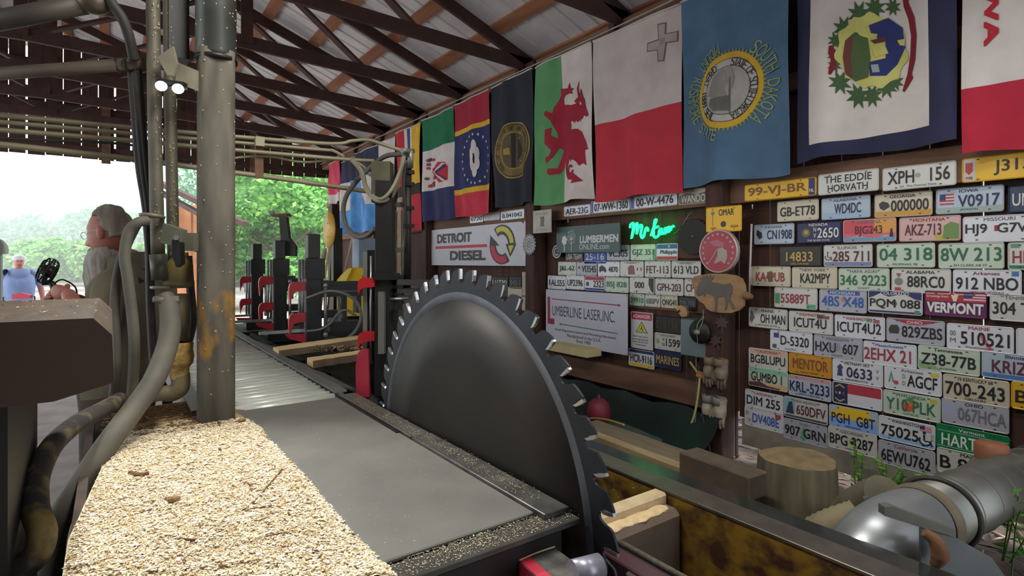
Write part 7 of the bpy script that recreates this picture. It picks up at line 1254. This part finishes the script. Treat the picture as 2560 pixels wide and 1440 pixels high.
# dark flat strap and pit scraps
rnd = random.Random(23); mb = MB()
for k in range(170):
    x, y = rnd.uniform(1.95, 3.1), rnd.uniform(.9, 3.6); a = rnd.random() * 3.1; l = rnd.uniform(.04, .2); z = .09 + .05 * rnd.random(); mb.beam((x, y, z), (x + l * cos(a), y + l * sin(a), z + rnd.uniform(-.01, .04)), .012, .008)
o = obj('bark_debris', mb.mesh('bark_debris'), None, 'bark and stick debris heaped between beam and stump', 'debris', kind='stuff'); o.data.materials.append(island_mat([(0, '#2a1d15'), (.5, '#57443a'), (.9, '#7d6a55'), (1, '#a8957a')]))
# ================================================================ small plants under the wall
PL = island_mat([(0, '#4a8a2a'), (.5, '#6fb53a'), (1, '#a3dc5a')], .6, .45)
for k, (px_, py_, x, hh, lab) in enumerate(((2140, 1165, 3.85, .30, 'bright green leafy sprig climbing the lowest plates'), (2235, 1185, 3.8, .18, 'bright green bush just right of the tall sprig'), (2345, 1205, 3.85, .10, 'low green leaves beside the duct'), (2200, 1235, 3.6, .08, 'small green seedling on the dirt behind the hose'), (1900, 1095, 4.35, .22, 'pale green weeds behind the stump top'), (2545, 1320, 3.0, .28, 'green plant under the duct at the frame edge'))):
    b = onX(px_, py_, x); g0 = max(.05, b.z - hh * .55); t = empty('weed_plant', lab, 'plant', (b.x, b.y, g0), 'weeds under the plate wall'); rnd = random.Random(60 + k); mb = MB(); ml = MB(); ns = 3 if k in (0,) else 6
    for s_ in range(ns):
        lean = Vector((rnd.uniform(-.3, .15), rnd.uniform(-.5, .5) * (.3 if k == 0 else 1), 1)).normalized(); base = Vector((b.x, b.y + rnd.uniform(-.05, .05), g0)); tip_ = base + lean * hh * rnd.uniform(.7, 1.1); mb.tube([base - Vector((0, 0, g0 - .03)) if s_ == 0 else base, base + lean * hh * .5, tip_], .003, 5)
        for j in range(16 if k == 0 else 9):
            q = base.lerp(tip_, (j + 1) / (16 if k == 0 else 9)); a = rnd.random() * 2 * pi; L = rnd.uniform(.018, .036); d_ = Vector((cos(a), sin(a), rnd.uniform(-.1, .5))).normalized(); sd = d_.cross(Vector((0, 0, 1))).normalized(); q1 = q + d_ * L * .5
            ml.add([q, q1 + sd * L * .55 + Vector((0, 0, .004)), q + d_ * L * 1.5, q1 - sd * L * .55], [(0, 1, 2, 3)])
    part('stem', mb, mat('#5a7a35', .7), t); part('leaves', ml, PL, t, kind='stuff')
# ================================================================ people
def skin_body(name, joints, edges, root, m, parent, sub=2):
    me = bpy.data.meshes.new(name); me.from_pydata([j[0] for j in joints], edges, []); o = bpy.data.objects.new(name, me); COL.objects.link(o)
    md = o.modifiers.new('skin', 'SKIN'); md.use_smooth_shade = True
    for i, j in enumerate(joints): r = j[1] if isinstance(j[1], tuple) else (j[1], j[1]); me.skin_vertices[0].data[i].radius = r; me.skin_vertices[0].data[i].use_root = (i == root)
    sb = o.modifiers.new('sub', 'SUBSURF'); sb.levels = sub; sb.render_levels = sub
    dg = bpy.context.evaluated_depsgraph_get(); me2 = bpy.data.meshes.new_from_object(o.evaluated_get(dg)); bpy.data.objects.remove(o)
    for p in me2.polygons: p.use_smooth = True
    me2.materials.clear(); me2.materials.append(m); o2 = obj(name, me2, parent); return o2
SKIN = mat('#b07464', .6, 0, '#9c5f52', 7, .5, .05); HAIR = mat('#a0968a', .9, 0, '#766c62', 22, .5, .4, stretch=(1, 1, .3)); BEARD = mat('#b9b3ac', .95, 0, '#8f8982', 26, .5, .6, stretch=(3, 3, .5)); SHIRT = mat('#6b6553', .9, 0, '#5a5444', 6, .5, .4)
# frame of the bearded man: x forward (to the camera's left), y to his left side, z up
def person(name, label, base, yaw, loc_scale=1.): 
    t = bpy.data.objects.new(name, None); COL.objects.link(t); t.location = base; t.rotation_euler = (0, 0, yaw); t.scale = (loc_scale,) * 3; tag(t, label, 'person'); return t
H0 = P(300, 655, 2.72)
man = person('bearded_man', 'grey bearded man in glasses and olive shirt looking down at a handheld fan', (H0.x, H0.y, 0), pi - YAW + .0)
# body: one surface - legs, trunk, shoulders, arms (clothed)
J = [((0, 0, .98), (.15, .17)), ((-.01, 0, 1.15), (.14, .18)), ((-.04, 0, 1.34), (.125, .2)), ((-.075, 0, 1.50), (.10, .17)), ((-.05, 0, 1.58), .08), ((-.005, 0, 1.66), .066),
     ((0, .1, .93), .11), ((.02, .11, .52), .075), ((-.01, .11, .1), .05), ((0, -.1, .93), .11), ((.02, -.11, .52), .075), ((-.01, -.11, .1), .05),
     ((-.075, .19, 1.485), .08), ((-.10, .25, 1.22), .062), ((.02, .21, 1.29), .055), ((.13, .13, 1.415), .047), ((-.075, -.19, 1.485), .08), ((-.09, -.25, 1.22), .06), ((.12, -.16, 1.33), .045)]
E = [(0, 1), (1, 2), (2, 3), (3, 4), (4, 5), (0, 6), (6, 7), (7, 8), (0, 9), (9, 10), (10, 11), (3, 12), (12, 13), (13, 14), (14, 15), (3, 16), (16, 17), (17, 18)]
body = skin_body('body', J, E, 0, SHIRT, man)
jeans = mat('#3a332e', .9, 0, '#473d35', 8); body.data.materials.append(jeans); body.data.materials.append(SKIN)
for p in body.data.polygons:
    z = p.center.z; p.material_index = 1 if z < .99 else (2 if z > 1.64 and abs(p.center.y) < .08 else 0)
mb = MB()
for s in (-1, 1): mb.ell((.06, .11 * s, .05), (.15, .055, .055), 14, 8); mb.box((.06, .11 * s, .012), (.28, .1, .024), None, None, .01)
obj('boots', mb.mesh('boots'), man).data.materials.append(DARK)
# head
hz0 = 1.742; hx0 = .045
bm = bmesh.new(); bmesh.ops.create_uvsphere(bm, u_segments=40, v_segments=28, radius=1)
for v in bm.verts:
    x, y, z = v.co
    X = .104 * x; Y = .076 * y; Z = .128 * z
    if z < -.2: f_ = (-z - .2) / .8; X = X * (1 - .30 * f_) + .016 * f_; Y *= (1 - .30 * f_)
    if x > .3:
        w = math.exp(-(y / .16) ** 2)
        X += .044 * w * math.exp(-((z + .34) / .16) ** 2) + .022 * w * math.exp(-((z + .12) / .16) ** 2) - .004 * w * math.exp(-((z - .14) / .08) ** 2)      # nose, bridge
        X += .006 * math.exp(-((z - .26) / .1) ** 2)                                                            # brow
        for s in (-1, 1): X -= .012 * math.exp(-((y - .42 * s) / .17) ** 2 - ((z - .06) / .12) ** 2); X += .006 * math.exp(-((y - .5 * s) / .2) ** 2 - ((z + .22) / .16) ** 2)
        X -= .006 * math.exp(-(y / .35) ** 2 - ((z + .44) / .05) ** 2)
    if x < -.3 and z > -.3: X *= 1.03
    v.co = (X, Y, Z)
me = bpy.data.meshes.new('head'); bm.to_mesh(me); bm.free()
for p in me.polygons: p.use_smooth = True
head = obj('head', me, man); me.materials.append(SKIN); head.location = (hx0, 0, hz0); head.rotation_euler = (0, radians(8), radians(-6))
mb = MB()
for s in (-1, 1):
    mb.ell((-.012, .078 * s, -.005), (.019, .009, .032), 12, 8)
sub_ = obj('ears', mb.mesh('ears'), head); sub_.data.materials.append(mat('#a8665a', .6))
mb = MB()
for s in (-1, 1): mb.ell((.082, .031 * s, .008), (.011, .013, .009), 12, 8)
obj('eyes', mb.mesh('eyes'), head).data.materials.append(mat('#3a302c', .3))
# hair cap: fringe round the sides and back, thin on top
bm = bmesh.new(); bmesh.ops.create_uvsphere(bm, u_segments=40, v_segments=28, radius=1); kill = []
for v in bm.verts:
    x, y, z = v.co; lim = .60 - .55 * (x < .15) - .25 * (x < -.3) ; hair = (x < -.02 and z > (-.30 if x < -.35 else -.02)) if z < .38 else (x < .12 if z < .62 else x < .45)
    if not hair: kill.append(v)
    n_ = 1.055 + .05 * mnoise.noise((x * 6, y * 6, z * 2)) + (.03 if z > .75 else 0); v.co = (.104 * x * n_ * 1.02, .076 * y * n_, .128 * z * n_)
bmesh.ops.delete(bm, geom=kill, context='VERTS'); me = bpy.data.meshes.new('hair'); bm.to_mesh(me); bm.free()
for p in me.polygons: p.use_smooth = True
me.materials.append(HAIR); o = obj('hair', me, head); md = o.modifiers.new('th', 'SOLIDIFY'); md.thickness = .004
# beard: long and full, hanging on the chest
mb = MB(); B = [(.022, .070, .068, .0, -.072), (.034, .090, .080, .0, -.105), (.042, .096, .084, .0, -.14), (.048, .098, .084, 0, -.20), (.050, .096, .080, 0, -.27), (.048, .084, .068, 0, -.34), (.048, .06, .05, 0, -.40), (.05, .02, .018, 0, -.445)]
seg = 28; vs = []
for i, (cx, rx, ry, cy, z) in enumerate(B):
    for k in range(seg): a = 2 * pi * k / seg; w_ = 1 + .05 * sin(k * 2.7 + i) + .03 * sin(k * 5.1 - i * 2); vs.append((cx + rx * w_ * cos(a) * (.85 if cos(a) < 0 else 1), cy + ry * w_ * sin(a), z))
fs = [(i * seg + k, i * seg + (k + 1) % seg, (i + 1) * seg + (k + 1) % seg, (i + 1) * seg + k) for i in range(len(B) - 1) for k in range(seg)]
mb.add(vs, [f[::-1] for f in fs] + [list(range(seg))], None, True); mb.add(vs, [list(range(len(vs) - seg, len(vs)))[::-1]])
o = obj('beard', mb.mesh('beard'), head); o.data.materials.append(BEARD)
mb = MB(); mb.tube([(.085, -.045, -.10), (.10, -.02, -.078), (.108, 0, -.072), (.10, .02, -.078), (.085, .045, -.10)], [.008, .014, .012, .014, .008], 10); obj('moustache', mb.mesh('moustache'), head).data.materials.append(BEARD)
mb = MB(); GLS = mat('#b5a39a', .3, .6)
for s in (-1, 1):
    mb.tube([(.112 - .004 * cos(t) * s, .033 * s + .022 * cos(t), .0 + .017 * sin(t)) for t in [2 * pi * k / 14 for k in range(15)]], .0013, 6, None, True, False, cap=False); mb.tube([(.108, .056 * s, .006), (.06, .080 * s, .008), (0, .084 * s, .006), (-.015, .083 * s, -.006)], .0014, 6)
mb.tube([(.113, -.011, .004), (.120, 0, .008), (.113, .011, .004)], .0013, 6); obj('glasses', mb.mesh('glasses'), head).data.materials.append(GLS)
# vest panel over the shirt and suspender
mb = MB(); mb.tube([(.135, .07, 1.10), (.10, .075, 1.32), (.045, .09, 1.46), (-.06, .1, 1.56), (-.16, .085, 1.5)], .018, 8); mb.tube([(.135, -.07, 1.10), (.10, -.075, 1.32), (.045, -.09, 1.46), (-.06, -.1, 1.56), (-.16, -.085, 1.5)], .018, 8); obj('suspenders', mb.mesh('suspenders'), man).data.materials.append(mat('#2f2d28', .8)); mb = MB(); mb.lathe([(.10, -.05), (.096, -.01), (.088, .035), (.082, .036), (.085, -.02)], (-.045, 0, 1.595), (.25, 0, 1), 24); obj('collar', mb.mesh('collar'), man).data.materials.append(SHIRT)
# hands: palm, four fingers, thumb closed round the fan's handle
HD = [Vector((.40, -.045, 1.445))]
def hand(name, wrist, d, up, sgn, grip, parent):
    """wrist point, direction of the palm, back-of-hand normal, grip point the fingers close on"""
    d = d.normalized(); up = (up - d * up.dot(d)).normalized(); sd = d.cross(up) * sgn
    L = [(tuple(wrist), (.026, .032)), (tuple(wrist + d * .05), (.022, .042)), (tuple(wrist + d * .092), (.017, .042))]; Ed = [(0, 1), (1, 2)]; mb_ = skin_body(name, L, Ed, 0, SKIN, parent, 2)
    k = 0
    for off, ln in ((-.030, .072), (-.010, .080), (.011, .076), (.030, .060)):
        b0 = wrist + d * .075 + sd * off; b1 = wrist + d * .098 + sd * off * 1.05; b2 = b1 + (d * .75 - up * .55).normalized() * ln * .45; b3 = b2 + (-up * .95 + d * -.05).normalized() * ln * .36; b4 = b3 + (-d * .85 - up * .3).normalized() * ln * .28
        skin_body('finger', [(tuple(b0), .0095), (tuple(b1), .0098), (tuple(b2), .0088), (tuple(b3), .008), (tuple(b4), .007)], [(0, 1), (1, 2), (2, 3), (3, 4)], 0, SKIN, mb_, 1)
    t0 = wrist + d * .025 - sd * .022; t1 = wrist + d * .045 - sd * .05 - up * .008; t2 = t1 + (d * .7 - up * .6 - sd * .05).normalized() * .036; t3 = t2 + (d * .5 - up * .5 + sd * .5).normalized() * .028
    skin_body('thumb', [(tuple(t0), .014), (tuple(t1), .0115), (tuple(t2), .0098), (tuple(t3), .008)], [(0, 1), (1, 2), (2, 3)], 0, SKIN, mb_, 1)
    return mb_
# near forearm (bare) from the rolled sleeve to the hand, then the other hand beside it
w1 = Vector((.205, .07, 1.458)); fa = skin_body('forearm', [((.10, .155, 1.39), (.044, .044)), ((.15, .11, 1.425), (.038, .038)), (tuple(w1), (.026, .03))], [(0, 1), (1, 2)], 0, SKIN, man)
hand('hand', w1 - Vector((.008, 0, .004)), Vector((.95, -.16, .03)), Vector((-.1, .75, .6)), -1, None, man)
w2 = Vector((.20, -.06, 1.40)); skin_body('forearm', [((.10, -.14, 1.33), .042), (tuple(w2), (.027, .03))], [(0, 1)], 0, SKIN, man); hand('hand', w2, Vector((.9, .25, .1)), Vector((0, -.8, .6)), 1, None, man)
# black handheld fan
mw_ = Matrix.Translation(man.location) @ Matrix.Rotation(man.rotation_euler.z, 4, 'Z'); fc = mw_ @ Vector((.322, .03, 1.555)); hb = mw_ @ Vector((.288, .035, 1.45))
fan = empty('handheld_fan', 'black handheld wire cage fan held by the bearded man', 'fan', fc); fwd = (mw_.to_3x3() @ Vector((.75, .45, .35))).normalized(); side = fwd.cross(Vector((0, 0, 1))).normalized(); upv = side.cross(fwd)
mb = MB()
for r_, h_ in ((.062, 0), (.06, .02), (.045, .032), (.045, -.024)):
    mb.tube([fc + fwd * h_ + (side * cos(t) + upv * sin(t)) * r_ for t in [2 * pi * k / 24 for k in range(25)]], .0035, 6, None, True, False, cap=False)
for k in range(14):
    a = 2 * pi * k / 14; e = side * cos(a) + upv * sin(a); mb.tube([fc + fwd * .036 + e * .012, fc + fwd * .032 + e * .045, fc + fwd * .005 + e * .063, fc - fwd * .022 + e * .05, fc - fwd * .03 + e * .02], .002, 5)
part('cage', mb, BLACK, fan); mb = MB()
for k in range(5):
    a = 2 * pi * k / 5; e = side * cos(a) + upv * sin(a); e2 = side * cos(a + .6) + upv * sin(a + .6); mb.add([fc + e * .008, fc + e * .05 + fwd * .008, fc + (e + e2) * .027 * 1.05, fc + e2 * .03 - fwd * .01], [(0, 1, 2, 3)])
part('blades', mb, mat('#1a1f1c', .4), fan); mb = MB(); mb.lathe([(.0, -.034), (.026, -.03), (.03, 0), (.02, .03), (0, .034)], fc, fwd, 18); part('motor', mb, BLACK, fan)
mb = MB(); mb.tube([fc - upv * .06, (fc + hb) / 2 - Vector((0, 0, .005)), hb, hb - Vector((0, 0, .05))], [.012, .014, .016, .016], 12); part('handle', mb, BLACK, fan); mb = MB(); mb.tube([hb + Vector((0, 0, .05)), hb + Vector((.03, .0, .065)), hb + Vector((.075, .01, .03)), hb + Vector((.085, .01, -.02))], .004, 6); part('cord', mb, BLACK, fan)
# man across the yard
q = P(47, 655, 11); far = person('far_man', 'heavy man in white cap and light blue t-shirt standing in the yard', (q.x, q.y, 0), -pi / 2 + .2)
TS = mat('#8fa3cf', .85, 0, '#8397c4', 5)
J = [((0, 0, .93), (.17, .2)), ((.04, 0, 1.08), (.2, .24)), ((.02, 0, 1.28), (.17, .23)), ((0, 0, 1.40), (.1, .19)), ((0, 0, 1.46), .07), ((.01, 0, 1.53), .065), ((0, .12, .88), .13), ((.01, .12, .48), .08), ((0, .12, .08), .055), ((0, -.12, .88), .13), ((.01, -.12, .48), .08), ((0, -.12, .08), .055), ((0, .24, 1.37), .075), ((-.02, .33, 1.12), .06), ((.05, .36, .86), .042), ((.07, .36, .76), .035), ((0, -.24, 1.37), .075), ((-.02, -.33, 1.12), .06), ((.05, -.36, .86), .042), ((.07, -.36, .76), .035)]
E = [(0, 1), (1, 2), (2, 3), (3, 4), (4, 5), (0, 6), (6, 7), (7, 8), (0, 9), (9, 10), (10, 11), (3, 12), (12, 13), (13, 14), (14, 15), (3, 16), (16, 17), (17, 18), (18, 19)]
b2 = skin_body('body', J, E, 0, TS, far); b2.data.materials.append(mat('#4a5266', .9)); SK2 = mat('#c98a7c', .6); b2.data.materials.append(SK2)
for p in b2.data.polygons:
    c_ = p.center; p.material_index = 1 if (c_.z < .88 and abs(c_.y) < .25) else (2 if (c_.z > 1.46 and abs(c_.y) < .1) or (abs(c_.y) > .27 and c_.z < 1.13) else 0)
mb = MB(); sg = 28; vs = []; T_ = [(.84, .165, .205, .02), (.95, .20, .235, .04), (1.08, .215, .25, .05), (1.22, .19, .245, .03), (1.33, .15, .235, .01), (1.40, .105, .17, 0), (1.45, .075, .085, 0)]
for z, rx, ry, cx in T_: vs += [(cx + rx * cos(2 * pi * k / sg), ry * sin(2 * pi * k / sg), z) for k in range(sg)]
mb.add(vs, [(i * sg + k, i * sg + (k + 1) % sg, (i + 1) * sg + (k + 1) % sg, (i + 1) * sg + k) for i in range(len(T_) - 1) for k in range(sg)], None, True); obj('shirt', mb.mesh('shirt'), far).data.materials.append(TS)
mb = MB(); mb.ell((.02, 0, 1.60), (.098, .078, .122), 20, 14); mb.ell((.118, 0, 1.585), (.022, .014, .02), 8, 6); hd = obj('head', mb.mesh('head'), far); hd.data.materials.append(SK2)
mb = MB()
for s in (-1, 1): mb.ell((.107, .03 * s, 1.615), (.008, .011, .007), 8, 6)
obj('eyes', mb.mesh('eyes'), hd).data.materials.append(DARK); mb = MB(); mb.tube([(.105, -.03, 1.54), (.114, 0, 1.537), (.105, .03, 1.54)], .006, 6); obj('mouth', mb.mesh('mouth'), hd).data.materials.append(mat('#8a4a44', .6))
mb = MB(); mb.lathe([(.103, .0), (.106, .03), (.095, .07), (.05, .1), (0, .105)], (.012, 0, 1.64), (0, 0, 1), 22); mb.prism([(.09, -.075), (.17, -.06), (.195, 0), (.17, .06), (.09, .075)], (0, 0, 1.638), (1, 0, 0), (0, 1, 0), .012); obj('cap', mb.mesh('cap'), far).data.materials.append(mat('#e0dcdc', .8))
mb = MB()
for s in (-1, 1): mb.ell((.08, .12 * s, .045), (.14, .055, .05), 12, 8)
obj('shoes', mb.mesh('shoes'), far).data.materials.append(mat('#8a8a8a', .8))
for s in (-1, 1):
    w_ = Vector((.075, .36 * s, .78)); hand('hand', w_, Vector((.25, 0, -1)), Vector((-.1, s, 0)), s, None, far)
# red lawn chair and pale wall patch behind the dark block
q = P(48, 742, 9.5); t = empty('red_chair', 'red folding chair back showing behind the dark wooden block', 'chair', (q.x, q.y, 0)); mb = MB(); imgprism(mb, [(30, 736), (52, 732), (76, 738), (76, 746), (30, 748)][::-1], 9.4, .05); part('backrest', mb, mat('#c22a48', .6), t)
mb = MB(); mb.box((q.x, q.y - .2, .45), (.48, .42, .05)); part('seat', mb, mat('#b5243f', .6), t)
for sx in (-.2, .2):
    for sy in (-.38, .0): mb = MB(); mb.cyl((q.x + sx, q.y + sy, 0), (q.x + sx, q.y + sy, .44 if sy < -.1 else q.z + .01), .013, seg=8); part('leg', mb, GREYM, t)
